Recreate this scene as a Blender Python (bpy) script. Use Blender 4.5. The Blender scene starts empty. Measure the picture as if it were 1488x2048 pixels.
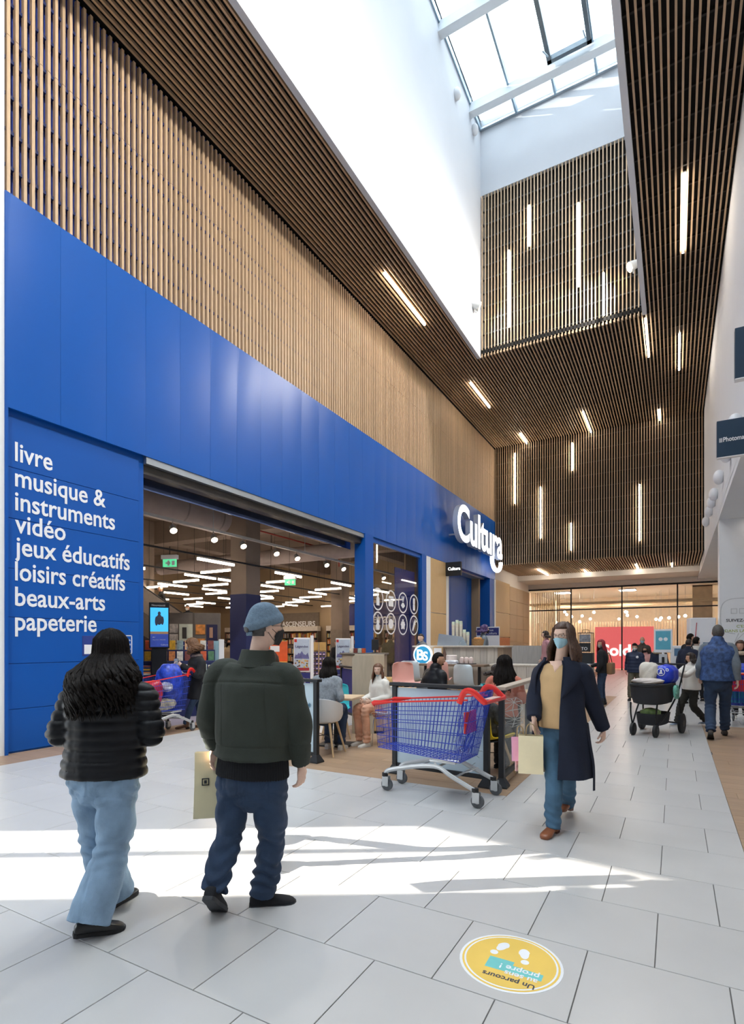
import bpy, bmesh, math, random
import numpy as np
from mathutils import Vector, Matrix, Euler
R = math.radians
random.seed(7)
SC = bpy.context.scene
COL = SC.collection

# ------------------------------------------------------------------ camera
CAM_H = 1.55
cam_d = bpy.data.cameras.new('camera')
cam_d.sensor_fit = 'VERTICAL'; cam_d.sensor_height = 36.0
cam_d.lens = 36.0 * 1081.0 / 2048.0
cam_d.shift_y = (1288.0 - 1024.0) / 2048.0
cam_d.clip_end = 300
cam = bpy.data.objects.new('camera', cam_d); COL.objects.link(cam)
cam.location = (0, 0, CAM_H)
cam.rotation_euler = (R(90), 0, math.atan((1350 - 744) / 1081.0))
SC.camera = cam

# ------------------------------------------------------------------ view, world, sun
SC.view_settings.view_transform = 'Standard'
SC.view_settings.look = 'None'
SC.view_settings.gamma = 1.0
SC.view_settings.use_curve_mapping = False
SC.view_settings.exposure = 0.4
cy = SC.cycles
cy.use_denoising = True
cy.max_bounces = 7; cy.diffuse_bounces = 4; cy.glossy_bounces = 3
cy.transmission_bounces = 4; cy.transparent_max_bounces = 14
cy.sample_clamp_indirect = 6.0
cy.caustics_reflective = False; cy.caustics_refractive = False
cy.use_adaptive_sampling = True

world = bpy.data.worlds.new('sky'); SC.world = world
world.use_nodes = True
wn = world.node_tree.nodes
wn['Background'].inputs[0].default_value = (0.86, 0.94, 1.0, 1)
wn['Background'].inputs[1].default_value = 6.5

SUN_AZ = math.atan2(2.1, 3.46)          # the light travels towards +X +Y
SUN_EL = R(18.5)
sun_d = bpy.data.lights.new('sun', 'SUN'); sun_d.energy = 22.0; sun_d.angle = R(0.6)
sun_d.color = (1.0, 0.93, 0.82)
sun = bpy.data.objects.new('sun', sun_d); COL.objects.link(sun)
_dir = Vector((math.cos(SUN_AZ) * math.cos(SUN_EL), math.sin(SUN_AZ) * math.cos(SUN_EL), -math.sin(SUN_EL)))
sun.rotation_euler = _dir.to_track_quat('-Z', 'Y').to_euler()
sun.location = (-20, -8, 9)

def portal(loc, rot, sx, sy):
    d = bpy.data.lights.new('sky_portal', 'AREA'); d.shape = 'RECTANGLE'; d.size = sx; d.size_y = sy
    d.cycles.is_portal = True
    o = bpy.data.objects.new('sky_portal', d); COL.objects.link(o)
    o.location = loc; o.rotation_euler = rot
portal((-3.4, 2.0, 19.66), (0, 0, 0), 5.0, 32.0)
portal((-8.3, -0.3, 1.6), (0, R(-90), 0), 3.0, 1.5)

# ------------------------------------------------------------------ colour and material helpers
def lin(c):
    if isinstance(c, str):
        c = [int(c[i:i + 2], 16) / 255 for i in (0, 2, 4)]
    return tuple((x / 12.92 if x <= .04045 else ((x + .055) / 1.055) ** 2.4) for x in c) + (1.0,)

MATS = {}
def M(name, col, rough=.5, metal=0., var=.12, vscale=6., bump=0., bscale=40., emit=0., ecol=None, coat=0., stretch=None, spec=.5, world_co=False, vrand=0., alpha=1.):
    if name in MATS: return MATS[name]
    m = bpy.data.materials.new(name); m.use_nodes = True; MATS[name] = m
    nt = m.node_tree; N = nt.nodes; L = nt.links
    b = N['Principled BSDF']
    b.inputs['Roughness'].default_value = rough
    b.inputs['Metallic'].default_value = metal
    b.inputs['Specular IOR Level'].default_value = spec
    if coat: b.inputs['Coat Weight'].default_value = coat
    if alpha < 1: b.inputs['Alpha'].default_value = alpha
    c = lin(col)
    if world_co:
        co = N.new('ShaderNodeNewGeometry').outputs['Position']
    else:
        co = N.new('ShaderNodeTexCoord').outputs['Object']
    oi = N.new('ShaderNodeObjectInfo')
    add = N.new('ShaderNodeVectorMath'); add.operation = 'ADD'
    sc_ = N.new('ShaderNodeVectorMath'); sc_.operation = 'SCALE'; sc_.inputs['Scale'].default_value = 37.0
    L.new(oi.outputs['Random'], sc_.inputs[0])
    L.new(co, add.inputs[0]); L.new(sc_.outputs[0], add.inputs[1])
    vec = add.outputs[0]
    if stretch:
        mp = N.new('ShaderNodeVectorMath'); mp.operation = 'MULTIPLY'
        L.new(vec, mp.inputs[0]); mp.inputs[1].default_value = stretch
        vec = mp.outputs[0]
    if var > 0:
        nz = N.new('ShaderNodeTexNoise'); nz.inputs['Scale'].default_value = vscale; nz.inputs['Detail'].default_value = 5
        L.new(vec, nz.inputs['Vector'])
        mr = N.new('ShaderNodeMapRange')
        mr.inputs[1].default_value = .25; mr.inputs[2].default_value = .75
        mr.inputs[3].default_value = 1 - var; mr.inputs[4].default_value = 1 + var
        L.new(nz.outputs[0], mr.inputs[0])
        fac = mr.outputs[0]
        if vrand:
            mr2 = N.new('ShaderNodeMapRange'); mr2.inputs[3].default_value = 1 - vrand; mr2.inputs[4].default_value = 1 + vrand
            L.new(oi.outputs['Random'], mr2.inputs[0])
            mu = N.new('ShaderNodeMath'); mu.operation = 'MULTIPLY'
            L.new(fac, mu.inputs[0]); L.new(mr2.outputs[0], mu.inputs[1]); fac = mu.outputs[0]
        vm = N.new('ShaderNodeVectorMath'); vm.operation = 'SCALE'
        vm.inputs[0].default_value = c[:3]; L.new(fac, vm.inputs['Scale'])
        L.new(vm.outputs[0], b.inputs['Base Color'])
    else:
        b.inputs['Base Color'].default_value = c
    if bump > 0:
        nb = N.new('ShaderNodeTexNoise'); nb.inputs['Scale'].default_value = bscale; nb.inputs['Detail'].default_value = 4
        L.new(vec, nb.inputs['Vector'])
        bp = N.new('ShaderNodeBump'); bp.inputs['Strength'].default_value = bump; bp.inputs['Distance'].default_value = .01
        L.new(nb.outputs[0], bp.inputs['Height']); L.new(bp.outputs[0], b.inputs['Normal'])
    if emit > 0:
        b.inputs['Emission Color'].default_value = lin(ecol) if ecol else c
        b.inputs['Emission Strength'].default_value = emit
    return m

def glass_mat(name, tint=(1, 1, 1), refl=1.0, rough=0.01):
    if name in MATS: return MATS[name]
    m = bpy.data.materials.new(name); m.use_nodes = True; MATS[name] = m
    nt = m.node_tree; N = nt.nodes; L = nt.links
    N.remove(N['Principled BSDF'])
    out = N['Material Output']
    tr = N.new('ShaderNodeBsdfTransparent'); tr.inputs[0].default_value = (*tint, 1)
    gl = N.new('ShaderNodeBsdfGlossy'); gl.inputs['Roughness'].default_value = rough
    fr = N.new('ShaderNodeFresnel'); fr.inputs[0].default_value = 1.45
    mu = N.new('ShaderNodeMath'); mu.operation = 'MULTIPLY'; mu.inputs[1].default_value = refl
    L.new(fr.outputs[0], mu.inputs[0])
    mx = N.new('ShaderNodeMixShader'); L.new(mu.outputs[0], mx.inputs[0])
    L.new(tr.outputs[0], mx.inputs[1]); L.new(gl.outputs[0], mx.inputs[2])
    L.new(mx.outputs[0], out.inputs[0])
    return m

def emit_mat(name, col, s):
    if name in MATS: return MATS[name]
    m = bpy.data.materials.new(name); m.use_nodes = True; MATS[name] = m
    nt = m.node_tree; N = nt.nodes
    N.remove(N['Principled BSDF'])
    e = N.new('ShaderNodeEmission'); e.inputs[0].default_value = lin(col); e.inputs[1].default_value = s
    nt.links.new(e.outputs[0], N['Material Output'].inputs[0])
    return m

# ------------------------------------------------------------------ mesh helpers
class MB:
    def __init__(s): s.v = []; s.f = []; s.mi = []; s.cur = 0
    def add(s, vs, fs):
        o = len(s.v); s.v += [tuple(p) for p in vs]; s.f += [tuple(i + o for i in f) for f in fs]; s.mi += [s.cur] * len(fs); return s
    def box(s, x0, x1, y0, y1, z0, z1):
        return s.add([(x0, y0, z0), (x1, y0, z0), (x1, y1, z0), (x0, y1, z0), (x0, y0, z1), (x1, y0, z1), (x1, y1, z1), (x0, y1, z1)],
                     [(0, 3, 2, 1), (4, 5, 6, 7), (0, 1, 5, 4), (1, 2, 6, 5), (2, 3, 7, 6), (3, 0, 4, 7)])
    def rbox(s, x0, x1, y0, y1, z0, z1, r=.01):
        # box with all edges chamfered
        xs = (x0, x0 + r, x1 - r, x1); vs = []; idx = {}
        bm = bmesh.new(); bmesh.ops.create_cube(bm, size=1)
        for v in bm.verts: v.co = ((x0 + x1) / 2 + v.co.x * (x1 - x0), (y0 + y1) / 2 + v.co.y * (y1 - y0), (z0 + z1) / 2 + v.co.z * (z1 - z0))
        bmesh.ops.bevel(bm, geom=bm.edges[:], offset=r, segments=2, affect='EDGES', profile=.5)
        bm.verts.index_update()
        s.add([v.co[:] for v in bm.verts], [[v.index for v in f.verts] for f in bm.faces]); bm.free(); return s
    def quad(s, a, b, c, d): return s.add([a, b, c, d], [(0, 1, 2, 3)])
    def ring_loft(s, rings, close=True, caps=True):
        n = len(rings[0]); vs = [p for r in rings for p in r]; fs = []
        for i in range(len(rings) - 1):
            for j in range(n if close else n - 1):
                k = (j + 1) % n
                fs.append((i * n + j, i * n + k, (i + 1) * n + k, (i + 1) * n + j))
        if caps:
            fs.append(tuple(range(n - 1, -1, -1))); fs.append(tuple((len(rings) - 1) * n + j for j in range(n)))
        return s.add(vs, fs)
    def tube(s, pts, r, n=8, ref=None, caps=True):
        pts = [Vector(p) for p in pts]; m = len(pts)
        if not isinstance(r, (list, tuple)): r = [r] * m
        rings = []; prev = None
        for i in range(m):
            t = (pts[min(i + 1, m - 1)] - pts[max(i - 1, 0)])
            if t.length < 1e-9: t = Vector((0, 0, 1))
            t.normalize()
            if prev is None:
                a = Vector(ref) if ref else (Vector((0, 0, 1)) if abs(t.z) < .9 else Vector((1, 0, 0)))
            else: a = prev
            a = a - t * a.dot(t)
            if a.length < 1e-6: a = t.orthogonal()
            a.normalize(); prev = a; b = t.cross(a)
            ra, rb = r[i] if isinstance(r[i], (list, tuple)) else (r[i], r[i])
            rings.append([pts[i] + a * (ra * math.cos(2 * math.pi * k / n)) + b * (rb * math.sin(2 * math.pi * k / n)) for k in range(n)])
        return s.ring_loft(rings, True, caps)
    def cyl(s, p0, p1, r0, r1=None, n=16): return s.tube([p0, p1], [r0, r0 if r1 is None else r1], n)
    def lathe(s, prof, c=(0, 0, 0), n=20, caps=True):
        rings = [[(c[0] + r * math.cos(2 * math.pi * k / n), c[1] + r * math.sin(2 * math.pi * k / n), c[2] + z) for k in range(n)] for r, z in prof]
        return s.ring_loft(rings, True, caps)
    def ell(s, c, r, nu=20, nv=12, rot=None):
        c = Vector(c); rings = []
        for i in range(nv + 1):
            th = math.pi * (i + .02 if i == 0 else i - .02 if i == nv else i) / nv
            rg = []
            for k in range(nu):
                ph = 2 * math.pi * k / nu
                p = Vector((r[0] * math.sin(th) * math.cos(ph), r[1] * math.sin(th) * math.sin(ph), -r[2] * math.cos(th)))
                if rot is not None: p = rot @ p
                rg.append(c + p)
            rings.append(rg)
        return s.ring_loft(rings)
    def prism(s, poly, z0, z1, mat=None):
        # polygon (x, y) extruded between z0 and z1, then moved by a matrix
        n = len(poly); vs = [Vector((x, y, z0)) for x, y in poly] + [Vector((x, y, z1)) for x, y in poly]
        if mat is not None: vs = [mat @ v for v in vs]
        return s.add(vs, [tuple(range(n - 1, -1, -1)), tuple(range(n, 2 * n))] + [(i, (i + 1) % n, n + (i + 1) % n, n + i) for i in range(n)])
    def mesh(s, name='m', smooth=False, angle=.7):
        me = bpy.data.meshes.new(name); me.from_pydata(s.v, [], s.f)
        if max(s.mi, default=0) > 0: me.polygons.foreach_set('material_index', s.mi)
        if smooth:
            me.shade_smooth(); me.set_sharp_from_angle(angle=angle)
        me.update(); return me
    def build(s, name, mat, parent=None, smooth=False, angle=.7, loc=None):
        me = s.mesh(name, smooth, angle)
        return ob(name, me, mat, parent, loc)

def ob(name, me, mat=None, parent=None, loc=None):
    if mat is not None and len(me.materials) == 0:
        for m_ in (mat if isinstance(mat, (list, tuple)) else [mat]): me.materials.append(m_)
    o = bpy.data.objects.new(name, me); COL.objects.link(o)
    if parent is not None: o.parent = parent
    if loc is not None: o.location = loc
    return o

def tag(o, label=None, cat=None, group=None, kind=None):
    if label: o['label'] = label
    if cat: o['category'] = cat
    if group: o['group'] = group
    if kind: o['kind'] = kind
    return o
def thing(name, label, cat, loc=(0, 0, 0), rz=0., group=None):
    o = bpy.data.objects.new(name, None); COL.objects.link(o)
    o.empty_display_size = .1
    o.location = loc; o.rotation_euler = (0, 0, rz)
    return tag(o, label, cat, group)
def struct(o): o['kind'] = 'structure'; return o
def copy_tree(o, parent=None, loc=None, rz=None, label=None, group=None):
    c = o.copy(); COL.objects.link(c)
    if parent is not None: c.parent = parent
    for ch in list(o.children): copy_tree(ch, c)
    if loc is not None: c.location = loc
    if rz is not None: c.rotation_euler = (0, 0, rz)
    if label: c['label'] = label
    if group: c['group'] = group
    return c

def text_mesh(body, size, extrude=.005, align='LEFT', bold=0., spacing=1., res=4):
    cu = bpy.data.curves.new('t', 'FONT'); cu.body = body; cu.size = size; cu.extrude = extrude
    cu.align_x = align; cu.offset = bold; cu.space_character = spacing; cu.resolution_u = res
    o = bpy.data.objects.new('t', cu); COL.objects.link(o)
    dg = bpy.context.evaluated_depsgraph_get()
    me = bpy.data.meshes.new_from_object(o.evaluated_get(dg))
    bpy.data.objects.remove(o); bpy.data.curves.remove(cu)
    return me
FACE = {'X': Matrix(((0, 0, 1, 0), (1, 0, 0, 0), (0, 1, 0, 0), (0, 0, 0, 1))),      # read along +Y, looks to +X
        '-Y': Matrix(((1, 0, 0, 0), (0, 0, -1, 0), (0, 1, 0, 0), (0, 0, 0, 1))),    # read along +X, looks to -Y
        '-X': Matrix(((0, 0, -1, 0), (-1, 0, 0, 0), (0, 1, 0, 0), (0, 0, 0, 1)))}   # read along -Y, looks to -X
def text(name, body, size, loc, face, mat, parent=None, extrude=.004, align='LEFT', bold=0., spacing=1., res=3, sx=1., rz=None):
    me = text_mesh(body, size, extrude, align, bold, spacing, res)
    mt = FACE[face] if face in FACE else face
    if rz is not None: mt = Matrix.Rotation(rz, 4, 'Z') @ mt
    me.transform(Matrix.Translation(loc) @ mt @ Matrix.Diagonal((sx, 1, 1, 1)))
    return ob(name, me, mat, parent)
# ================================================================== THE SETTING
white = M('white_plaster', 'dfe1e4', .75, var=.015, vscale=1.5)
white_panel = M('white_panel', 'eceff2', .35, var=.01)
cream = M('cream_plaster', 'ece4da', .7, var=.02, vscale=1.2)
dark_felt = M('dark_backing', '141110', .95, var=.2, vscale=3)
blue_back = M('blue_backing', '2a47a8', .7, var=.1)
blue = M('cultura_blue', '0657b0', .36, var=.03, vscale=.8, spec=.35)
blue_matt = M('blue_paint', '0654ac', .45, var=.03, vscale=.8, spec=.35)
oak = M('oak_slat', 'c9ad8c', .5, var=.16, vscale=3.0, stretch=(30, 30, 1.6), vrand=.10)
oak_y = M('oak_slat_long', 'bd9f7e', .5, var=.16, vscale=3.0, stretch=(30, 1.6, 30), vrand=.10)
oak_panel = M('oak_panel', 'c9a878', .45, var=.10, vscale=3.0, stretch=(14, 14, 1.2))
rail_dk = M('dark_rail', '2b2724', .6, metal=.3, var=.1)
rail_bl = M('blue_rail', '16275f', .6, var=.1)
alu = M('aluminium', 'b9c3cb', .35, metal=.9, var=.05)
blackm = M('black_metal', '23262a', .45, metal=.2, var=.1)
grout = M('grout', '6d6a68', .9, var=.1, world_co=True)
tile_m = M('floor_tile', 'c4c3c2', .28, var=.045, vscale=2.2, vrand=.025, bump=.02, bscale=9, spec=.45)
plank_m = M('floor_plank', 'a58a70', .4, var=.14, vscale=2.5, stretch=(1.2, 16, 16), vrand=.10)
tube_m = emit_mat('lamp_tube', 'fff3e2', 20.0)
tube_dim = emit_mat('lamp_tube_store', 'ffe9cf', 20.0)
spot_m = emit_mat('lamp_spot', 'ffdfae', 60.0)
glass_clear = glass_mat('clear_glass', (.97, .985, .98), .2)
glass_sky = glass_mat('skylight_glass', (.96, .985, 1.0), .8)
letter_w = M('letter_white', 'f0f2f6', .5, var=0)

XW = -8.1                       # the shop front's plane
Z_S = 11.6                      # the slatted ceiling
Z_F0, Z_F1 = 4.85, 7.85         # the blue fascia

def slab(name, x0, x1, y0, y1, z0, z1, mat, parent=None):
    o = MB().box(x0, x1, y0, y1, z0, z1).build(name, mat, parent)
    if parent is None: struct(o)
    return o

# ---- floor
floor = slab('floor', -8.3, 3.3, -14, 35.1, -.12, -.006, grout)
HOLES = [(-5.4, -1.5, 5.48, 17.5), (.45, 3.3, -14, 12.1), (-8.3, -7.5, -14, 35.1)]
def subtract(rects, h):
    out = []
    for (a, b, c, d) in rects:
        if h[0] >= b or h[1] <= a or h[2] >= d or h[3] <= c: out.append((a, b, c, d)); continue
        if h[0] > a: out.append((a, h[0], c, d)); a = h[0]
        if h[1] < b: out.append((h[1], b, c, d)); b = h[1]
        if h[2] > c: out.append((a, b, c, h[2]))
        if h[3] < d: out.append((a, b, h[3], d))
    return out
CS, CC = math.sin(cam.rotation_euler[2]), math.cos(cam.rotation_euler[2])
def depth_px(x, y):
    d = -CS * x + CC * y; r = CC * x + CS * y
    return d, (744 + 1081 * r / d if d > .1 else -9999)
def tile_shape(rects, cx, cy, g=.0025):
    mb = MB()
    for (a, b, c, d) in rects:
        if b - a < .02 or d - c < .02: continue
        a += g; b -= g; c += g; d -= g; e = .0015
        a -= cx; b -= cx; c -= cy; d -= cy
        mb.add([(a, c, -.02), (b, c, -.02), (b, d, -.02), (a, d, -.02), (a, c, -e), (b, c, -e), (b, d, -e), (a, d, -e),
                (a + e, c + e, 0), (b - e, c + e, 0), (b - e, d - e, 0), (a + e, d - e, 0)],
               [(0, 1, 5, 4), (1, 2, 6, 5), (2, 3, 7, 6), (3, 0, 4, 7), (4, 5, 9, 8), (5, 6, 10, 9), (6, 7, 11, 10), (7, 4, 8, 11), (8, 9, 10, 11)])
    return mb
tiles = []
row = -20
for row in range(-10, 56):
    y0 = 2.32 + .6 * row; y1 = y0 + .6
    off = -.385 if row % 2 == 0 else -.085
    for k in range(-14, 7):
        x0 = off + .6 * k; x1 = x0 + .6
        a0, b0 = max(x0, -8.3), min(x1, 3.3)
        c0, d0 = max(y0, -4), min(y1, 35.1)
        if b0 - a0 < .02 or d0 - c0 < .02: continue
        rects = [(a0, b0, c0, d0)]
        for h in HOLES: rects = subtract(rects, h)
        rects = [r for r in rects if r[1] - r[0] > .03 and r[3] - r[2] > .03]
        if not rects: continue
        whole = len(rects) == 1 and abs(rects[0][1] - rects[0][0] - .6) < 1e-6 and abs(rects[0][3] - rects[0][2] - .6) < 1e-6
        d, p = depth_px(x0 + .3, y0 + .3)
        vis = d > .5 and -250 < p < 1740
        tiles.append((d if vis else 1e3 + abs(d), x0 + .3, y0 + .3, rects, whole))
tiles.sort(key=lambda t: t[0])
whole_me = tile_shape([(-.3, .3, -.3, .3)], 0, 0).mesh('tile')
rest = MB()
for i, (d, cx, cy_, rects, whole) in enumerate(tiles):
    if i < 300 and d < 1000:
        ob('tile', whole_me if whole else tile_shape(rects, cx, cy_).mesh('tile'), tile_m, floor, (cx, cy_, 0))
    else:
        mb = tile_shape(rects, 0, 0); rest.add(mb.v, mb.f)
rest_o = rest.build('far_tiles', tile_m, floor); rest_o['kind'] = 'stuff'
# planks: the cafe floor, the strip on the right and the strip along the shop front
def planks(x0, x1, y0, y1, w, l, along):
    n = 0
    if along == 'x':
        k = 0; y = y0
        while y < y1 - .01:
            x = x0 - (k * .37 % 1) * l
            while x < x1:
                a, b = max(x, x0), min(x + l, x1); c, d_ = y, min(y + w, y1)
                if b - a > .04:
                    cx, cy2 = (a + b) / 2, (c + d_) / 2
                    ob('plank', tile_shape([(a, b, c, d_)], cx, cy2, .0012).mesh('plank'), plank_m, floor, (cx, cy2, 0)); n += 1
                x += l
            y += w; k += 1
    return n
planks(-5.4, -1.5, 5.48, 12.0, .22, 1.3, 'x')
for cx0, cx1, a, b in ((-5.4, -1.5, 12.0, 17.5), (.45, 3.3, -4, 3.0)):
    o = tile_shape([(cx0, cx1, a, b)], 0, 0).build('far_planks', plank_m, floor); o['kind'] = 'stuff'
planks(.45, 3.3, 3.0, 12.1, .22, 1.3, 'x')
planks(-8.3, -7.5, 3.4, 19.0, .4, .8, 'x')
o = tile_shape([(-8.3, -7.5, 19.0, 35.1), (-8.3, -7.5, -14, 3.4)], 0, 0).build('far_planks', plank_m, floor); o['kind'] = 'stuff'

# ---- left side: white wall by the entrance, blue sign wall, fascia, slatted wall
wl = slab('wall_left', -8.35, -8.12, -14, -1.14, 0, Z_S, white_panel)
slab('wall_left', -8.35, -8.12, .42, 4.05, 0, Z_S, white_panel)
struct(MB().prism([(-1.14, 3.3), (.42, 2.45), (.42, Z_S), (-1.14, Z_S)], -8.35, -8.12, FACE['X']).build('wall_left', white_panel))  # unseen; lintel slope shaped to taper the sun band on the floor
dr = slab('door_1', -8.28, -8.20, -.3, -.22, 0, 2.8, alu)
MB().box(-8.28, -8.2, -1.14, -1.09, 0, 3.25).box(-8.28, -8.2, .37, .42, 0, 2.45).build('door_frame', alu, dr)
# joints of the white cladding
for z in (4.86, 8.5, 9.6):
    MB().box(-8.121, -8.119, 2.6, 3.98, z - .006, z + .006).build('panel_joint', rail_dk, wl)
fas = slab('wall_shopfront', -8.5, -8.14, 4.0, 27.45, Z_F0 + .02, Z_F1 - .01, blue_matt)
NP = 31; PW = (27.45 - 4.07) / NP
gx = 8
def fascia_panel(seed):
    rnd = random.Random(seed); mb = MB(); vs = []; fs = []
    bul = rnd.uniform(.003, .013); tw = rnd.uniform(-.003, .003)
    for i in range(gx + 1):
        for j in range(gx + 1):
            a, b = i / gx, j / gx
            x = bul * math.sin(math.pi * a) * (.35 + .65 * math.sin(math.pi * b)) + tw * (a - .5) * (b - .5) * 4
            vs.append((x, (a - .5) * (PW - .003), (b - .5) * (Z_F1 - Z_F0)))
    for i in range(gx):
        for j in range(gx): fs.append((i * (gx + 1) + j, (i + 1) * (gx + 1) + j, (i + 1) * (gx + 1) + j + 1, i * (gx + 1) + j + 1))
    mb.add(vs, fs)
    mb.box(-.03, -.0005, -(PW - .003) / 2, (PW - .003) / 2, -(Z_F1 - Z_F0) / 2, (Z_F1 - Z_F0) / 2)
    return mb.mesh('fascia_panel', True, .3)
fps = [fascia_panel(s) for s in range(6)]
for i in range(NP):
    ob('fascia_panel', fps[(i * 5 + i // 3) % 6], blue, fas, (XW, 4.07 + PW * (i + .5), (Z_F0 + Z_F1) / 2))
# slatted wall above the fascia
sw = slab('wall_slatted_left', -8.5, -8.27, 4.0, 27.5, Z_F1 - .01, Z_S + .2, blue_back)
SP = .112
def slat_v(z0, z1, joint=None):
    mb = MB()
    if joint: mb.box(-.035, .035, -.022, .022, z0, joint - .004).box(-.035, .035, -.022, .022, joint + .004, z1)
    else: mb.box(-.035, .035, -.022, .022, z0, z1)
    return mb.mesh('slat')
sl_me = slat_v(Z_F1 + .005, Z_S - .03, 10.05)
n = int((27.42 - 4.06) / SP)
for i in range(n + 1):
    ob('slat', sl_me, oak, sw, (XW - .045, 4.1 + i * SP, 0))
for z in (8.25, 8.75, 9.25, 9.75, 10.05, 10.55, 11.05):
    MB().box(-8.24, -8.15, 4.0, 27.45, z - .025, z + .025).build('rail', rail_bl, sw)

# blue sign wall with the list of departments
sgn = slab('wall_sign', -8.45, -8.2, 3.98, 6.36, 0, Z_F0 + .03, blue_matt)
MB().box(-8.22, -8.1, 4.05, 4.09, 0, Z_F1).build('edge_trim', blue_matt, sgn)
zz = [0.02, .62, 1.27, 1.93, 2.62, 3.33, 4.05, 4.78]
for i in range(7):
    MB().rbox(-8.205, -8.185, 4.12, 6.26, zz[i] + .004, zz[i + 1] - .004, .004).build('sign_panel', blue_matt, sgn)
lines = [('livre', 4.16, .53), ('musique &', 3.80, 1.40), ('instruments', 3.46, 1.57), ('vidéo', 3.14, .73), ('jeux éducatifs', 2.82, 1.85), ('loisirs créatifs', 2.46, 1.76), ('beaux-arts', 2.10, 1.39), ('papeterie', 1.75, 1.24)]
for s, z, w in lines:
    t_ = text('department_lettering', s, .385, (-8.183, 4.22, z), 'X', letter_w, sgn, .004, bold=.005)
    ys = [v.co.y for v in t_.data.vertices]; f_ = w / (max(ys) - min(ys)); y0_ = min(ys)
    for v in t_.data.vertices: v.co.y = 4.22 + (v.co.y - y0_) * f_
# opening hours notice
MB().rbox(-8.19, -8.18, 5.22, 5.5, 1.36, 1.68, .003).build('hours_notice', M('notice_blue', '2a3f8a', .5), sgn)
MB().box(-8.181, -8.178, 5.25, 5.47, 1.39, 1.54).build('notice_sheet', letter_w, sgn)
ring = MB()
for (a_, b_, c_, d_) in ((5.72, 6.12, 1.38, 1.395), (5.72, 6.12, 1.685, 1.70), (5.72, 5.735, 1.38, 1.7), (6.105, 6.12, 1.38, 1.7)): ring.box(-8.19, -8.181, a_, b_, c_, d_)
ring.build('hours_frame', letter_w, sgn)
for k, s in enumerate(('Ouvert le', 'du lundi au samedi', 'de 10h à 20h')):
    text('hours_lettering', s, .05, (-8.183, 6.09, 1.60 - k * .075), 'X', letter_w, sgn, .002, 'RIGHT', sx=.8)

# opening of the shop: header, mirror strip, posts, glazed bay, oak pier, blue recess
hd = slab('trim_1', -8.42, -8.12, 6.36, 14.0, Z_F0 - .12, Z_F0 + .02, alu)
MB().box(-8.40, -8.22, 6.36, 14.0, Z_F0 - .28, Z_F0 - .12).build('shutter_slot', M('shutter', '4a4744', .4, metal=.6), hd)
MB().box(-8.62, -8.60, 6.36, 14.0, Z_F0 - .43, Z_F0 - .22).build('mirror_strip', M('mirror_strip', '7f93c4', .12, metal=.9, var=.3, vscale=1.5, bump=.15, bscale=2.0), hd)
slab('trim_2', -8.45, -8.08, 14.0, 14.5, 0, Z_F0 + .02, blue_matt)
bay = slab('window_1', -8.25, -8.10, 18.2, 18.6, 0, Z_F0 + .02, blue_matt)
MB().box(-8.25, -8.15, 14.5, 18.2, Z_F0 - .14, Z_F0 + .02).box(-8.25, -8.15, 14.5, 18.2, 0, .06).build('window_frame', blue_matt, bay)
MB().box(-8.21, -8.195, 14.5, 16.35, .06, Z_F0 - .14).build('pane', glass_clear, bay)
MB().box(-8.21, -8.195, 16.36, 18.2, .06, Z_F0 - .14).build('pane', glass_clear, bay)
MB().box(-8.42, -8.40, 16.6, 18.2, 0, 4.2).build('film_panel', M('blue_film', '1d2f80', .3, alpha=.82), bay)
pier = slab('wall_pier', -8.4, -8.14, 18.6, 20.95, 0, Z_F0 + .02, white_panel)
MB().box(-8.15, -8.10, 18.62, 19.0, 0, Z_F0).build('white_strip', white_panel, pier)
MB().box(-8.15, -8.10, 20.62, 20.9, 0, Z_F0).build('white_strip', white_panel, pier)
MB().rbox(-8.15, -8.10, 19.01, 20.61, .02, 2.74, .004).build('oak_panel', oak_panel, pier)
MB().rbox(-8.15, -8.10, 19.01, 20.61, 2.77, Z_F0 - .01, .004).build('oak_panel', oak_panel, pier)
rec = slab('wall_recess', -9.0, -8.9, 20.9, 27.5, 0, Z_F0 + .1, blue_matt)
for k in range(3):
    MB().rbox(-8.91, -8.88, 20.98 + k * 2.16, 20.98 + (k + 1) * 2.16 - .01, .01, Z_F0 - .02, .004).build('door_leaf', blue_matt, rec)
slab('trim_3', -8.9, -8.12, 26.6, 27.3, 0, Z_F0 + .02, blue_matt)
slab('trim_4', -8.3, -8.08, 27.3, 27.5, 0, Z_F0 + .02, white_panel)
slab('trim_5', -8.9, -8.4, 20.9, 26.6, Z_F0 - .05, Z_F0 + .02, alu)
# oak and beige cladding past the fascia
wf = slab('wall_far_left', -8.4, -8.16, 27.5, 35.1, 0, Z_S, cream)
for (a, b, c, d_, m_) in ((27.52, 30.3, .02, 1.9, M('orange_panel', 'c4723a', .5)), (27.52, 30.3, 1.93, 3.2, oak_panel), (27.52, 30.3, 3.23, 4.9, oak_panel)):
    MB().rbox(-8.17, -8.1, a, b, c, d_, .004).build('cladding_panel', m_, wf)
beige = M('beige_mosaic', 'c3a98a', .6, var=.08, vscale=30)
for k in range(3):
    for j in range(6): MB().rbox(-8.17, -8.11, 30.35 + k * 1.55, 30.35 + (k + 1) * 1.55 - .01, .02 + j * .8, .81 + j * .8, .004).build('cladding_panel', beige, wf)

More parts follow.
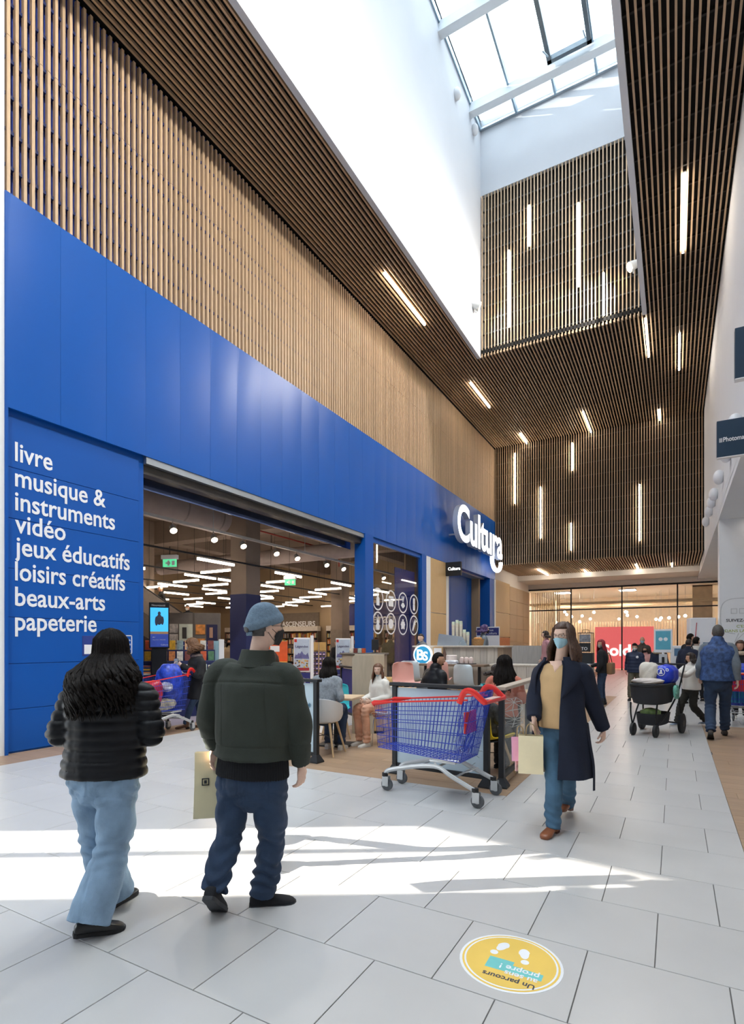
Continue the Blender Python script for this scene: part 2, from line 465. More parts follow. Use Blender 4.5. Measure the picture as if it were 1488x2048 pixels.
# ---- slatted ceilings
ceil = slab('ceiling', -8.5, -6.05, -14, 27.5, Z_S + .12, Z_S + .25, dark_felt)
slab('ceiling_right', -.77, 1.3, -14, 27.5, Z_S + .12, Z_S + .25, dark_felt)
c2 = slab('ceiling_far', -6.05, -.77, 18.42, 27.5, Z_S + .12, Z_S + .25, dark_felt)
def slat_h(y0, y1): return MB().box(-.018, .018, y0, y1, .01, .07).mesh('slat')
long_me, short_me = slat_h(-6.0, 27.4), slat_h(18.42, 27.4)
ns = int((1.05 + 8.05) / SP)
for i in range(ns + 1):
    x = -8.05 + i * SP
    if x < -6.08: ob('slat', long_me, oak_y, ceil, (x, 0, Z_S))
    elif x > -.74: ob('slat', long_me, oak_y, bpy.data.objects['ceiling_right'], (x, 0, Z_S))
    else: ob('slat', short_me, oak_y, c2, (x, 0, Z_S))
for (x0, x1, par, y0) in ((-8.1, -6.05, ceil, 4.2), (-.77, 1.08, bpy.data.objects['ceiling_right'], 4.2), (-6.05, -.77, c2, 18.6)):
    y = y0
    while y < 27.3:
        MB().box(x0, x1, y - .02, y + .02, Z_S + .07, Z_S + .12).build('rail', rail_dk, par); y += .6
# skylight shaft
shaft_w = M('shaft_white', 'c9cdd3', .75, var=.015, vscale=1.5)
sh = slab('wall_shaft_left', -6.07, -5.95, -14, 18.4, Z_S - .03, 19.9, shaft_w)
slab('wall_shaft_right', -.87, -.75, -14, 18.4, Z_S - .03, 19.9, white)
se = slab('wall_shaft_end', -6.07, -.75, 18.53, 18.7, Z_S + .1, 19.9, dark_felt)
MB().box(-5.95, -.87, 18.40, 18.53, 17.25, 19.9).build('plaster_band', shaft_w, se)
e_me = MB().box(-.017, .017, -.02, .035, Z_S + .0, 17.25).mesh('slat')
x = -5.9
while x < -.9:
    ob('slat', e_me, oak, se, (x, 18.44, 0)); x += SP
z = 11.95
while z < 17.2:
    MB().box(-5.95, -.87, 18.48, 18.53, z - .02, z + .02).build('rail', M('grey_rail', '41454b', .6, metal=.3), se); z += .48
slab('wall_back', -8.5, 3.5, -14.2, -14, 0, 19.9, white)
# end wall of the hall: vertical slats
ew = slab('wall_end', -8.3, 1.12, 27.5, 27.7, 5.62, Z_S + .2, dark_felt)
f_me = MB().box(-.017, .017, -.015, .035, 5.6, Z_S + .02).mesh('slat')
for i in range(ns + 1): ob('slat', f_me, oak, ew, (-8.05 + i * SP, 27.42, 0))
z = 6.0
while z < 11.5:
    MB().box(-8.1, 1.1, 27.455, 27.5, z - .018, z + .018).build('rail', rail_dk, ew); z += .6
# low slatted ceiling under it
lc = slab('ceiling_low', -8.3, 1.12, 27.7, 35.1, 5.75, 5.9, dark_felt)
g_me = MB().box(-.022, .022, 27.38, 32.2, 0, .07).mesh('slat')
for i in range(ns + 1): ob('slat', g_me, oak_y, lc, (-8.05 + i * SP, 0, 5.56))
y = 27.8
while y < 32.2:
    MB().box(-8.1, 1.08, y - .02, y + .02, 5.63, 5.7).build('rail', rail_dk, lc); y += .35
slab('ceiling_band', -8.3, 3.4, 32.25, 35.1, 5.3, 5.5, cream)
slab('trim_6', -8.3, 3.4, 32.2, 32.25, 5.28, 5.76, cream)
# right side: upper wall, underside, pier with the speech bubble, shop wall
slab('wall_right', 1.1, 1.3, -14, 35.1, 5.3, Z_S + .2, white)
slab('ceiling_shops', 1.1, 3.5, -14, 35.1, 5.15, 5.32, white)
slab('wall_shops', 3.3, 3.5, -14, 35.1, 0, 5.2, white)
pr = slab('wall_pier_right', 1.12, 3.3, 18.6, 19.2, 0, 5.15, white_panel)
slab('wall_over_glass', -8.3, 3.4, 35.0, 35.15, 5.0, 5.5, cream)

# ---- skylight
sky = slab('window_2', -6.0, -.8, 18.3, 18.4, 19.5, 19.75, alu)
YB = [18.33, 17.3] + [17.3 - 2.7 * k for k in range(1, 12)]
XB = [-5.93 + 1.262 * k for k in range(5)]
barm = M('skylight_bar', '8fa5b5', .4, metal=.6, var=.03)
beamm = M('skylight_beam', 'd5dde3', .5, var=.02)
for k, y in enumerate(YB[1:]):
    MB().box(-6.0, -.82, y - .08, y + .08, 19.2, 19.5).box(-6.0, -.82, y - .13, y + .13, 19.15, 19.2).build('beam', beamm, sky)
for i in range(len(YB) - 1):
    ya, yb = YB[i + 1] + .05, YB[i] - .03
    for x in XB: MB().box(x - .03, x + .03, ya, yb, 19.44, 19.62).build('glazing_bar', barm, sky)
    MB().box(-5.95, -.87, ya, ya + .06, 19.44, 19.6).build('glazing_bar', barm, sky)
    for k in range(4): MB().box(XB[k] + .03, XB[k + 1] - .03, ya + .06, yb, 19.56, 19.575).build('pane', glass_sky, sky)
# an openable light with its two stays
vent = MB()
for (a, b, c, d_) in ((XB[2], XB[2] + .12, 14.75, 17.1), (XB[3] - .12, XB[3], 14.75, 17.1), (XB[2], XB[3], 16.98, 17.1), (XB[2], XB[3], 14.75, 14.87)): vent.box(a, b, c, d_, 19.3, 19.45)
vent.build('vent_frame', M('vent_frame', '66727b', .4, metal=.6), sky)
for x in (XB[2] + .05, XB[3] - .15): MB().cyl((x, 16.9, 19.35), (x + .12, 15.6, 18.2), .02).build('stay', barm, sky)
# wide fillers closing the roof
slab('roof_left', -9, -5.95, -14, 18.7, 19.6, 19.9, white); slab('roof_right', -.87, 3.6, -14, 18.7, 19.6, 19.9, white)

# ---- lamps of the hall
def line_lamp(name, p0, p1, label, group, w=.05, dep=.06, out=(0, 0, -1), mat=None):
    p0, p1 = Vector(p0), Vector(p1); c = (p0 + p1) / 2; d = p1 - p0; out = Vector(out)
    t = thing(name, label, 'light', c, 0, group)
    side = d.normalized().cross(out)
    def barpts(a0, a1, o0, o1):
        vs = []
        for e in (-d / 2, d / 2):
            for (s, q) in ((a0, o0), (a1, o0), (a1, o1), (a0, o1)): vs.append(e + side * s + out * q)
        return vs
    F6 = [(0, 1, 2, 3), (7, 6, 5, 4), (0, 4, 5, 1), (1, 5, 6, 2), (2, 6, 7, 3), (3, 7, 4, 0)]
    MB().add(barpts(-w / 2 - .006, w / 2 + .006, -.03, .0), F6).build('housing', M('lamp_housing', 'e8e8e8', .4), t)
    MB().add(barpts(-w / 2, w / 2, .0, dep), F6).build('diffuser', mat or tube_m, t)
    return t
for i, (x, a, b, lb) in enumerate([(-6.85, 12.9, 15.6, 'nearest long strip light set into the slatted ceiling over the shop front'),
        (-6.85, 19.95, 22.4, 'middle strip light in the slatted ceiling over the shop front'),
        (-6.45, 25.9, 27.3, 'short strip light in the ceiling corner by the dark end wall'),
        (-3.46, 24.8, 27.35, 'strip light in the ceiling just above the middle of the dark end wall'),
        (-.6, 26.2, 27.35, 'small strip light in the ceiling corner above the right of the end wall'),
        (-.80, 18.65, 21.15, 'strip light starting at the corner of the skylight shaft'),
        (.13, 20.1, 22.7, 'second strip light along the dark right-hand ceiling strip'),
        (.18, 13.3, 15.95, 'nearest strip light along the dark right-hand ceiling strip')]):
    line_lamp('strip_light', (x, a, Z_S - .0), (x, b, Z_S - .0), lb, 'ceiling strip lights')
for x, z0, z1, lb in [(-4.26, 14.9, 16.24, 'highest short light on the slatted wall under the skylight'), (-2.7, 13.03, 15.7, 'longest light on the slatted wall under the skylight'),
        (-4.95, 12.37, 14.98, 'leftmost long light on the slatted wall under the skylight'), (-1.96, 11.88, 13.21, 'short light low on the right of the wall under the skylight')]:
    line_lamp('wall_light', (x, 18.40, z0), (x, 18.40, z1), lb, 'vertical lights under the skylight', out=(0, -1, 0))
for x, z0, z1, lb in [(-7.05, 8.65, 11.18, 'leftmost vertical light on the dark slatted end wall'), (-4.31, 9.89, 11.21, 'upper short vertical light on the dark slatted end wall'),
        (-5.79, 6.78, 9.3, 'long vertical light second from left on the dark end wall'), (-4.36, 6.06, 7.36, 'lower short vertical light on the dark slatted end wall'),
        (-1.41, 6.24, 8.8, 'rightmost long vertical light on the dark slatted end wall')]:
    line_lamp('wall_light', (x, 27.38, z0), (x, 27.38, z1), lb, 'vertical lights on the end wall', out=(0, -1, 0))
for x, a, b, nth in [(-6.36, 29.4, 32.0, 'leftmost'), (-4.25, 30.9, 32.1, 'second'), (-1.7, 30.0, 32.1, 'third'), (-.13, 30.4, 31.6, 'rightmost')]:
    line_lamp('strip_light', (x, a, 5.54), (x, b, 5.54), nth + ' small strip light in the low slatted ceiling at the far end', 'strip lights of the low ceiling')
def spot(loc, aim, label, s=1.0, mat=None, cat='light', power=0):
    t = thing('spotlight', label, cat, loc, 0, 'spotlights on the plaster')
    d = Vector(aim).normalized()
    MB().tube([-d * .12 * s, -d * .1 * s, d * .06 * s, d * .09 * s], [.03 * s, .07 * s, .1 * s, .1 * s], 14).build('body', M('spot_body', 'd9d9d6', .4), t, True)
    MB().tube([d * .091 * s, d * .095 * s], [.085 * s, .08 * s], 14).build('lens', mat or spot_m, t)
    MB().box(-.02, .02, -.02, .02, -.16 * s, .0).build('bracket', M('spot_body', 'd9d9d6', .4), t)
    if power:
        ld = bpy.data.lights.new('flood', 'SPOT'); ld.energy = power; ld.color = (1., .95, .88); ld.spot_size = R(130); ld.spot_blend = .6; ld.shadow_soft_size = .1
        lo = bpy.data.objects.new('flood', ld); COL.objects.link(lo); lo.parent = t; lo.location = d * .2 * s; lo.rotation_euler = d.to_track_quat('-Z', 'Y').to_euler()
spot((-5.85, 17.6, 12.95), (.9, .4, -.35), 'spotlight low on the white shaft wall near the slats', 1.5, power=90)
spot((-1.1, 18.2, 13.05), (-.85, -.45, -.5), 'spotlight at the right edge of the slatted shaft wall', 1.5, power=1250)
spot((-5.85, 6.6, 12.4), (.5, .3, -.8), 'spotlight high on the white shaft wall near the camera', 1.5, power=500)
for y, nth in ((5.0, 'farther'), (-3.5, 'nearer')): spot((-.97, y, 12.4), (-.9, .35, -.3), nth + ' added fill spotlight, out of view on the right shaft wall', 1.5, power=1250)  # unseen floods added to brighten the left slatted wall
for y, z, nth in ((15.9, 18.6, 'left'), (17.6, 18.9, 'right')):
    t = thing('wall_sconce', nth + ' of the two pale dome lamps on the white wall below the skylight', 'lamp', (-5.95, y, z), 0, 'dome lamps under the skylight')
    MB().ell((.06, 0, 0), (.12, .14, .18), 16, 10).build('dome', white, t, True); MB().box(0, .03, -.08, .08, -.1, .1).build('plate', alu, t)
# round wall lamps along the right wall
for (y, z), nth in zip(((12.4, 5.76), (14.6, 5.85), (16.8, 5.92), (18.9, 5.98), (20.0, 6.0), (21.6, 6.05), (23.6, 6.1)), ('nearest', 'second', 'third', 'fourth', 'fifth', 'sixth', 'farthest')):
    t = thing('globe_lamp', nth + ' white globe lamp in the row along the bottom of the right wall', 'lamp', (1.1, y, z), 0, 'globe lamps of the right wall')
    MB().ell((-.1, 0, 0), (.13, .17, .19), 18, 12).build('globe', M('opal', 'e6e9ee', .3, var=0), t, True); MB().cyl((0, 0, 0), (-.06, 0, 0), .09).build('base', alu, t)

for y in range(-6, 34, 4):  # lamps added in the soffit to brighten the right-hand pier
    t = thing('fill_lamp', 'added round fill lamp, mostly out of view in the right-hand soffit', 'light', (2.1, y + .5, 5.15), 0, 'added fill lamps of the right soffit')
    MB().lathe([(.14, 0), (.14, -.02), (.11, -.02)], n=18, caps=False).build('ring', white_panel, t, True)
    MB().lathe([(.11, -.004), (.1, -.006)], n=18).build('lens', emit_mat('fill_lamp_lens', 'fff0dc', 45), t)
# ================================================================== THE SHOP BEHIND THE FASCIA
conc = M('raw_concrete', '94867b', .9, var=.15, vscale=1.2)
dk_ceiling = M('shop_ceiling', '84766a', .95, var=.2, vscale=1.5)
shop_wall = M('shop_wall', 'a08b70', .85, var=.05, vscale=1.0)
shop_floor = M('shop_floor', 'a39aa8', .35, var=.06, vscale=2)
slab('floor_shop', -26.2, -8.3, 3.9, 26.2, -.12, 0.0, shop_floor)
slab('ceiling_shop', -26.2, -8.3, 3.9, 26.2, 6.2, 6.4, dk_ceiling)
slab('wall_shop_back', -26.2, -26.0, 3.9, 26.2, 0, 6.3, shop_wall)
slab('wall_shop_end', -26.2, -8.5, 26.0, 26.2, 0, 6.3, shop_wall)
slab('wall_shop_near', -26.2, -8.45, 3.8, 3.98, 0, 6.3, M('shop_dark_wall', '4a423d', .85, var=.1))
slab('wall_shop_front', -8.5, -8.46, 4.0, 27.5, Z_F0 + .03, 6.3, conc)
slab('wall_shop_side', -9.02, -8.95, 18.6, 20.9, 0, 6.3, shop_wall)
for k, (y0, y1) in enumerate(((8.6, 9.2), (13.9, 14.5), (19.3, 19.9))): slab('trim_%d' % (11 + k), -26, -8.5, y0, y1, 5.35, 6.2, conc)
for k, x in enumerate((-11.9, -17.6)): slab('trim_%d' % (15 + k), x - .26, x + .26, 4, 26, 5.55, 6.2, conc)
# square columns, the lower part painted blue
for k, (x, y, w) in enumerate(((-10.7, 11.7, .29), (-13.2, 20.6, .3), (-17.6, 13.6, .3), (-20.5, 22.5, .3))):
    c = slab('trim_%d' % (20 + k), x - w, x + w, y - w, y + w, 0, 6.2, conc)
    MB().rbox(x - w - .015, x + w + .015, y - w - .015, y + w + .015, .02, 2.95 if k == 0 else 2.2, .006).build('blue_cladding', M('column_blue', '2b3568', .6, var=.05) if k == 0 else M('column_taupe', '8d8176', .7), c)
# ventilation duct, sprinkler pipe
dct = thing('air_duct', 'large round grey fabric air duct hanging under the shop ceiling', 'duct', (-10.9, 4.1, 4.98))
MB().tube([(0, 0, 0), (0, 6.7, 0), (0, 6.9, 0)], [.4, .4, .36], 24).build('pipe', M('duct_grey', 'a69b98', .7, var=.06, bump=.2, bscale=3), dct, True)
for y in (1.2, 2.6, 4.0, 5.4, 6.6): MB().tube([(0, y - .02, 0), (0, y + .02, 0)], .408, 24).build('band', M('duct_band', '8b8380', .6), dct, True)
for y in (2.0, 5.0): MB().cyl((0, y, .38), (0, y, 1.2), .008, n=6).build('hanger', blackm, dct)
dct2 = thing('air_duct', 'long thin grey duct crossing the back of the shop ceiling', 'duct', (-13.0, 15.6, 4.75))
MB().tube([(-6, 0, 0), (4, 0, 0)], .28, 18).build('pipe', MATS['duct_grey'], dct2, True)
for y in (-4, 0, 3): MB().cyl((y, 0, .27), (y, 0, 1.45), .01, n=6).build('hanger', blackm, dct2)
red = M('sprinkler_red', '9a2f28', .5)
tag(MB().tube([(-9.6, 4.2, 5.35), (-9.6, 12.4, 5.35), (-9.6, 12.4, 5.1)], .025, 8).build('sprinkler_pipe', red, None, True), 'red sprinkler pipe running under the shop ceiling near the opening', 'pipe')
tag(MB().tube([(-11.2, 12.0, 5.05), (-11.2, 17.4, 5.05), (-11.2, 17.4, 4.5)], .025, 8).build('sprinkler_pipe', red, None, True), 'second red sprinkler pipe bending down behind the concrete beam', 'pipe')
# spot track along the opening
trk = thing('light_track', 'pale spotlight track hanging inside the shop opening', 'track', (-9.2, 0, 4.15))
MB().box(-.03, .03, 4.1, 18.4, -.03, .03).build('track_bar', M('track_grey', 'a9a6a2', .5), trk)
for y in (5.5, 9.0, 12.5, 16.0): MB().cyl((0, y, 0), (0, y, 2.05), .008, n=6).build('hanger', alu, trk)
for y, nth in zip((7.85, 9.0, 9.95, 11.2, 12.1, 13.55, 14.5, 16.1, 17.2), ('first', 'second', 'third', 'fourth', 'fifth', 'sixth', 'seventh', 'eighth', 'ninth')):
    t = thing('track_spot', nth + ' spotlight from the left clipped to the track in the shop opening', 'spotlight', (-9.2, y, 4.02), 0, 'spots on the shop track')
    d = Vector((.62, -.25, -.74)).normalized(); c0 = Vector((0, 0, -.03))
    MB().cyl((0, 0, .1), c0, .012, n=8).build('stem', M('spot_dark', '8f8a86', .5), t)
    MB().tube([c0 - d * .05, c0 - d * .04, c0 + d * .09, c0 + d * .1], [.04, .06, .078, .078], 14).build('body', M('spot_dark', '8f8a86', .5), t, True)
    MB().tube([c0 + d * .101, c0 + d * .105], [.07, .065], 14).build('lens', emit_mat('track_lens', 'ffe8c4', 40), t)
# grid of tube lights on thin black rails
TZ = 3.7
tube_defs = []
for x, ys in ((-10.35, (6.6, 9.6, 12.6, 15.6, 18.6, 21.6)), (-13.05, (6.0, 8.9, 11.6, 13.0, 15.1, 18.0, 20.9)), (-15.85, (7.0, 9.9, 12.9, 14.95, 17.8, 20.6)), (-18.3, (9.2, 12.2, 15.2, 18.2, 22.9)), (-21.1, (10.5, 13.5, 16.5, 19.5, 22.5)), (-23.6, (12, 15, 18, 21))):
    MB().box(x - .02, x + .02, 4.2, 25.6, TZ + .05, TZ + .09).build('tube_rail', blackm, bpy.data.objects['ceiling_shop'])
    for y in ys: tube_defs.append(((x, y, TZ), (x, y + 1.26, TZ)))
for x, ys in ((-12.3, (5.6, 8.5, 11.55, 14.5, 17.4, 20.4, 23.2)), (-15.0, (9.9, 12.85, 14.2, 17.0, 20.0, 22.9)), (-17.4, (10.6, 13.6, 16.6, 19.6, 22.0, 25.2)), (-20.3, (12, 15, 18.0, 21, 24)), (-22.9, (14, 17.5, 20.5, 23.4))):
    for y in ys: tube_defs.append(((x, y, TZ), (x + 1.18, y, TZ)))
for p, q in tube_defs:
    t = line_lamp('tube_light', p, q, 'white tube light in the zigzag grid under the dark shop ceiling', 'tube lights of the shop', .055, .055, mat=tube_dim)
    if p[1] == q[1]:
        for e in (-.4, .4): MB().cyl((e, 0, .03), (e, 0, 2.5), .006, n=4).build('cord', blackm, t)
# emergency exit signs
for x, y in ((-10.35, 8.75), (-10.35, 13.3)):
    t = thing('exit_sign', 'green emergency exit sign hanging %s in the shop opening' % ('near the blue sign wall' if y < 10 else 'above the blue column'), 'sign', (x, y, 3.5), R(20), 'exit signs of the shop')
    MB().rbox(-.2, .2, -.05, .05, .04, .14, .01).build('housing', letter_w, t)
    MB().box(-.17, .17, -.012, .012, -.14, .04).build('panel', M('exit_green', '4fc58d', .4, emit=.8), t)
    MB().box(-.1, .02, -.016, -.012, -.07, -.03).box(-.05, .0, -.016, -.012, -.11, .01).box(.06, .13, -.016, -.012, -.1, 0).build('pictogram', letter_w, t)
    MB().cyl((0, 0, .14), (0, 0, .34), .01, n=6).build('stem', blackm, t)

# ---- lettering on the walls
nvy = M('sign_navy', '2b3178', .6)
sg = thing('wall_sign', 'brown wall sign reading ASCENSEURS at the back of the shop', 'sign', (-19.6, 25.97, 2.65))
MB().box(-1.3, 1.5, -.03, .02, -.35, .75).build('board', M('sign_taupe', '74685c', .7), sg)
text('lettering', 'ASCENSEURS', .42, (-1.2, -.034, -.05), '-Y', letter_w, sg, .003, bold=.01)
sg = thing('wall_sign', 'navy slanted sign reading Littérature above the back bookshelves', 'sign', (-16.3, 25.95, 2.9))
mb = MB(); mb.prism([(-.2, -.5), (5.6, -.5), (6.0, .9), (.35, .9)], 0, .03, FACE['-Y']); mb.build('board', nvy, sg)
text('lettering', 'Littérature', .75, (.75, -.034, -.2), '-Y', letter_w, sg, .003, bold=.012)
MB().box(-.4, 6.6, .0, .04, -1.0, 1.6).build('backdrop', M('pale_mural', 'cbb59b', .7, var=.25, vscale=2), sg)

# ---- bookshelves along the end wall
BOOKC = [M('book_%d' % i, c, .6, var=.2, vscale=8) for i, c in enumerate(('c9b79c', '8c3b34', 'd9d2c4', '3e4e6b', 'd28b3c', '6d7f62', '2f2c30', 'b8502e', 'e3c25b', '9aa7b5'))]
shelf_w = M('shelf_white', 'd8d0c6', .6)
shelf_d = M('shelf_dark', '5d544c', .7)
rnd = random.Random(3)
CNAME = ('yellow', 'orange-red', 'cream', 'grey-blue', 'green', 'dark red', 'peach', 'navy', 'pale mint', 'tan')
def bookcase(loc, rz, w, h, ns_, label, m_, header=True, group='bookcases at the back of the shop'):
    t = thing('bookcase', label, 'bookcase', loc, rz, group)
    MB().box(-w / 2, -w / 2 + .04, -.16, .16, 0, h).build('side_panel', m_, t); MB().box(w / 2 - .04, w / 2, -.16, .16, 0, h).build('side_panel', m_, t)
    MB().box(-w / 2, w / 2, .14, .16, 0, h).build('back_panel', m_, t)
    if header: MB().box(-w / 2, w / 2, -.18, .16, h, h + .28).build('header', shelf_w, t)
    bks = [MB() for _ in BOOKC]
    for k in range(ns_):
        z = .1 + k * (h - .12) / ns_
        MB().box(-w / 2 + .04, w / 2 - .04, -.15, .14, z - .025, z).build('shelf', m_, t)
        x = -w / 2 + .06
        while x < w / 2 - .1:
            bw = rnd.uniform(.025, .06); bh = rnd.uniform(.6, .92) * ((h - .12) / ns_ - .05)
            if rnd.random() > .06: bks[rnd.randrange(len(BOOKC))].box(x, x + bw - .004, -.13, .08, z, z + bh)
            x += bw
    bm_ = MB(); 
    for i, b in enumerate(bks): bm_.cur = i; bm_.add(b.v, b.f)
    o = bm_.build('books_on_shelves', BOOKC, None); o.location = loc; o.rotation_euler = (0, 0, rz)
    tag(o, 'tightly packed book spines filling the ' + label.split(' with')[0], 'books', kind='stuff')
bookcase((-19.5, 25.7, 0), 0, 3.2, 2.3, 6, 'pale bookcase below the ASCENSEURS sign with white header', shelf_d)
bookcase((-15.6, 25.7, 0), 0, 3.4, 2.3, 6, 'bookcase below the start of the slanted navy sign with white header', shelf_d)
bookcase((-11.8, 25.7, 0), 0, 3.6, 2.3, 6, 'bookcase seen through the shop window with white header', shelf_d)
bookcase((-23.6, 25.7, 0), 0, 3.0, 2.3, 6, 'leftmost bookcase behind the blue column with white header', shelf_d)
bookcase((-15.5, 19.5, 0), R(-8), 2.4, 1.5, 4, 'low bookcase standing free in the middle of the shop', shelf_d, False)
bookcase((-19.5, 18.2, 0), R(12), 2.6, 1.7, 4, 'free-standing bookcase far left behind the grey display wall', shelf_d, False)
bookcase((-11.6, 20.5, 0), R(-5), 2.2, 1.5, 4, 'low bookcase behind the glass with the round icons', shelf_d, False)

# ---- screen
scr = thing('digital_screen', 'tall digital screen showing a blue poster inside the shop opening', 'screen', (-9.45, 7.72, 0), R(50))
MB().rbox(-.2, .2, -.05, .05, 1.46, 2.42, .01).build('casing', blackm, scr)
MB().rbox(-.15, .15, -.03, .03, .02, 1.46, .01).rbox(-.28, .28, -.2, .2, 0, .03, .01).build('stand', blackm, scr)
MB().box(-.175, .175, -.056, -.052, 1.76, 2.31).build('picture', M('screen_sky', '3fa9dc', .4, emit=.9, var=.25, vscale=3), scr)
MB().box(-.175, .175, -.056, -.052, 1.49, 1.76).build('picture_footer', M('screen_navy', '2b3d86', .4, emit=.7, var=.5, vscale=6), scr)
mb = MB(); mb.ell((0, -.058, 2.19), (.03, .004, .04), 12, 8); mb.ell((0, -.058, 2.06), (.06, .004, .11), 12, 8); mb.ell((-.055, -.058, 2.03), (.03, .003, .1), 10, 8); mb.ell((.06, -.058, 2.04), (.03, .003, .09), 10, 8)
mb.build('figure', M('screen_figure', '3a4150', .5, emit=.25, var=.4, vscale=30), scr, True)
MB().box(-.175, .175, -.058, -.052, 1.76, 1.81).build('picture_ground', M('screen_ground', '9b7a5a', .5, emit=.4), scr)
text('lettering', 'Nouveauté', .06, (-.15, -.057, 2.34), '-Y', letter_w, scr, .001)
text('lettering', 'Culture', .045, (.03, -.057, 1.52), '-Y', letter_w, scr, .001)
text('lettering', 'JEU', .035, (-.13, -.057, 1.68), '-Y', letter_w, scr, .001); text('lettering', 'Disponible le 18/02/2022', .025, (-.13, -.057, 1.63), '-Y', letter_w, scr, .001)

# ---- grey display wall with posters
gw = thing('display_wall', 'grey display wall with books and posters behind the trolley woman', 'display', (-10.15, 9.3, 0), R(38))
MB().rbox(-.62, .62, -.06, .06, 0, 2.3, .01).build('panel', M('display_grey', '6f665f', .7), gw)
MB().box(-.02, .02, -.066, -.06, 0, 2.3).build('joint', shelf_d, gw)
def card(par, x0, x1, z0, z1, mat, name='poster', y=-.075): return MB().box(x0, x1, y, y + .012, z0, z1).build(name, mat, par)
for k in range(3):
    card(gw, -.58, -.36, 1.82 - k * .24, 2.03 - k * .24, M('cover_pale', 'b9aea4', .5, var=.6, vscale=14), 'book_cover')
card(gw, -.33, -.02, 1.62, 2.03, M('poster_cream', 'd7d8c4', .5, var=.1)); card(gw, -.33, -.02, 1.32, 1.6, nvy); card(gw, -.26, -.16, 1.68, 1.95, M('poster_figure', '4a443f', .5), 'portrait', -.079)
card(gw, .05, .27, 1.78, 2.02, M('cover_orange', 'd88a42', .5, var=.5, vscale=12), 'book_cover'); card(gw, .05, .27, 1.4, 1.68, M('cover_orange', 'd88a42'), 'book_cover')
card(gw, .3, .56, 1.62, 2.02, M('poster_night', '28264a', .5, var=.3)); card(gw, .3, .56, 1.32, 1.6, nvy); card(gw, .37, .45, 1.7, 1.95, M('portrait_skin', 'b58a70', .6), 'portrait', -.079)
text('lettering', 'Romans à lire', .06, (-.3, -.078, 1.5), '-Y', letter_w, gw, .001); text('lettering', 'Parutions', .06, (.32, -.078, 1.5), '-Y', letter_w, gw, .001)

# ---- stepped book table with single books
covers = [M('cover_%d' % i, c, .45, var=.35, vscale=18) for i, c in enumerate(('d9a92e', 'c2552f', 'd8d2c8', '8aa0a6', '4f7a5b', '7a3b36', 'e2b48a', '33405f', 'b9c7c2', 'd98b54'))]
bt = thing('book_table', 'stepped dark blue book display at the shop entrance', 'display', (-9.55, 8.35, 0), R(48))
MB().rbox(-.75, .75, -.45, -.15, 0, .9, .01).build('front_step', M('table_navy', '1f2a5c', .6), bt)
MB().rbox(-.75, .75, -.15, .15, 0, 1.18, .01).build('middle_step', MATS['table_navy'], bt)
MB().rbox(-.75, .75, .15, .3, 0, 1.42, .01).build('top_step', MATS['table_navy'], bt)
book_up = MB().rbox(-.065, .065, -.012, .012, 0, .21, .003).mesh('book')
book_flat = MB().rbox(-.075, .075, -.105, .105, 0, .03, .003).mesh('book')
def put_book(me, loc, rz, mat, label, group, tilt=0.):
    o = bpy.data.objects.new('book', me.copy()); o.data.materials.append(mat); COL.objects.link(o)
    o.location = loc; o.rotation_euler = (tilt, 0, rz); return tag(o, label, 'book', group)
mt = Matrix.Translation((-9.55, 8.35, 0)) @ Matrix.Rotation(R(48), 4, 'Z')
for (yy, zz_, nrow, lab) in ((-.36, .9, 9, 'front'), (-.02, 1.18, 9, 'middle'), (.19, 1.42, 9, 'top')):
    for k in range(nrow):
        x = -.66 + k * 1.32 / (nrow - 1)
        if lab == 'front' and k % 2 == 0:
            for s_ in range(rnd.randint(3, 6)):
                ci = rnd.randrange(10)
                put_book(book_flat, mt @ Vector((x, -.33, zz_ + .032 * s_)), R(48), covers[ci], CNAME[ci] + ' book lying in the ' + ('leftmost', 'second', 'third', 'fourth', 'rightmost')[k // 2] + ' pile on the lowest step of the entrance display', 'books piled on the entrance display')
        else:
            put_book(book_up, mt @ Vector((x, yy, zz_)), R(48), covers[(k * 3 + int(yy * 10)) % 10], CNAME[(k * 3 + int(yy * 10)) % 10] + ' book standing face out on the %s step of the entrance display' % lab, 'books on the %s step' % lab, R(-8))

# ---- pale blue totem beside the grey display wall
tt = thing('poster_totem', 'slim totem with pale blue sides and white edge behind the trolley woman', 'totem', (-9.35, 9.2, 0), R(50))
MB().rbox(-.13, .08, -.04, .04, .0, 1.62, .008).build('blue_face', M('pale_blue', '8fb4c4', .5), tt)
MB().rbox(.08, .2, -.05, .05, .0, 1.66, .008).build('white_edge', letter_w, tt)

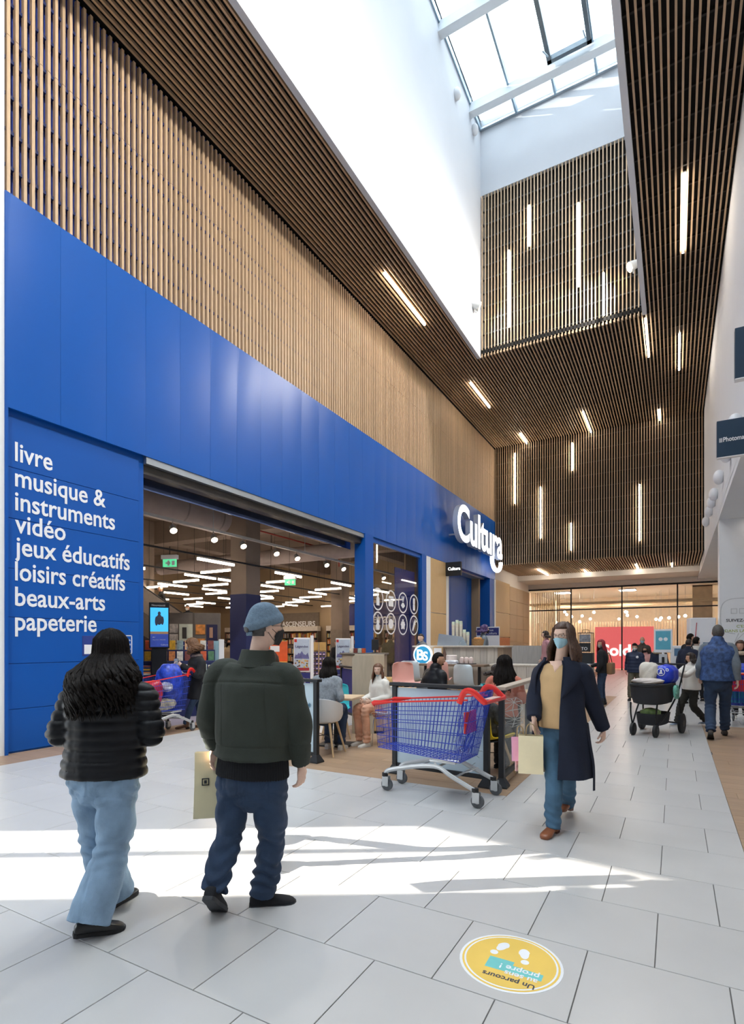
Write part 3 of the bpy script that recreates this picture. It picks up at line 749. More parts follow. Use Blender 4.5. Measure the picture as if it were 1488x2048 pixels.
# ---- game displays at the opening
def game_poster(par, x0, x1, z0, z1, y):
    h = z1 - z0
    card(par, x0, x1, z0, z1, M('poster_sky', 'b9c7da', .45, var=.15, vscale=5), 'poster', y)
    mb = MB()
    for k in range(5):
        cx = x0 + (x1 - x0) * (.1 + .2 * k); hh = h * (.14 + .1 * ((k * 7) % 3) / 2)
        mb.prism([(max(x0, cx - .13), z0 + h * .38), (min(x1, cx + .13), z0 + h * .38), (cx, z0 + h * .38 + hh)], 0, .003 + k * .0004, Matrix.Translation((0, y - .001, 0)) @ FACE['-Y'])
    mb.build('mountains', M('poster_violet', '6a6a9c', .5, var=.3, vscale=16), par)
    mb = MB()
    r2 = random.Random(int(x0 * 100))
    for k in range(26):
        cx, cz = r2.uniform(x0 + .03, x1 - .03), r2.uniform(z0 + h * .1, z0 + h * .36)
        mb.cur = k % 4; mb.ell((cx, y - .003, cz), (r2.uniform(.012, .03), .003, r2.uniform(.012, .03)), 8, 6)
    mb.build('crowd', [M('pc1', 'e0b94a', .5), M('pc2', '5d4a3e', .5), M('pc3', 'd98f3c', .5), M('pc4', 'd9d0c0', .5)], par)
    card(par, x0, x1, z0, z0 + h * .09, M('poster_red', 'a6323c', .5), 'strip', y - .003)
    o = text('title', 'Légendes', (x1 - x0) * .23, ((x0 + x1) / 2, y - .003, z1 - h * .27), '-Y', M('title_dark', '4a4670', .5), par, .002, 'CENTER', bold=.0008)
for k, (x, y, lb) in enumerate(((-8.72, 11.75, 'game display with mountain poster and white post left of the rack'), (-8.55, 13.55, 'game display with mountain poster beside the blue shop post'))):
    t = thing('game_display', lb, 'display', (x, y, 0), R(30), 'game displays in the shop opening')
    MB().rbox(-.24, .2, -.03, .03, .02, .78, .006).build('lower_panel', nvy, t)
    MB().rbox(-.24, .2, -.03, .03, .8, 1.72, .006).build('back_panel', letter_w, t)
    game_poster(t, -.22, .18, .84, 1.68, -.045)
    MB().rbox(.21, .29, -.06, .06, 0, 1.78, .006).build('white_post', letter_w, t)
    MB().rbox(-.26, .3, -.15, .15, 0, .025, .006).build('foot', alu, t)
    text('lettering', 'NOUVEAU', .05, (-.2, -.034, .62), '-Y', letter_w, t, .001); text('lettering', 'Légendes', .075, (-.2, -.034, .5), '-Y', letter_w, t, .001)
    MB().box(-.22, -.15, -.05, -.044, 1.6, 1.68).build('badge', M('badge_red', 'cf3a34', .5), t)
rk = thing('card_rack', 'rack of small purple packets between the two game displays', 'rack', (-8.75, 12.55, 0), R(30))
MB().rbox(-.2, .2, .0, .06, .02, 1.58, .006).rbox(-.02, .02, -.05, .05, 0, 1.6, .004).build('panel', M('rack_tan', 'a98d6e', .6), rk)
MB().rbox(-.2, .2, -.02, .04, 1.36, 1.6, .006).build('header', M('rack_card', 'c29a5b', .6), rk)
for c in range(4):
    for r_ in range(6):
        p = MB().rbox(-.19 + c * .098, -.11 + c * .098, -.05, -.005, .55 + r_ * .135, .65 + r_ * .135, .006).build('packet', M('packet_violet', '4a4277', .5, var=.4, vscale=30), rk)
        MB().box(-.175 + c * .098, -.125 + c * .098, -.054, -.049, .57 + r_ * .135, .61 + r_ * .135).build('print', M('packet_print', 'd9b9c4', .5), p)
ob_ = thing('cardboard_bin', 'orange cardboard display bin left of the game display', 'display', (-8.85, 10.9, 0), R(30))
MB().rbox(-.28, .2, -.2, .2, .02, 1.1, .01).build('bin_body', M('bin_yellow', 'd9963f', .6, var=.4, vscale=14), ob_)
MB().rbox(-.28, .2, .15, .2, 1.1, 1.62, .01).build('header_card', M('bin_orange', 'dc5d2c', .6), ob_)
MB().box(-.24, .0, .145, .149, 1.35, 1.5).build('white_label', letter_w, ob_)
# ---- pay desk
pd = thing('pay_desk', 'grey wooden pay desk with rounded end behind the cafe bins', 'desk', (-7.75, 13.2, 0), R(20))
MB().rbox(-.5, .7, -.3, .3, 0, 1.25, .03).build('body', M('desk_grey', 'a89a88', .6, var=.1), pd)
MB().rbox(-.55, .75, -.35, .35, 1.25, 1.3, .015).build('worktop', M('desk_top', '6c645c', .5), pd)
mo = thing('monitor', 'black till monitor on the grey pay desk', 'monitor', (-7.3, 13.2, 1.3), R(40))
MB().rbox(-.1, .1, -.02, .02, .08, .38, .01).build('screen', blackm, mo); MB().rbox(-.08, .08, -.07, .07, 0, .02, .005).cyl((0, 0, .01), (0, .0, .1), .02).build('stand', blackm, mo)
for k in range(4): tag(MB().rbox(-.05, .05, -.03, .03, 0, .13, .005).build('leaflet_box', covers[(k * 3 + 2) % 10], None, loc=(-7.95 + k * .11, 13.0 + k * .04, 1.3)), 'small leaflet box standing on the grey pay desk', 'box', 'leaflet boxes on the pay desk')
bd = thing('product_bin', 'low white bin full of colourful goods in the shop opening', 'bin', (-6.95, 13.35, 0), R(25))
MB().rbox(-.4, .4, -.3, .3, 0, .62, .02).build('bin_body', M('bin_wood', 'c9a56c', .6), bd)

# ---- the big illuminated letters, projecting sign
cs = thing('shop_letters', 'large white illuminated letters reading Cultura on the blue fascia', 'sign', (0, 0, 0))
glow = M('letter_glow', 'ffffff', .4, var=0, emit=2.2)
side_m = M('letter_side', 'b9c6dd', .4, var=0)
def big_letters():
    me = text_mesh('Cultura', 2.05, .11, 'LEFT', .045, .97, 6)
    xs = [v.co.x for v in me.vertices]; x0, x1 = min(xs), max(xs)
    f_ = 6.35 / (x1 - x0)
    for v in me.vertices: v.co.x = (v.co.x - x0) * f_
    me.transform(Matrix.Translation((-7.62, 20.35, 5.78)) @ FACE['X'])
    me.materials.append(side_m); me.materials.append(glow)
    for p in me.polygons: p.material_index = 1 if p.normal.x > .9 else 0
    return me
ob('letters', big_letters(), None, cs)
pts = [(-7.62, 25.7 + .75 * math.cos(a) + .35, 5.62 - .48 * math.sin(a)) for a in [math.pi * (1 - k / 14) for k in range(-1, 15)]]
MB().tube(pts, [.1] * len(pts), 10).build('smile', glow, cs, True)
mb = MB()
for y in (20.9, 22.3, 23.3, 24.3, 25.4): mb.box(-8.085, -7.7, y - .03, y + .03, 6.0, 6.06)
mb.build('brackets', alu, cs)
fs_ = thing('projecting_sign', 'small black projecting sign reading Cultura under the fascia', 'sign', (-7.78, 20.6, 4.3))
MB().rbox(-.32, .33, -.06, .06, 0, .55, .01).build('box', blackm, fs_)
text('lettering', 'Cultura', .17, (-.22, -.063, .22), '-Y', M('letter_lit', 'ffffff', .4, emit=1.2), fs_, .002, bold=.004)

# ---- round icons on the window
def icon(y, z, kind, idx):
    t = thing('window_icon', 'white round window sticker with a %s' % kind, 'sticker', (-8.185, y, z), 0, 'round icons on the shop window')
    outer, mb = [], MB()
    for k in range(32):
        a, b = 2 * math.pi * k / 32, 2 * math.pi * (k + 1) / 32
        vs = []
        for r_ in (.36, .315):
            for an in (a, b):
                for xx in (0, .004): vs.append((xx, r_ * math.cos(an), r_ * math.sin(an)))
        mb.add(vs, [(1, 3, 7, 5), (0, 4, 6, 2), (0, 2, 3, 1), (4, 5, 7, 6)])
    mb.build('ring', letter_w, t)
    P = {'bottle': [[(-.1, -.2), (.1, -.2), (.1, .02), (.04, .1), (.04, .22), (-.04, .22), (-.04, .1), (-.1, .02)]],
         'clapperboard': [[(-.17, -.18), (.17, -.18), (.17, .05), (-.17, .05)], [(-.17, .08), (.17, .08), (.19, .16), (-.15, .16)]],
         'bow': [[(-.16, -.1), (.0, -.2), (.16, -.1), (.05, .0), (-.05, .0)], [(-.1, .22), (-.03, .02), (.02, .06), (-.05, .24)], [(.1, .22), (.03, .02), (-.02, .06), (.05, .24)]],
         'ticket': [[(-.08, -.22), (.08, -.22), (.08, -.03), (.05, 0), (.08, .03), (.08, .22), (-.08, .22), (-.08, .03), (-.05, 0), (-.08, -.03)]],
         'guitar': [[(-.1, -.22), (.1, -.22), (.13, -.1), (.07, -.02), (.09, .06), (.02, .1), (.02, .26), (-.02, .26), (-.02, .1), (-.09, .06), (-.07, -.02), (-.13, -.1)]],
         'palette': [[(-.18, -.05), (-.1, -.16), (.08, -.16), (.18, -.05), (.15, .1), (.0, .17), (-.14, .1)]],
         'jigsaw piece': [[(-.13, -.16), (-.04, -.16), (0, -.11), (.04, -.16), (.13, -.16), (.13, -.05), (.18, 0), (.13, .05), (.13, .1), (.04, .1), (.05, .18), (-.05, .18), (-.04, .1), (-.13, .1), (-.13, .05), (-.18, 0), (-.13, -.05)]],
         'paint tube': [[(-.15, -.17), (-.08, -.22), (.13, .05), (.1, .15), (.14, .2), (.1, .23), (.06, .18), (-.02, .12)]]}[kind]
    mb = MB()
    for poly in P: mb.prism(poly, 0, .004, FACE['X'])
    mb.build('pictogram', letter_w, t)
for k, kd in enumerate(('bottle', 'clapperboard', 'bow', 'ticket')): icon(14.98 + k * .9, 2.97, kd, k)
for k, kd in enumerate(('guitar', 'palette', 'jigsaw piece', 'paint tube')): icon(14.98 + k * .9, 2.22, kd, k)
# notice stand inside the recess
nb = thing('notice_stand', 'white notice stand with a navy header before the blue recess', 'sign', (-7.6, 24.6, 0))
MB().rbox(-.55, .55, -.03, .03, .9, 2.35, .01).build('board', letter_w, nb); MB().box(-.52, .52, -.035, -.03, 1.95, 2.3).build('header', nvy, nb)
MB().rbox(-.4, .4, -.2, .2, 0, .03, .005).cyl((0, 0, 0), (0, 0, .95), .03).build('stand', alu, nb)
text('lettering', 'Bienvenue\nchez Cultura', .15, (-.35, -.037, 2.15), '-Y', letter_w, nb, .001)

# ================================================================== THE SHOP AT THE END OF THE HALL
warm = M('warm_wall', 'f3e6d4', .7, var=.05)
slab('floor_end_shop', -8.6, 3.5, 35.1, 44, -.12, 0.004, M('pale_floor', 'd9c9b8', .3, var=.04))
slab('wall_end_shop', -8.6, 3.5, 43.8, 44, 0, 5.3, warm)
slab('wall_end_shop_left', -8.8, -8.45, 35.1, 44, 0, 5.3, warm); slab('wall_end_shop_right', 3.4, 3.6, 35.1, 44, 0, 5.3, warm)
slab('ceiling_end_shop', -8.6, 3.5, 35.15, 44, 5.0, 5.2, cream)
gl = slab('window_3', -8.3, 3.35, 35.0, 35.08, 4.92, 5.02, blackm)
XM = (-8.3, -5.58, -2.73, .12, 2.9)
for x in XM: MB().box(x - .035, x + .035, 34.98, 35.08, 0, 4.95).build('mullion', blackm, gl)
MB().box(-8.3, 3.35, 34.98, 35.08, 3.62, 3.69).build('transom', blackm, gl)
for i in range(4):
    if i != 1: MB().box(XM[i] + .035, XM[i + 1] - .035, 35.02, 35.035, .02, 3.62).build('pane', glass_clear, gl)
    MB().box(XM[i] + .035, XM[i + 1] - .035, 35.02, 35.035, 3.69, 4.92).build('pane', glass_clear, gl)
MB().box(XM[1] + .035, XM[2] - .035, 35.02, 35.035, .02, 3.62).build('pane', glass_clear, gl)
scn = thing('slat_screen', 'wall of fine vertical wooden slats behind the far glass front', 'screen', (0, 38.6, 0))
sm = MB().box(-.03, .03, -.04, .04, 0, 3.0).mesh('slat')
for i in range(70): ob('slat', sm, M('pale_oak', 'e3cdac', .5, var=.1), scn, (-8.3 + i * .165, 0, 0))
cur = thing('slat_screen', 'tall bundle of pale wooden slats at the left of the far glass', 'screen', (-7.2, 36.2, 0))
sm2 = MB().box(-.03, .03, -.04, .04, 0, 4.9).mesh('slat')
for i in range(16): ob('slat', sm2, MATS['pale_oak'], cur, (-1.0 + i * .115, 0, 0))
for y in (36.3, 37.4, 38.5, 39.6):
    for x0 in (-6, ):
        MB().box(-8.4, 3.4, y, y + .12, 4.05, 4.2).build('ceiling_lath', MATS['pale_oak'], bpy.data.objects['ceiling_end_shop'])
sp_ = thing('sale_panel', 'bright pink panel with white lettering Soldes behind the far glass', 'panel', (-2.72, 36.2, 0))
MB().box(-1.62, 1.62, -.05, .05, .05, 2.6).build('panel', M('sale_pink', 'ea6a6c', .5, var=.02, emit=.55), sp_)
text('lettering', 'Soldes', .95, (0, -.06, .85), '-Y', M('sale_white', 'ffffff', .5, var=0, emit=.7), sp_, .004, 'CENTER', bold=.03)
globe_m = emit_mat('globe_lit', 'fff0dc', 24)
rg = random.Random(11)
for k in range(22):
    x, y, z = rg.uniform(-7.4, 2.6), rg.uniform(36.6, 42), rg.uniform(3.0, 3.75)
    t = thing('globe_pendant', 'small lit globe hanging behind the far glass front', 'lamp', (x, y, z), 0, 'globe pendants of the far shop')
    MB().ell((0, 0, 0), (.085, .085, .085), 12, 8).build('globe', globe_m, t, True); MB().cyl((0, 0, .08), (0, 0, 5.0 - z), .006, n=5).build('cord', alu, t)
for x in (-6.5, -2.6, 1.4):  # glowing panels added to brighten the far shop
    t = thing('fill_panel_light', 'added square fill light under the far shop ceiling', 'light', (x, 37.5, 4.93), 0, 'added fill lights of the far shop')
    MB().box(-.5, .5, -.5, .5, 0, .06).build('frame', letter_w, t); MB().box(-.45, .45, -.45, .45, -.01, 0).build('diffuser', emit_mat('fill_panel_lit', 'fff0de', 42), t)
# concrete-clad pillar behind the glass at right
slab('trim_30', .9, 1.9, 37.0, 37.8, 0, 5.0, M('travertine', 'd6c3a8', .7, var=.15, vscale=3))

# ================================================================== SIGNS ON THE RIGHT
navy_s = M('photo_navy', '1f3a52', .4, var=.05)
s1 = thing('projecting_sign', 'dark blue projecting sign reading Photomaton on the right wall', 'sign', (.85, 10.6, 4.62))
MB().rbox(-.25, .25, -.05, .05, 0, .6, .006).build('box', navy_s, s1)
MB().box(-.25, .25, -.052, .05, -.012, .0).build('lit_edge', letter_w, s1)
MB().box(.2, .32, -.03, .03, .5, .62).build('bracket', alu, s1)
for k in range(4): MB().box(-.215 + k * .012, -.209 + k * .012, -.053, -.05, .24, .31).build('bar_mark', letter_w, s1)
text('lettering', 'Photomaton', .105, (-.165, -.053, .245), '-Y', letter_w, s1, .001, bold=.002, sx=.76)
s2 = thing('projecting_sign', 'dark blue projecting sign cut by the right picture edge, upper one', 'sign', (.87, 8.0, 4.8))
MB().rbox(-.23, .23, -.05, .05, 0, .62, .006).build('box', navy_s, s2)
MB().box(-.23, .23, -.052, .05, -.012, 0).build('lit_edge', letter_w, s2); MB().box(.2, .32, -.03, .03, .45, .6).build('bracket', alu, s2)
# speech bubble and lettering on the right-hand pier
bub = MB(); N_ = 40
for k in range(N_):
    a, b = 2 * math.pi * k / N_, 2 * math.pi * (k + 1) / N_
    if 4.4 < a < 4.9: continue
    def sp2(an, r_): return (1.68 + (.52 + r_) * math.copysign(abs(math.cos(an)) ** .6, math.cos(an)), 18.597, 2.35 + (.5 + r_) * math.copysign(abs(math.sin(an)) ** .6, math.sin(an)))
    bub.quad(sp2(a, 0), sp2(b, 0), sp2(b, .02), sp2(a, .02))
bub.quad((1.58, 18.597, 1.86), (1.6, 18.597, 1.86), (1.5, 18.597, 1.6), (1.48, 18.597, 1.6)); bub.quad((1.7, 18.597, 1.86), (1.72, 18.597, 1.86), (1.5, 18.597, 1.6), (1.48, 18.597, 1.6))
bub.build('speech_bubble', M('bubble_grey', 'c9ccd0', .6), pr)
text('lettering', 'SUIVEZ-NOUS', .115, (1.68, 18.596, 2.19), '-Y', M('ink_grey', '3a3d42', .6), pr, .001, 'CENTER', bold=.002, sx=1.1)
text('lettering', "C'EST", .11, (1.68, 18.596, 2.02), '-Y', M('ink_green', '9fb33a', .6), pr, .001, 'CENTER', sx=1.1)
text('lettering', 'DANS LA BOÎTE', .11, (1.68, 18.596, 1.89), '-Y', MATS['ink_green'], pr, .001, 'CENTER', sx=1.1)
ic = MB()
for k in range(3): 
    x = 1.4 + k * .2
    for (a, b, c, d_) in ((x, x + .15, 2.42, 2.435), (x, x + .15, 2.555, 2.57), (x, x + .015, 2.42, 2.57), (x + .135, x + .15, 2.42, 2.57)): ic.box(a, b, 18.594, 18.6, c, d_)
ic.build('outline_icons', MATS['bubble_grey'], pr)

# ---- floor sticker
def disc(r, z0, z1, n=48, ry=None): return [(r * math.cos(2 * math.pi * k / n), (ry or r) * math.sin(2 * math.pi * k / n)) for k in range(n)]
st = thing('floor_sticker', 'round yellow floor sticker with white footprints and upside-down lettering', 'sticker', (-.70, 2.63, .0), R(180))
for r_, m_, z, nm in ((.245, letter_w, .001, 'rim'), (.232, M('sticker_yellow', 'efc95c', .45, var=.05), .0016, 'ring'), (.222, letter_w, .0020, 'inner_rim'), (.213, MATS['sticker_yellow'], .0024, 'face')):
    MB().prism(disc(r_, 0, 0), 0, z).build(nm, m_, st)
teal = M('sticker_teal', '6fc6c4', .5)
MB().prism([(-.165, .008), (.10, -.004), (.10, .066), (-.165, .06)], .0024, .0027, Matrix.Translation((0, .03, 0))).build('teal_band', teal, st)
MB().prism([(-.02, .0), (.10, .0), (.10, .05), (-.02, .05)], .0024, .0026, Matrix.Translation((0, 0, 0))).build('teal_band', teal, st)
for k, (s, y, sz, m_) in enumerate((('Un parcours', .135, .048, M('ink_dark', '3a3f4c', .6)), ('au sens', .085, .052, letter_w), ('propre !', .04, .056, letter_w))):
    me = text_mesh(s, sz, .0001, 'LEFT', .001); me.transform(Matrix.Translation((-.15, y, .0032))); ob('lettering', me, m_, st)
for (cx, cy3, an, nm) in ((.075, -.09, R(160), 'a'), (-.05, -.075, R(195), 'b')):
    rm = Matrix.Translation((cx, cy3, 0)) @ Matrix.Rotation(an, 4, 'Z')
    sole = [(.028 * math.cos(a) * (1 if math.sin(a) > 0 else .8), .045 * math.sin(a) + .02) for a in [2 * math.pi * k / 20 for k in range(20)]]
    heel = [(.02 * math.cos(a), .02 * math.sin(a) - .052) for a in [2 * math.pi * k / 16 for k in range(16)]]
    MB().prism(sole, .0024, .0028, rm).prism(heel, .0024, .0028, rm).build('footprint', letter_w, st)
# ================================================================== FURNITURE AND EQUIPMENT
def sheet(mb, grid, th):
    # a thick sheet from a grid of points (rows of equal length)
    nr, nc = len(grid), len(grid[0]); P = [[Vector(p) for p in r] for r in grid]; top, bot = [], []
    for i in range(nr):
        for j in range(nc):
            du = P[min(i + 1, nr - 1)][j] - P[max(i - 1, 0)][j]; dv = P[i][min(j + 1, nc - 1)] - P[i][max(j - 1, 0)]
            n_ = du.cross(dv)
            n_ = n_.normalized() if n_.length > 1e-9 else Vector((0, 0, 1))
            top.append(P[i][j] + n_ * th / 2); bot.append(P[i][j] - n_ * th / 2)
    o = nr * nc; fs = []
    for i in range(nr - 1):
        for j in range(nc - 1):
            a, b, c, d = i * nc + j, i * nc + j + 1, (i + 1) * nc + j + 1, (i + 1) * nc + j
            fs += [(a, d, c, b), (o + a, o + b, o + c, o + d)]
    edge = [j for j in range(nc)] + [i * nc + nc - 1 for i in range(1, nr)] + [(nr - 1) * nc + j for j in range(nc - 2, -1, -1)] + [i * nc for i in range(nr - 2, 0, -1)]
    for k in range(len(edge)):
        a, b = edge[k], edge[(k + 1) % len(edge)]; fs.append((a, b, o + b, o + a))
    mb.add(top + bot, fs); return mb
def crom(pts, k=5):
    P = [Vector(p) for p in pts]; out = []
    for i in range(len(P) - 1):
        p0, p1, p2, p3 = P[max(i - 1, 0)], P[i], P[i + 1], P[min(i + 2, len(P) - 1)]
        for j in range(k):
            t = j / k
            out.append(.5 * ((2 * p1) + (p2 - p0) * t + (2 * p0 - 5 * p1 + 4 * p2 - p3) * t * t + (3 * p1 - p0 - 3 * p2 + p3) * t ** 3))
    out.append(P[-1]); return out
beech = M('beech', 'd2b48a', .5, var=.1, vscale=4, stretch=(12, 12, 1.5))
chrome = M('chrome', 'c9ccd0', .18, metal=1., var=.02)
def shell_grid(sz, w=.23, back=.42):
    prof = crom([(0, .23, sz - .03), (0, .19, sz), (0, .0, sz - .02), (0, -.16, sz - .005), (0, -.215, sz + .1), (0, -.245, sz + .27), (0, -.265, sz + back)], 3)
    g = []; n = len(prof)
    for i, p in enumerate(prof):
        f = i / (n - 1); ww = w * (1 - .12 * max(0, (f - .6) / .4) ** 2 - .25 * max(0, (f - .93) / .07) - .06 * max(0, (.1 - f) / .1)); r = []
        for j in range(9):
            v = (j - 4) / 4
            lift = .055 * v * v * (1 - f) + .02 * v * v; fwd = .09 * v * v * max(0, f - .3) / .7
            r.append((v * ww, p.y + fwd, p.z + lift - (.03 * v * v * max(0, f - .9) / .1)))
        g.append(r)
    return g
def chair(name, label, loc, rz, mat, sz=.45, legs='wood', cat='chair', group=None, style='shell'):
    t = thing(name, label, cat, loc, rz, group)
    if style == 'shell': sheet(MB(), shell_grid(sz), .012).build('seat_shell', mat, t, True)
    elif style == 'lattice':
        bm = bmesh.new(); g = shell_grid(sz, .25, .4); r_ = random.Random(5)
        rows = [r[::2] for r in g[::2]]; vv = [[bm.verts.new(Vector(p) + (Vector((r_.uniform(-.022, .022), 0, r_.uniform(-.02, .02))) if 0 < j < len(r) - 1 else Vector())) for j, p in enumerate(r)] for r in rows]
        for i in range(len(vv) - 1):
            for j in range(len(vv[0]) - 1):
                a, b, c, d = vv[i][j], vv[i][j + 1], vv[i + 1][j + 1], vv[i + 1][j]
                if (i + j) % 2: bm.faces.new((a, b, c)); bm.faces.new((a, c, d))
                else: bm.faces.new((a, b, d)); bm.faces.new((b, c, d))
        bmesh.ops.wireframe(bm, faces=bm.faces[:], thickness=.02, use_replace=True, use_even_offset=False, use_boundary=True)
        me = bpy.data.meshes.new('seat_shell'); bm.to_mesh(me); bm.free(); ob('seat_shell', me, mat, t)
    elif style == 'tub':
        g = []
        for i in range(9):
            f = i / 8; r = []
            for j in range(19):
                a = R(-205 + 230 * j / 18); c = abs(j - 9) / 9
                top = sz + .33 - .14 * c ** 2 - (.1 if c > .95 else 0)
                rr = .2 + .06 * f ** .6
                z = sz + .0 + (top - sz) * f
                r.append((rr * 1.02 * math.cos(a), rr * math.sin(a) - .02 * f, z))
            g.append(r)
        # the wrap-round wall
        sheet(MB(), g, .014).build('tub_shell', mat, t, True)
        MB().lathe([(.0, -.03), (.14, -.03), (.205, .0), (.215, .04), (.2, .03), (.0, .02)], (0, 0, sz), 24, False).build('seat', mat, t, True)
    if legs == 'wood':
        for sx in (-1, 1):
            for sy in (-1, 1):
                MB().tube([(sx * .13, sy * .12, sz - .02), (sx * (.21 + .02), sy * .22, 0.0)], [.019, .012], 10).build('leg', beech, t, True)
        mb = MB()
        for (a, b) in (((-.17, -.165), (.17, .165)), ((.17, -.165), (-.17, .165))): mb.cyl((a[0], a[1], sz * .55), (b[0], b[1], sz * .55), .005, n=6)
        mb.box(-.12, .12, -.12, .12, sz - .045, sz - .03); mb.build('brace', blackm, t)
    elif legs == 'chrome':
        for sx in (-1, 1):
            MB().tube(crom([(sx * .19, .2, 0), (sx * .185, .17, sz - .06), (sx * .17, .1, sz - .035), (sx * .17, -.1, sz - .035), (sx * .185, -.2, sz - .06), (sx * .2, -.25, 0)], 5), .009, 8).build('leg', chrome, t, True)
    return t
white_pl = M('chair_white', 'eef0f1', .35, var=.01); pink_pl = M('chair_pink', 'd9a59b', .45, var=.02); grey_pl = M('chair_pale', 'c7d3da', .4, var=.02)
teal_pl = M('chair_teal', '35b3bd', .4, var=.02); yel_pl = M('chair_yellow', 'f0cf1e', .4, var=.02)
chair('cafe_armchair', 'white tub armchair on beech legs under the grey-sweater woman', (-4.33, 6.35, 0), R(10), white_pl, .47, 'wood', style='tub')
chair('cafe_chair', 'white shell chair on chrome legs under the girl in the white hoodie', (-4.02, 7.42, 0), R(140), white_pl, .46, 'chrome')
chair('cafe_chair', 'turquoise shell chair behind the cafe table', (-4.92, 7.55, 0), R(215), teal_pl, .46, 'wood')
chair('bar_stool', 'tall pink shell stool nearest the wooden bin station', (-4.48, 9.35, 0), R(-130), pink_pl, .78, 'wood', 'stool')
chair('bar_stool', 'tall pink shell stool tucked under the bar counter', (-4.3, 10.55, 0), R(10), pink_pl, .78, 'wood', 'stool')
chair('bar_stool', 'tall pale grey stool between the two pink ones', (-4.88, 10.5, 0), R(0), grey_pl, .78, 'wood', 'stool')
chair('bar_stool', 'tall pale grey stool right of the man in black', (-3.32, 9.6, 0), R(-20), grey_pl, .76, 'wood', 'stool')
chair('cafe_chair', 'white lattice chair under the woman with long black hair', (-2.02, 7.25, 0), R(15), white_pl, .46, 'chrome', style='lattice')
chair('cafe_chair', 'yellow shell chair behind the corner post of the barrier', (-1.98, 6.42, 0), R(-30), yel_pl, .42, 'wood')
chair('cafe_chair', 'dark shell chair under the man in the black jacket', (-3.35, 7.95, 0), R(-40), M('chair_dark', '3b3e44', .5), .46, 'wood')
chair('cafe_chair', 'turquoise chair under the girl with glasses', (-2.78, 9.45, 0), R(-90), teal_pl, .42, 'wood')
wood_top = M('table_top', 'd2b896', .4, var=.08, vscale=4, stretch=(1.5, 14, 14))
def table(label, loc, rz, w, d, h=.75):
    t = thing('cafe_table', label, 'table', loc, rz, 'cafe tables')
    MB().rbox(-w / 2, w / 2, -d / 2, d / 2, h - .035, h, .006).build('table_top', wood_top, t)
    MB().rbox(-.035, .035, -.035, .035, .02, h - .035, .006).build('pedestal', blackm, t)
    MB().rbox(-.25, .25, -.22, .22, 0, .02, .004).build('base_plate', blackm, t)
table('wooden cafe table between the two seated at the left barrier', (-4.55, 7.0, 0), R(12), .72, .62)
table('wooden cafe table beside the bin station', (-4.12, 8.78, 0), R(8), .7, .6)
table('wooden cafe table between the woman with black hair and the barrier', (-2.02, 7.98, 0), R(0), .5, .55, .74)
table('wooden cafe table before the girl with glasses', (-2.2, 9.35, 0), R(0), .6, .6)
tp = thing('tablet', 'dark tablet lying on the left cafe table', 'tablet', (-4.62, 7.1, .75), R(20))
MB().rbox(-.11, .11, -.08, .08, 0, .012, .004).build('case', blackm, tp); MB().box(-.1, .1, -.07, .07, .012, .0135).build('glass', M('tablet_glass', '28425c', .1), tp)

# ---- barriers of the cafe
panel_print = M('print_pale_blue', 'c4d9e6', .25, var=.12, vscale=2.2, alpha=.93)
def barrier(label, x0, y0, x1, y1, mat, posts=(1, 1), rail=blackm, railw=.05, z0=.13):
    d = Vector((x1 - x0, y1 - y0, 0)); L_ = d.length; rz = math.atan2(d.y, d.x)
    t = thing('glass_barrier', label, 'barrier', (x0, y0, 0), rz, 'cafe barriers')
    for k, x in enumerate((0, L_)):
        if posts[k]:
            MB().rbox(x - .03, x + .03, -.03, .03, 0, 1.05, .005).build('post', blackm, t)
            MB().ring_loft([[(x + sx * r_, sy * r_, z) for sx, sy in ((-1, -1), (1, -1), (1, 1), (-1, 1))] for r_, z in ((.075, 0), (.075, .015), (.032, .1))]).build('post_foot', blackm, t)
    MB().rbox(-.06, L_ + .06, -railw, railw, 1.05, 1.09, .008).build('hand_rail', rail, t)
    MB().rbox(.03, L_ - .03, -.02, .02, z0 - .05, z0, .004).build('bottom_rail', blackm, t)
    MB().box(.03, L_ - .03, -.006, .006, z0, 1.03).build('glass_panel', mat, t)
    return t
b1 = barrier('printed glass barrier behind the blue trolley', -2.94, 5.82, -1.78, 5.72, panel_print)
rb = random.Random(4); mb = MB()
for k in range(34):      # printed winter branches and a cup at the lower right
    x, z = rb.uniform(.7, 1.08), rb.uniform(.2, .75); a = rb.uniform(0, 6.28)
    mb.tube([(x, -.0075, z), (x + .05 * math.cos(a), -.0075, z + .05 * math.sin(a))], .003, 4)
mb.build('printed_twigs', M('print_grey', '8d9aa2', .6), b1)
MB().tube([(.9 + .06 * math.cos(a), -.008, .38 + .035 * math.sin(a)) for a in [k * math.pi / 8 for k in range(17)]], .006, 5).build('printed_cup', M('print_brown', '9b8476', .6), b1)
b2 = barrier('printed glass barrier half hidden by the man in the olive jacket', -5.2, 5.9, -4.1, 5.82, panel_print)
mb = MB()
for k in range(6): a = k * math.pi / 6; mb.tube([(.99 - .035 * math.cos(a), -.009, .74 - .035 * math.sin(a)), (.99 + .035 * math.cos(a), -.009, .74 + .035 * math.sin(a))], .003, 4)
mb.tube(crom([(1.0, -.009, .6), (1.0, -.009, .45), (.97, -.009, .34)], 4), .003, 4); mb.build('printed_star', M('print_blue', '4f7f9a', .6), b2)
barrier('clear glass barrier with wooden rail along the walkway, near section', -1.64, 5.80, -1.72, 8.4, glass_clear, (1, 1), M('rail_wood', 'b9ab9c', .5, var=.1, vscale=5), .06)
barrier('clear glass barrier with wooden rail along the walkway, far section', -1.73, 8.55, -1.8, 11.0, glass_clear, (1, 1), MATS['rail_wood'], .06)
barrier('dark framed barrier beside the game display', -6.3, 9.9, -5.2, 9.0, nvy, (1, 1))

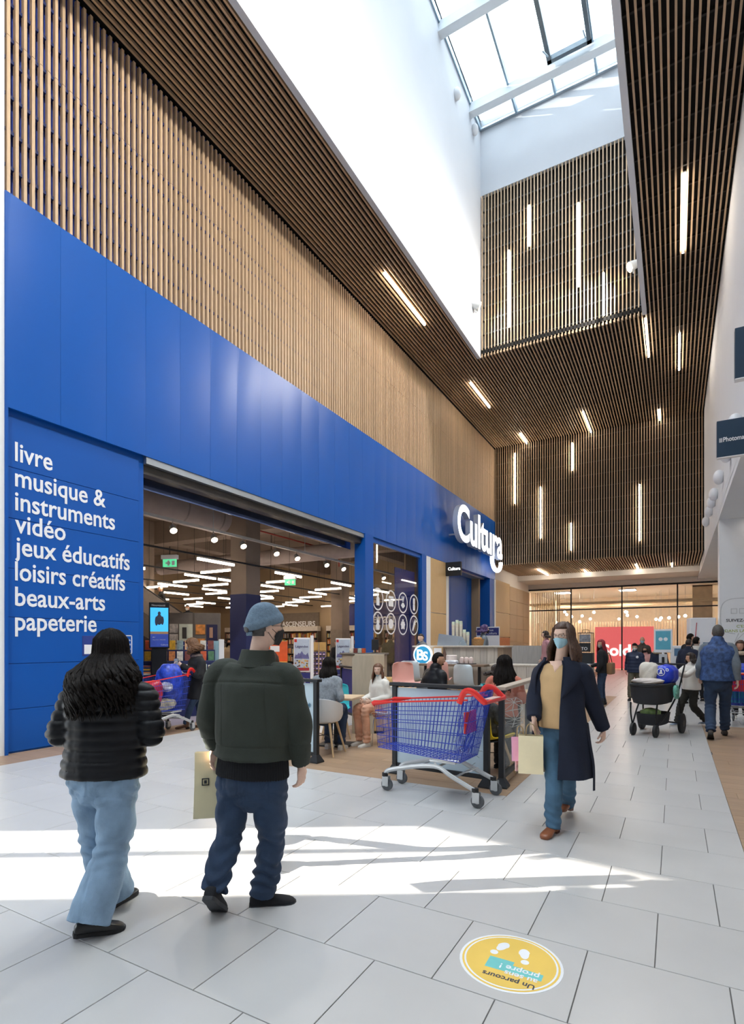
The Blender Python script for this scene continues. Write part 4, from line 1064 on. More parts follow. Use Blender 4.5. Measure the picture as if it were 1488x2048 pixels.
# ---- bin station
bs = thing('bin_station', 'tall wooden bin station with rounded top and tidy-man sign', 'bin', (-4.85, 8.35, 0), R(28))
ply = M('ply_grey', 'b7ab98', .55, var=.08, vscale=3, stretch=(8, 8, 1.2))
oakb = M('ply_oak', 'c5a477', .55, var=.08, vscale=3)
prf = [(-.19, 0), (.19, 0), (.19, 1.3), (.17, 1.34), (.14, 1.36), (-.14, 1.36), (-.17, 1.34), (-.19, 1.3)]
MB().prism(prf, .29, .31, FACE['-Y']).build('front_panel', ply, bs)
MB().rbox(-.18, .35, -.29, .3, .04, 1.12, .008).build('body', oakb, bs)
MB().rbox(-.18, .37, .25, .3, 1.12, 1.36, .01).build('back_panel', ply, bs)
MB().box(-.18, .36, -.29, .3, 0, .04).build('plinth', blackm, bs)
sgp = MB().rbox(.35, .358, -.24, .2, .78, 1.1, .002).build('sign_plate', letter_w, bs)
mb = MB(); mb.box(.358, .361, .02, .05, .88, .98); mb.ell((.36, .035, 1.02), (.003, .018, .018), 10, 8); mb.box(.358, .361, -.06, -.02, .88, .94); mb.box(.358, .361, -.02, .02, .95, .96)
mb.build('pictogram', M('ink_black', '26272b', .6), sgp)
text('lettering', 'MERCI', .05, (.36, -.14, .80), 'X', MATS['ink_black'], sgp, .001)

# ---- kiosk: planked counters, bar shelf, logo, goods
plk = [M('plank_grey_%d' % k, c, .55, var=.12, vscale=3, stretch=(10, 10, 1)) for k, c in enumerate(('b9b4ac', 'aaa8a4', 'c4beb4', 'a39a8e', 'b4bcc0'))]
def plank_wall(par, x0, x1, y, z0, z1, w, along='x', sgn_=-1):
    x = x0; k = 0
    while x < x1 - .01:
        e = min(x + w, x1)
        if along == 'x': MB().rbox(x + .002, e - .002, y - .012, y + .012, z0, z1, .003).build('plank', plk[(k * 7 + k // 2) % 5], par)
        else: MB().rbox(y - .012, y + .012, x + .002, e - .002, z0, z1, .003).build('plank', plk[(k * 7 + k // 2) % 5], par)
        x = e; k += 1
kk = thing('cafe_counter', 'tall grey planked cafe counter carrying the round logo', 'counter', (0, 0, 0))
MB().box(-5.75, -3.5, 12.52, 13.2, 0, 1.46).build('carcass', M('counter_dark', '8d7f70', .6), kk)
plank_wall(kk, -5.75, -3.62, 12.5, 0, 1.47, .17)
MB().rbox(-3.62, -3.48, 12.46, 13.2, 0, 1.5, .006).build('end_post', M('post_walnut', '8b7763', .55, var=.12, vscale=3, stretch=(10, 10, 1)), kk)
MB().rbox(-5.8, -3.46, 12.42, 13.25, 1.47, 1.51, .006).build('worktop', plk[2], kk)
bar = thing('bar_shelf', 'dark wooden bar shelf in front of the planked counter', 'shelf', (0, 0, 0))
MB().rbox(-5.5, -3.75, 11.85, 12.4, 1.03, 1.08, .006).build('top', M('bar_walnut', '7d6a5a', .45, var=.12, vscale=3, stretch=(1.5, 12, 12)), bar)
for x in (-5.3, -3.95): MB().rbox(x - .03, x + .03, 12.1, 12.16, 0, 1.03, .004).build('leg', blackm, bar)
lw = thing('low_counter', 'low pale planked counter to the right of the bar shelf', 'counter', (0, 0, 0))
plank_wall(lw, -3.62, -2.0, 11.9, 0, 1.06, .2); MB().rbox(-3.64, -1.98, 11.88, 12.45, 1.06, 1.1, .006).build('worktop', plk[2], lw)
MB().box(-3.6, -2.0, 11.92, 12.4, 0, 1.06).build('carcass', MATS['counter_dark'], lw)
rc = thing('service_counter', 'long service counter along the walkway with grey planks', 'counter', (0, 0, 0))
MB().box(-2.7, -2.12, 13.3, 17.2, 0, .95).build('carcass', letter_w, rc)
plank_wall(rc, 13.3, 17.2, -2.1, 0, .95, .25, 'y')
MB().rbox(-2.75, -2.05, 13.25, 17.25, .95, 1.0, .006).build('worktop', letter_w, rc)
MB().box(-4.9, -2.9, 16.95, 17.0, 0, 1.5).build('rear_panel', plk[1], rc)
vit = thing('glass_vitrine', 'glass cake cabinet on the service counter', 'cabinet', (-2.4, 14.2, 1.0))
for (a, b, c, d_, e, f) in ((-.28, .28, -.5, -.49, 0, .42), (-.28, .28, .49, .5, 0, .42), (.27, .28, -.5, .5, 0, .42), (-.28, .28, -.5, .5, .41, .42)): MB().box(a, b, c, d_, e, f).build('pane', glass_clear, vit)
MB().box(-.28, .28, -.5, .5, 0, .03).build('tray', alu, vit)
for k in range(6): 
    tag(MB().lathe([(.0, 0), (.06, 0), (.065, .03), (.04, .06), (.0, .075)], n=12).build('pastry', M('pastry', 'd9b68a', .7, var=.2), None, True, loc=(-2.55 + .14 * (k % 3), 13.95 + .25 * (k // 3), 1.03)), 'round pastry inside the glass cake cabinet', 'pastry', 'pastries in the cake cabinet')
lg = thing('round_logo', 'illuminated round blue and white logo on the planked counter', 'sign', (-5.46, 12.35, 1.28))
MB().prism(disc(.25, 0, 0), 0, .05, FACE['-Y']).build('white_disc', M('logo_white', 'ffffff', .4, var=0, emit=.9), lg)
MB().prism(disc(.215, 0, 0), .05, .055, FACE['-Y']).build('blue_disc', M('logo_blue', '2e8fc0', .4, var=0, emit=.5), lg)
text('lettering', 'B', .36, (-.17, -.057, -.12), '-Y', MATS['logo_white'], lg, .002, bold=.008); text('lettering', 'S', .3, (.01, -.057, -.13), '-Y', MATS['logo_white'], lg, .002, bold=.008)
fr = thing('menu_frame', 'wooden framed menu sheet hung beside the round logo', 'menu', (-5.08, 12.41, 1.14))
MB().rbox(-.13, .13, -.05, -.02, 0, .34, .005).build('frame', oakb, fr); MB().box(-.1, .1, -.054, -.05, .03, .31).build('sheet', letter_w, fr)
for k, (x, hgt) in enumerate(((-4.86, .62), (-4.76, .66), (-4.66, .63), (-4.57, .42), (-4.48, .36), (-4.8, .6), (-4.71, .64))):
    y = 12.85 + (.1 if k > 4 else 0)
    t = thing('cup_stack', 'tall stack of paper cups on the cafe counter', 'cups', (x, y, 1.51), 0, 'stacks of paper cups')
    MB().lathe([(.034, 0), (.042, hgt - .1), (.044, hgt - .1)], n=14).build('cups', M('cup_paper', 'd9d3c3', .6, var=.12, vscale=60, stretch=(.01, .01, 1)), t, True)
    MB().lathe([(.044, hgt - .1), (.04, hgt - .06), (.038, hgt - .02)], n=14).build('lid', M('cup_lid', 'cfdcc8', .5), t, True)
gd = thing('glass_dome', 'small glass pastry dome on the cafe counter', 'dome', (-4.5, 12.6, 1.51))
MB().lathe([(.13, 0), (.13, .02), (.0, .02)], n=18).build('plate', alu, gd, True); MB().lathe([(.12, .02), (.12, .07), (.08, .13), (.015, .15), (.01, .17)], n=18, caps=False).build('dome', glass_clear, gd, True)
sh2 = thing('steel_screen', 'slanted stainless steel screen on the cafe counter', 'screen', (-5.2, 12.75, 1.51))
MB().prism([(-.05, 0), (.75, 0), (.62, .22), (.0, .3)], 0, .02, FACE['-Y']).build('sheet', alu, sh2)
bg = thing('pastry_basket', 'wicker basket of pastries beside the cup stacks', 'basket', (-4.22, 12.85, 1.51))
MB().lathe([(.12, 0), (.16, .16), (.15, .16), (.11, .02)], n=16).build('basket', M('wicker', 'a37b4f', .8, var=.3, vscale=40), bg, True)
for k in range(4): tag(MB().ell((0, 0, 0), (.06, .045, .035), 10, 8).build('croissant', M('pastry_gold', 'c68b4a', .6, var=.2), None, True, loc=(-4.26 + .08 * (k % 2), 12.81 + .06 * (k // 2), 1.68)), 'golden pastry heaped in the wicker basket', 'pastry', 'pastries in the basket')
# on the bar shelf
ck = thing('layer_cake', 'white iced layer cake on the bar shelf', 'cake', (-4.62, 12.1, 1.08))
MB().lathe([(.17, 0), (.17, .02), (.0, .02)], n=24).build('cake_stand', M('marble', 'c9ced6', .3, var=.35, vscale=10), ck, True); MB().lathe([(.13, .02), (.13, .2), (.12, .21), (.0, .21)], n=24).build('icing', M('icing', 'efe6e2', .6), ck, True)
MB().lathe([(.16, .0), (.165, .06), (.13, .09)], n=24, caps=False).build('paper_frill', MATS['marble'], ck, True)
ck2 = thing('cupcake_stand', 'plate of small pale cakes at the right of the bar shelf', 'cake', (-4.25, 12.1, 1.08))
MB().rbox(-.2, .2, -.12, .12, 0, .02, .004).build('tray', M('slate', '3d3a3a', .6), ck2)
for k in range(3): MB().lathe([(.05, .02), (.06, .1), (.045, .15), (.01, .17)], (-.11 + k * .11, 0, 0), 14).build('cake', M('cake_pink', 'dccac4', .6), ck2, True)
mb = thing('paper_tree', 'small dark cone ornament on the bar shelf', 'ornament', (-4.84, 12.2, 1.08)); MB().lathe([(.1, 0), (.03, .28), (.0, .38)], n=14).build('cone', M('cone_brown', '5f463c', .7), mb, True); MB().lathe([(.06, 0), (.06, .01)], n=12).build('base', blackm, mb)
# poster holder tower on the service counter
ph = thing('lantern_stand', 'black framed display tower at the end of the service counter', 'stand', (-2.2, 16.3, 0))
MB().rbox(-.2, .2, -.2, .2, 1.0, 1.3, .006).build('shelf_box', blackm, ph)
for sx in (-1, 1):
    for sy in (-1, 1): MB().box(sx * .18 - .012, sx * .18 + .012, sy * .18 - .012, sy * .18 + .012, 1.3, 1.85).build('post', M('brass', 'b29a72', .4, metal=.6), ph)
MB().box(-.15, .15, -.19, -.185, 1.6, 1.82).build('poster', M('poster_bw', '7b7e86', .5, var=.6, vscale=12), ph); MB().box(-.15, .15, -.19, -.185, 1.33, 1.58).build('poster', blackm, ph)
text('lettering', 'TO', .12, (-.1, -.195, 1.38), '-Y', letter_w, ph, .001)
MB().tube(crom([(-.1, 0, 1.85), (-.07, 0, 1.95), (.07, 0, 1.95), (.1, 0, 1.85)], 4), .01, 6).build('handle', MATS['brass'], ph)
MB().box(-.19, .19, -.19, .19, 1.85, 1.87).build('top', blackm, ph)

# ---- sanitiser stand and kiosk
sn = thing('sanitiser_stand', 'white hand sanitiser stand with a pale blue notice', 'stand', (-.28, 16.6, 0))
MB().lathe([(.2, 0), (.2, .02), (.03, .03)], n=20).build('foot', letter_w, sn, True); MB().cyl((0, 0, .02), (0, 0, 1.35), .03).build('pole', letter_w, sn)
MB().rbox(-.1, .1, -.08, .05, .95, 1.28, .01).build('dispenser', M('dispenser_grey', 'c3c6ca', .4), sn); MB().rbox(-.03, .03, -.1, -.08, 1.03, 1.2, .01).build('pump', blackm, sn)
MB().rbox(-.22, .22, -.03, .03, 1.32, 1.95, .01).build('notice_frame', letter_w, sn); MB().box(-.18, .18, -.035, -.03, 1.4, 1.9).build('notice', M('notice_cyan', '5fb0c8', .5, var=.1), sn)
mb = MB(); mb.prism(disc(.05, 0, 0, 16), 0, .004, Matrix.Translation((-.06, -.035, 1.68)) @ FACE['-Y']); mb.prism(disc(.05, 0, 0, 16), 0, .004, Matrix.Translation((.06, -.035, 1.68)) @ FACE['-Y']); mb.build('notice_marks', letter_w, sn)
kb = thing('photo_kiosk', 'white self-service kiosk with a tilted screen beside the pier', 'kiosk', (.75, 19.5, 0), R(10))
MB().rbox(-.4, .3, -.25, .25, 0, 2.35, .03).build('body', letter_w, kb); MB().box(-.05, .25, -.256, -.25, 1.3, 1.6).build('screen', M('kiosk_screen', '46607a', .2, emit=.3), kb)
MB().tube([(-.3, -.256, 1.2), (-.22, -.256, 2.2)], .012, 5).build('red_line', M('red_line', 'b8424a', .5), kb)
k2 = thing('order_terminal', 'white terminal with a small screen behind the stroller', 'kiosk', (.12, 18.4, 0))
MB().rbox(-.24, .24, -.2, .2, 0, 1.5, .02).build('body', letter_w, k2); MB().box(-.14, .16, -.206, -.2, 1.2, 1.42).build('screen', MATS['kiosk_screen'], k2)

# ---- trolley
cart_blue = M('trolley_blue', '2140b4', .35, var=.03); cart_red = M('trolley_red', 'dd2a24', .4, var=.03); zinc = M('trolley_zinc', 'c6c9cb', .32, metal=.55, var=.05); rubber = M('grey_rubber', '55585c', .6); rub_dk = M('black_rubber', '1d1d1f', .6)
def make_cart(label):
    t = thing('shopping_trolley', label, 'trolley')
    W = .0033
    def sidept(f, g, s):   # f along the basket (0 rear, 1 nose), g up (0 floor, 1 rim)
        yb = -.36 + .96 * f; zb = .40 + .05 * f; yt = -.5 + 1.12 * f; zt = 1.02 - .09 * f
        xb = .235 - .06 * f; xt = .285 - .07 * f
        return Vector((s * (xb + (xt - xb) * g), yb + (yt - yb) * g, zb + (zt - zb) * g))
    for s in (-1, 1):
        mb = MB()
        for k in range(27): mb.tube([sidept(k / 26, 0, s), sidept(k / 26, 1, s)], W, 4)
        for g in (0, .12, .28, .46, .64, .82): mb.tube([sidept(0, g, s), sidept(1, g, s)], W * 1.15, 4)
        mb.build('basket_side', cart_blue, t)
    mb = MB()
    for k in range(13):
        u = -1 + 2 * k / 12; mb.tube([(sidept(1, 0, 1).x * u, sidept(1, 0, 1).y, sidept(1, 0, 1).z), (sidept(1, 1, 1).x * u, sidept(1, 1, 1).y, sidept(1, 1, 1).z)], W, 4)
    for g in (0, .15, .3, .46, .64, .82): mb.tube([sidept(1, g, -1), sidept(1, g, 1)], W * 1.15, 4)
    mb.build('basket_front', cart_blue, t)
    mb = MB()
    for k in range(21): mb.tube([sidept(k / 20, 0, -1), sidept(k / 20, 0, 1)], W, 4)
    for k in range(9): u = -1 + k / 4; mb.tube([sidept(0, 0, 1) * 1, sidept(1, 0, 1)] if False else [(sidept(0, 0, 1).x * u, sidept(0, 0, 1).y, sidept(0, 0, 1).z), (sidept(1, 0, 1).x * u, sidept(1, 0, 1).y, sidept(1, 0, 1).z)], W, 4)
    mb.build('basket_floor', cart_blue, t)
    mb = MB()
    for k in range(17):
        u = -1 + k / 8; mb.tube([(sidept(0, 0, 1).x * u, sidept(0, 0, 1).y, sidept(0, 0, 1).z), (sidept(0, 1.1, 1).x * u, sidept(0, 1.1, 1).y, sidept(0, 1.1, 1).z)], W, 4)
    for g in (0, .2, .42, .64, .86, 1.08): mb.tube([sidept(0, g, -1), sidept(0, g, 1)], W * 1.15, 4)
    # the folded child seat leaning into the basket
    for k in range(11):
        u = -1 + k / 5; mb.tube([(.2 * u, -.3, .46), (.24 * u, -.36, .98)], W, 4)
    for z, y in ((.5, -.305), (.66, -.322), (.82, -.34), (.97, -.358)): mb.tube([(-.23, y, z), (.23, y, z)], W * 1.15, 4)
    mb.build('rear_gate', cart_blue, t)
    MB().rbox(-.15, .15, -.38, -.36, .66, .88, .006).build('seat_flap', cart_red, t)
    mb = MB()
    for s in (-1, 1): mb.tube([sidept(.04, 1, s), sidept(1, 1, s)], .009, 8)
    mb.tube([sidept(1, 1, -1), sidept(1, 1, 1)], .011, 8); mb.build('red_rim', cart_red, t, True)
    for s in (-1, 1):
        a, b = sidept(1, 1, s), sidept(.82, 1, s)
        MB().tube([a + Vector((0, .02, -.02)), a + Vector((0, .0, -.005)), b], [(.03, .02), (.028, .018), (.012, .012)], 10).build('corner_bumper', cart_red, t, True)
    for s in (-1, 1):
        MB().tube(crom([(s * .285, -.37, .98), (s * .285, -.42, 1.09), (s * .285, -.5, 1.1), (s * .285, -.6, 1.02), (s * .28, -.63, 1.0)], 4), [(.015, .03)] * 17, 10).build('handle_arm', cart_red, t, True)
    hb = MB().tube([(-.285, -.63, 1.0), (.285, -.63, 1.0)], .019, 12).build('handle_bar', cart_red, t, True)
    MB().rbox(-.14, .14, -.64, -.56, 1.015, 1.025, .004).build('advert_plate', M('advert_pale', 'd9bdb4', .4), hb)
    for s in (-1, 1):
        pts = crom([(s * .165, .52, .155), (s * .165, .5, .2), (s * .17, .42, .235), (s * .2, .1, .31), (s * .225, -.12, .33), (s * .25, -.26, .27), (s * .262, -.52, .16)], 4)
        MB().tube(pts, [(.014, .024)] * len(pts), 10).build('chassis_tube', zinc, t, True)
    mb = MB()
    for y, z, w_ in ((-.12, .335, .22), (.1, .315, .2), (-.3, .25, .25)): mb.cyl((-w_, y, z), (w_, y, z), .011, n=8)
    for s in (-1, 1): mb.tube([(s * .2, -.33, .4), (s * .21, -.05, .4), (s * .21, -.1, .34)], .012, 6)
    mb.tube([(-.1, -.3, .26), (-.08, -.42, .3), (.08, -.42, .3), (.1, -.3, .26)], .006, 6); mb.rbox(-.22, .22, -.3, -.02, .37, .395, .008); mb.build('cross_braces', zinc, t, True)
    for (x, y) in ((-.165, .52), (.165, .52), (-.262, -.52), (.262, -.52)):
        c = MB().cyl((x, y, .148), (x, y, .185), .032).build('caster', rub_dk, t, True)
        MB().box(x - .03, x - .022, y - .05, y + .02, .05, .15).box(x + .022, x + .03, y - .05, y + .02, .05, .15).build('fork', zinc, c)
        MB().tube([(x - .016, y - .025, .064), (x - .012, y - .025, .064), (x + .012, y - .025, .064), (x + .016, y - .025, .064)], [.045, .064, .064, .045], 20).build('wheel', rubber, c, True)
        MB().cyl((x - .02, y - .025, .064), (x + .02, y - .025, .064), .025).build('hub', M('hub_grey', '9a9da1', .5), c)
    return t
cart = make_cart('empty blue wire trolley with red handle before the printed barrier')
cart.location = (-2.16, 5.22, 0); cart.rotation_euler = (0, 0, R(87.8))
cart_b = copy_tree(cart, None, (-7.68, 6.28, 0), R(191), 'blue trolley full of bags pushed by the curly-haired woman')
copy_tree(cart, None, (1.12, 12.55, 0), R(-8), 'blue trolley loaded with bottle packs at the right picture edge')

# bags in the loaded trolleys
def bag_blob(name, label, loc, r, mat, cat='bag', group=None, seed=0, rz=0.):
    mb = MB(); mb.ell((0, 0, 0), r, 36, 26)
    rr = random.Random(seed); ph = [rr.uniform(0, 6) for _ in range(4)]
    vs = []
    for (x, y, z) in mb.v:
        f = 1 + .07 * math.sin(4 * x / r[0] + ph[0]) * math.sin(3 * z / r[2] + ph[1]) + .05 * math.sin(5 * y / r[1] + ph[2]) + .025 * math.sin(9 * (x / r[0] + z / r[2]) + ph[3])
        q = (abs(x / r[0]) ** 3 + abs(y / r[1]) ** 3 + abs(z / r[2]) ** 3) ** (1 / 3)
        f = f * (1 / max(.6, q)) ** .8
        vs.append((x * f, y * f, z * f))
    mb.v = vs; o = mb.build(name, mat, None, True, loc=loc); o.rotation_euler = (0, 0, rz); return tag(o, label, cat, group)
bag_blob('shopping_bag', 'blue printed shopping bag heaped in the pushed trolley', (-7.70, 6.50, 0.86), (.2, .2, .34), M('bag_blue', '2a47b8', .35, bump=.9, bscale=11, var=.75, vscale=13), seed=1)
bag_blob('shopping_bag', 'red plastic bag at the side of the pushed trolley', (-7.60, 6.08, 0.74), (.17, .13, .2), M('bag_red', 'c02730', .3, bump=.9, bscale=11, var=.2, vscale=6), seed=2)
bag_blob('goods_bag', 'white and yellow food packet low in the pushed trolley', (-7.63, 6.33, 0.52), (.15, .2, .1), M('bag_mixed', 'd8cf9a', .4, bump=.9, bscale=11, var=.6, vscale=12), seed=3)
bag_blob('goods_bag', 'black and white striped packet in the pushed trolley', (-7.54, 6.30, 0.82), (.1, .1, .08), M('packet_bw', 'bfc3cc', .4, bump=.9, bscale=11, var=.8, vscale=20, stretch=(.2, .2, 2)), seed=4)
bag_blob('goods_bag', 'multicoloured packet at the nose of the pushed trolley', (-7.53, 5.86, 0.66), (.12, .14, .18), M('packet_mix', '8fa04a', .4, bump=.9, bscale=11, var=.9, vscale=10), seed=5)
for k in range(2):
    for j in range(2): 
        t = thing('bottle_pack', 'shrink-wrapped pack of turquoise water bottles in the right trolley', 'bottles', (1.0 + .2 * k, 12.32 + .3 * j, .44), R(-8), 'packs of bottles')
        for q in range(6): MB().lathe([(.028, 0), (.03, .02), (.03, .2), (.012, .26), (.012, .29)], (-.06 + .06 * (q % 3), -.03 + .06 * (q // 3), 0), 10).build('bottle', M('bottle_teal', '3d9fb0', .2, var=.1), t, True)
bag_blob('shopping_bag', 'blue plastic bag on top of the right-edge trolley', (1.12, 12.6, 1.0), (.2, .3, .16), M('bag_bright', '2b4fd0', .3, bump=.9, bscale=11, var=.15), seed=8)
# ---- stroller
def make_stroller():
    t = thing('baby_stroller', 'black baby stroller with dark tub and big wheels', 'stroller', (-.33, 10.55, 0), R(162.5))
    fab = M('stroller_fabric', '2b2c31', .8, var=.08, bump=.1, bscale=60); frm = M('stroller_frame', '17181a', .35, metal=.4)
    g = [[(sx_ * .0 + .21 * q * math.cos(a), .06 + .44 * q * math.sin(a), z) for a in [2 * math.pi * k / 28 for k in range(28)]] for q, z in ((.75, .50), (.9, .52), (1.0, .62), (1.04, .76), (1.0, .77), (.95, .68), (.85, .58))] if False else None
    rings = []
    for q, z in ((.72, .47), (.9, .49), (1.0, .58), (1.05, .74), (1.09, .78), (1.02, .79), (.95, .68), (.8, .56)):
        rings.append([(.25 * q * math.copysign(abs(math.cos(a)) ** .6, math.cos(a)), .02 + .43 * q * math.copysign(abs(math.sin(a)) ** .6, math.sin(a)), z) for a in [2 * math.pi * k / 32 for k in range(32)]])
    MB().ring_loft(rings).build('tub', fab, t, True)
    MB().tube([(.26 * math.copysign(abs(math.cos(a)) ** .6, math.cos(a)), .02 + .45 * math.copysign(abs(math.sin(a)) ** .6, math.sin(a)), .755) for a in [2 * math.pi * k / 32 for k in range(33)]], (.016), 8).build('tub_rim', M('stroller_rim', '121214', .6), t, True)
    for s in (-1, 1):
        MB().tube(crom([(s * .28, -.62, 1.06), (s * .28, -.5, .9), (s * .27, -.3, .62), (s * .24, .05, .36), (s * .19, .34, .17)], 4), .013, 8).build('frame_tube', frm, t, True)
        MB().tube(crom([(s * .27, -.3, .66), (s * .29, -.36, .4), (s * .29, -.38, .16)], 4), .013, 8).build('frame_tube', frm, t, True)
        MB().tube(crom([(s * .2, .4, .5), (s * .19, .42, .32), (s * .17, .38, .12)], 4), .013, 8).build('frame_tube', frm, t, True)
        for y, r_, x in ((.38, .095, .17), (-.38, .155, .31)):
            w = MB().tube([(s * x - .028, y, r_), (s * x - .02, y, r_), (s * x + .02, y, r_), (s * x + .028, y, r_)], [r_ * .82, r_, r_, r_ * .82], 26).build('wheel', rub_dk, t, True)
            MB().tube([(s * x - .03, y, r_), (s * x + .03, y, r_)], r_ * .35, 14).build('hub', frm, w, True)
    MB().tube([(-.28, -.62, 1.06), (.28, -.62, 1.06)], .016, 10).build('handle', M('handle_foam', '2a2a2c', .8), t, True)
    MB().cyl((-.31, -.38, .155), (.31, -.38, .155), .012).build('axle', frm, t)
    rings = [[(.2 * q * math.copysign(abs(math.cos(a)) ** .6, math.cos(a)), .0 + .3 * q * math.copysign(abs(math.sin(a)) ** .6, math.sin(a)), z) for a in [2 * math.pi * k / 24 for k in range(24)]] for q, z in ((.8, .15), (.95, .17), (1.05, .33), (1.0, .33), (.85, .2))]
    MB().ring_loft(rings).build('under_basket', fab, t, True)
    return t
make_stroller()
st_o = bpy.data.objects['baby_stroller']; st_o.scale = (1.06, 1.06, 1.12)
SB = Matrix.Translation((-.33, 10.55, 0)) @ Matrix.Rotation(R(162.5), 4, 'Z') @ Matrix.Diagonal((1.06, 1.06, 1.12, 1))
bag_blob('blanket', 'cream fleece blanket hooped over the back of the stroller', SB @ Vector((.08, -.10, .93)), (.15, .2, .19), M('fleece', 'd9d4c9', .95, var=.08, bump=.5, bscale=60), 'blanket', seed=11, rz=R(162))
bag_blob('blanket', 'printed cot quilt lying along the front of the stroller tub', SB @ Vector((.0, .25, .82)), (.23, .2, .05), M('quilt', 'cfc6c0', .9, var=.2, vscale=14), 'blanket', seed=12, rz=R(162))
bb = bag_blob('shopping_bag', 'bright blue shopping bag with white emblem on the stroller', SB @ Vector((-.12, -.2, .90)), (.17, .2, .18), M('bag_royal', '1e3fd0', .3, bump=.9, bscale=11, var=.1), seed=13, rz=R(162))
mb = MB()
for c_, r_ in (((0, .06), .06), ((.1, .12), .02), ((-.1, .1), .02), ((.09, .0), .018)):
    mb.tube([(c_[0] + r_ * math.cos(a), .215, c_[1] + r_ * math.sin(a)) for a in [k * math.pi / 8 for k in range(17)]], .007, 5)
mb.prism([(-.03, .03), (.03, .03), (.03, .05), (.01, .05), (.01, .1), (-.02, .1), (-.02, .05), (-.03, .05)], -.225, -.215, FACE['-Y']); mb.build('bag_emblem', letter_w, bb)
bag_blob('nappy_pack', 'green and white packet in the basket under the stroller', SB @ Vector((0, .12, .33)), (.15, .12, .08), M('pack_green', '8fae6a', .3, bump=.9, bscale=11, var=.5, vscale=10), 'packet', seed=14, rz=R(162))
bag_blob('toy_book', 'colourful soft toy hanging from the side of the stroller', SB @ Vector((-.33, -.05, .66)), (.03, .1, .12), M('toy_mix', '6fb3a2', .5, bump=.9, bscale=11, var=.9, vscale=16), 'toy', seed=15, rz=R(162))
# ================================================================== PEOPLE: how a figure is built
V = Vector
def lerp(a, b, f): return a + (b - a) * f
def tube_soft(mb, pts, radii, ref=None, k=4, n=16, round_ends=(True, True)):
    # a limb: smooth curve through pts with interpolated radii and rounded ends
    P = crom(pts, k); rr = [r if isinstance(r, (tuple, list)) else (r, r) for r in radii]; RR = []
    for i in range(len(rr) - 1):
        for j in range(k):
            f = j / k; f = f * f * (3 - 2 * f); RR.append((rr[i][0] + (rr[i + 1][0] - rr[i][0]) * f, rr[i][1] + (rr[i + 1][1] - rr[i][1]) * f))
    RR.append(rr[-1])
    if round_ends[0]:
        d = (P[0] - P[1]).normalized(); m = min(RR[0]); a = RR[0]; p = P[0]
        P = [p + d * m * .9, p + d * m * .55] + P; RR = [(a[0] * .4, a[1] * .4), (a[0] * .82, a[1] * .82)] + RR
    if round_ends[1]:
        d = (P[-1] - P[-2]).normalized(); m = min(RR[-1]); a = RR[-1]; p = P[-1]
        P = P + [p + d * m * .55, p + d * m * .9]; RR = RR + [(a[0] * .82, a[1] * .82), (a[0] * .4, a[1] * .4)]
    mb.tube(P, RR, n, ref); return mb
def remesh(mb, voxel, smooth=4):
    me = bpy.data.meshes.new('r'); me.from_pydata(mb.v, [], mb.f); me.update()
    o = bpy.data.objects.new('r', me); COL.objects.link(o)
    m = o.modifiers.new('r', 'REMESH'); m.mode = 'VOXEL'; m.voxel_size = voxel
    s = o.modifiers.new('s', 'SMOOTH'); s.factor = .6; s.iterations = smooth
    dg = bpy.context.evaluated_depsgraph_get()
    out = bpy.data.meshes.new_from_object(o.evaluated_get(dg))
    bpy.data.objects.remove(o); bpy.data.meshes.remove(me)
    out.materials.clear(); out.shade_smooth(); return out
def displace(me, fn):
    n = len(me.vertices); co = np.empty(n * 3); no = np.empty(n * 3)
    me.vertices.foreach_get('co', co); me.vertices.foreach_get('normal', no)
    co = co.reshape(-1, 3); no = no.reshape(-1, 3)
    co = co + no * fn(co)[:, None]
    me.vertices.foreach_set('co', co.ravel()); me.update()
def folds(amp, fz=26., fx=9., seed=0.):
    def f(p):
        x, y, z = p[:, 0], p[:, 1], p[:, 2]
        w = np.sin(fz * z + 5 * np.sin(fx * x + seed) + 4 * np.sin(fx * .8 * y + 1.3 + seed)) * (.6 + .4 * np.sin(7 * z + 3 * x + seed))
        w += .6 * np.sin(fz * .55 * z - fx * 1.7 * x + 6 * y + seed * 2)
        return amp * w * .6
    return f
def quilt(step, amp):
    def f(p): return amp * (np.abs(np.sin(np.pi * p[:, 2] / step)) ** .6 - .7) + .0015 * np.sin(60 * p[:, 0] + 40 * p[:, 1])
    return f

# ---- head surface, origin at eye height, +Y is the face
def head_pt(d, off=0.):
    dx, dy, dz = d
    x, y, z = .074 * dx, .096 * dy, .118 * dz
    if z < 0:
        k = -z / .118
        x *= 1 - .30 * k ** 1.6
        y *= (1 - .32 * k) if dy < 0 else (1 - .05 * k)
    elif dy < 0: y *= 1.06
    if dy > .1:
        w = min(1, (dy - .1) / .5)
        g = 0 if z > .014 else ((.014 - z) / .046 if z > -.032 else max(0, 1 - (-.032 - z) / .011))
        y += w * .026 * math.exp(-(x / .0135) ** 2) * g
        y -= w * .009 * math.exp(-((abs(x) - .031) / .016) ** 2 - ((z - .003) / .012) ** 2)
        y += w * .004 * math.exp(-((z - .024) / .009) ** 2)
        y += w * .006 * math.exp(-(x / .022) ** 2 - ((z + .061) / .008) ** 2)
        y -= w * .003 * math.exp(-(x / .02) ** 2 - ((z + .078) / .006) ** 2)
        y += w * .008 * math.exp(-(x / .022) ** 2 - ((z + .1) / .014) ** 2)
    p = V((x, y, z)); return p + p.normalized() * off
def dirv(lon, lat): return (math.sin(lon) * math.cos(lat), math.cos(lon) * math.cos(lat), math.sin(lat))   # lon 0 = face
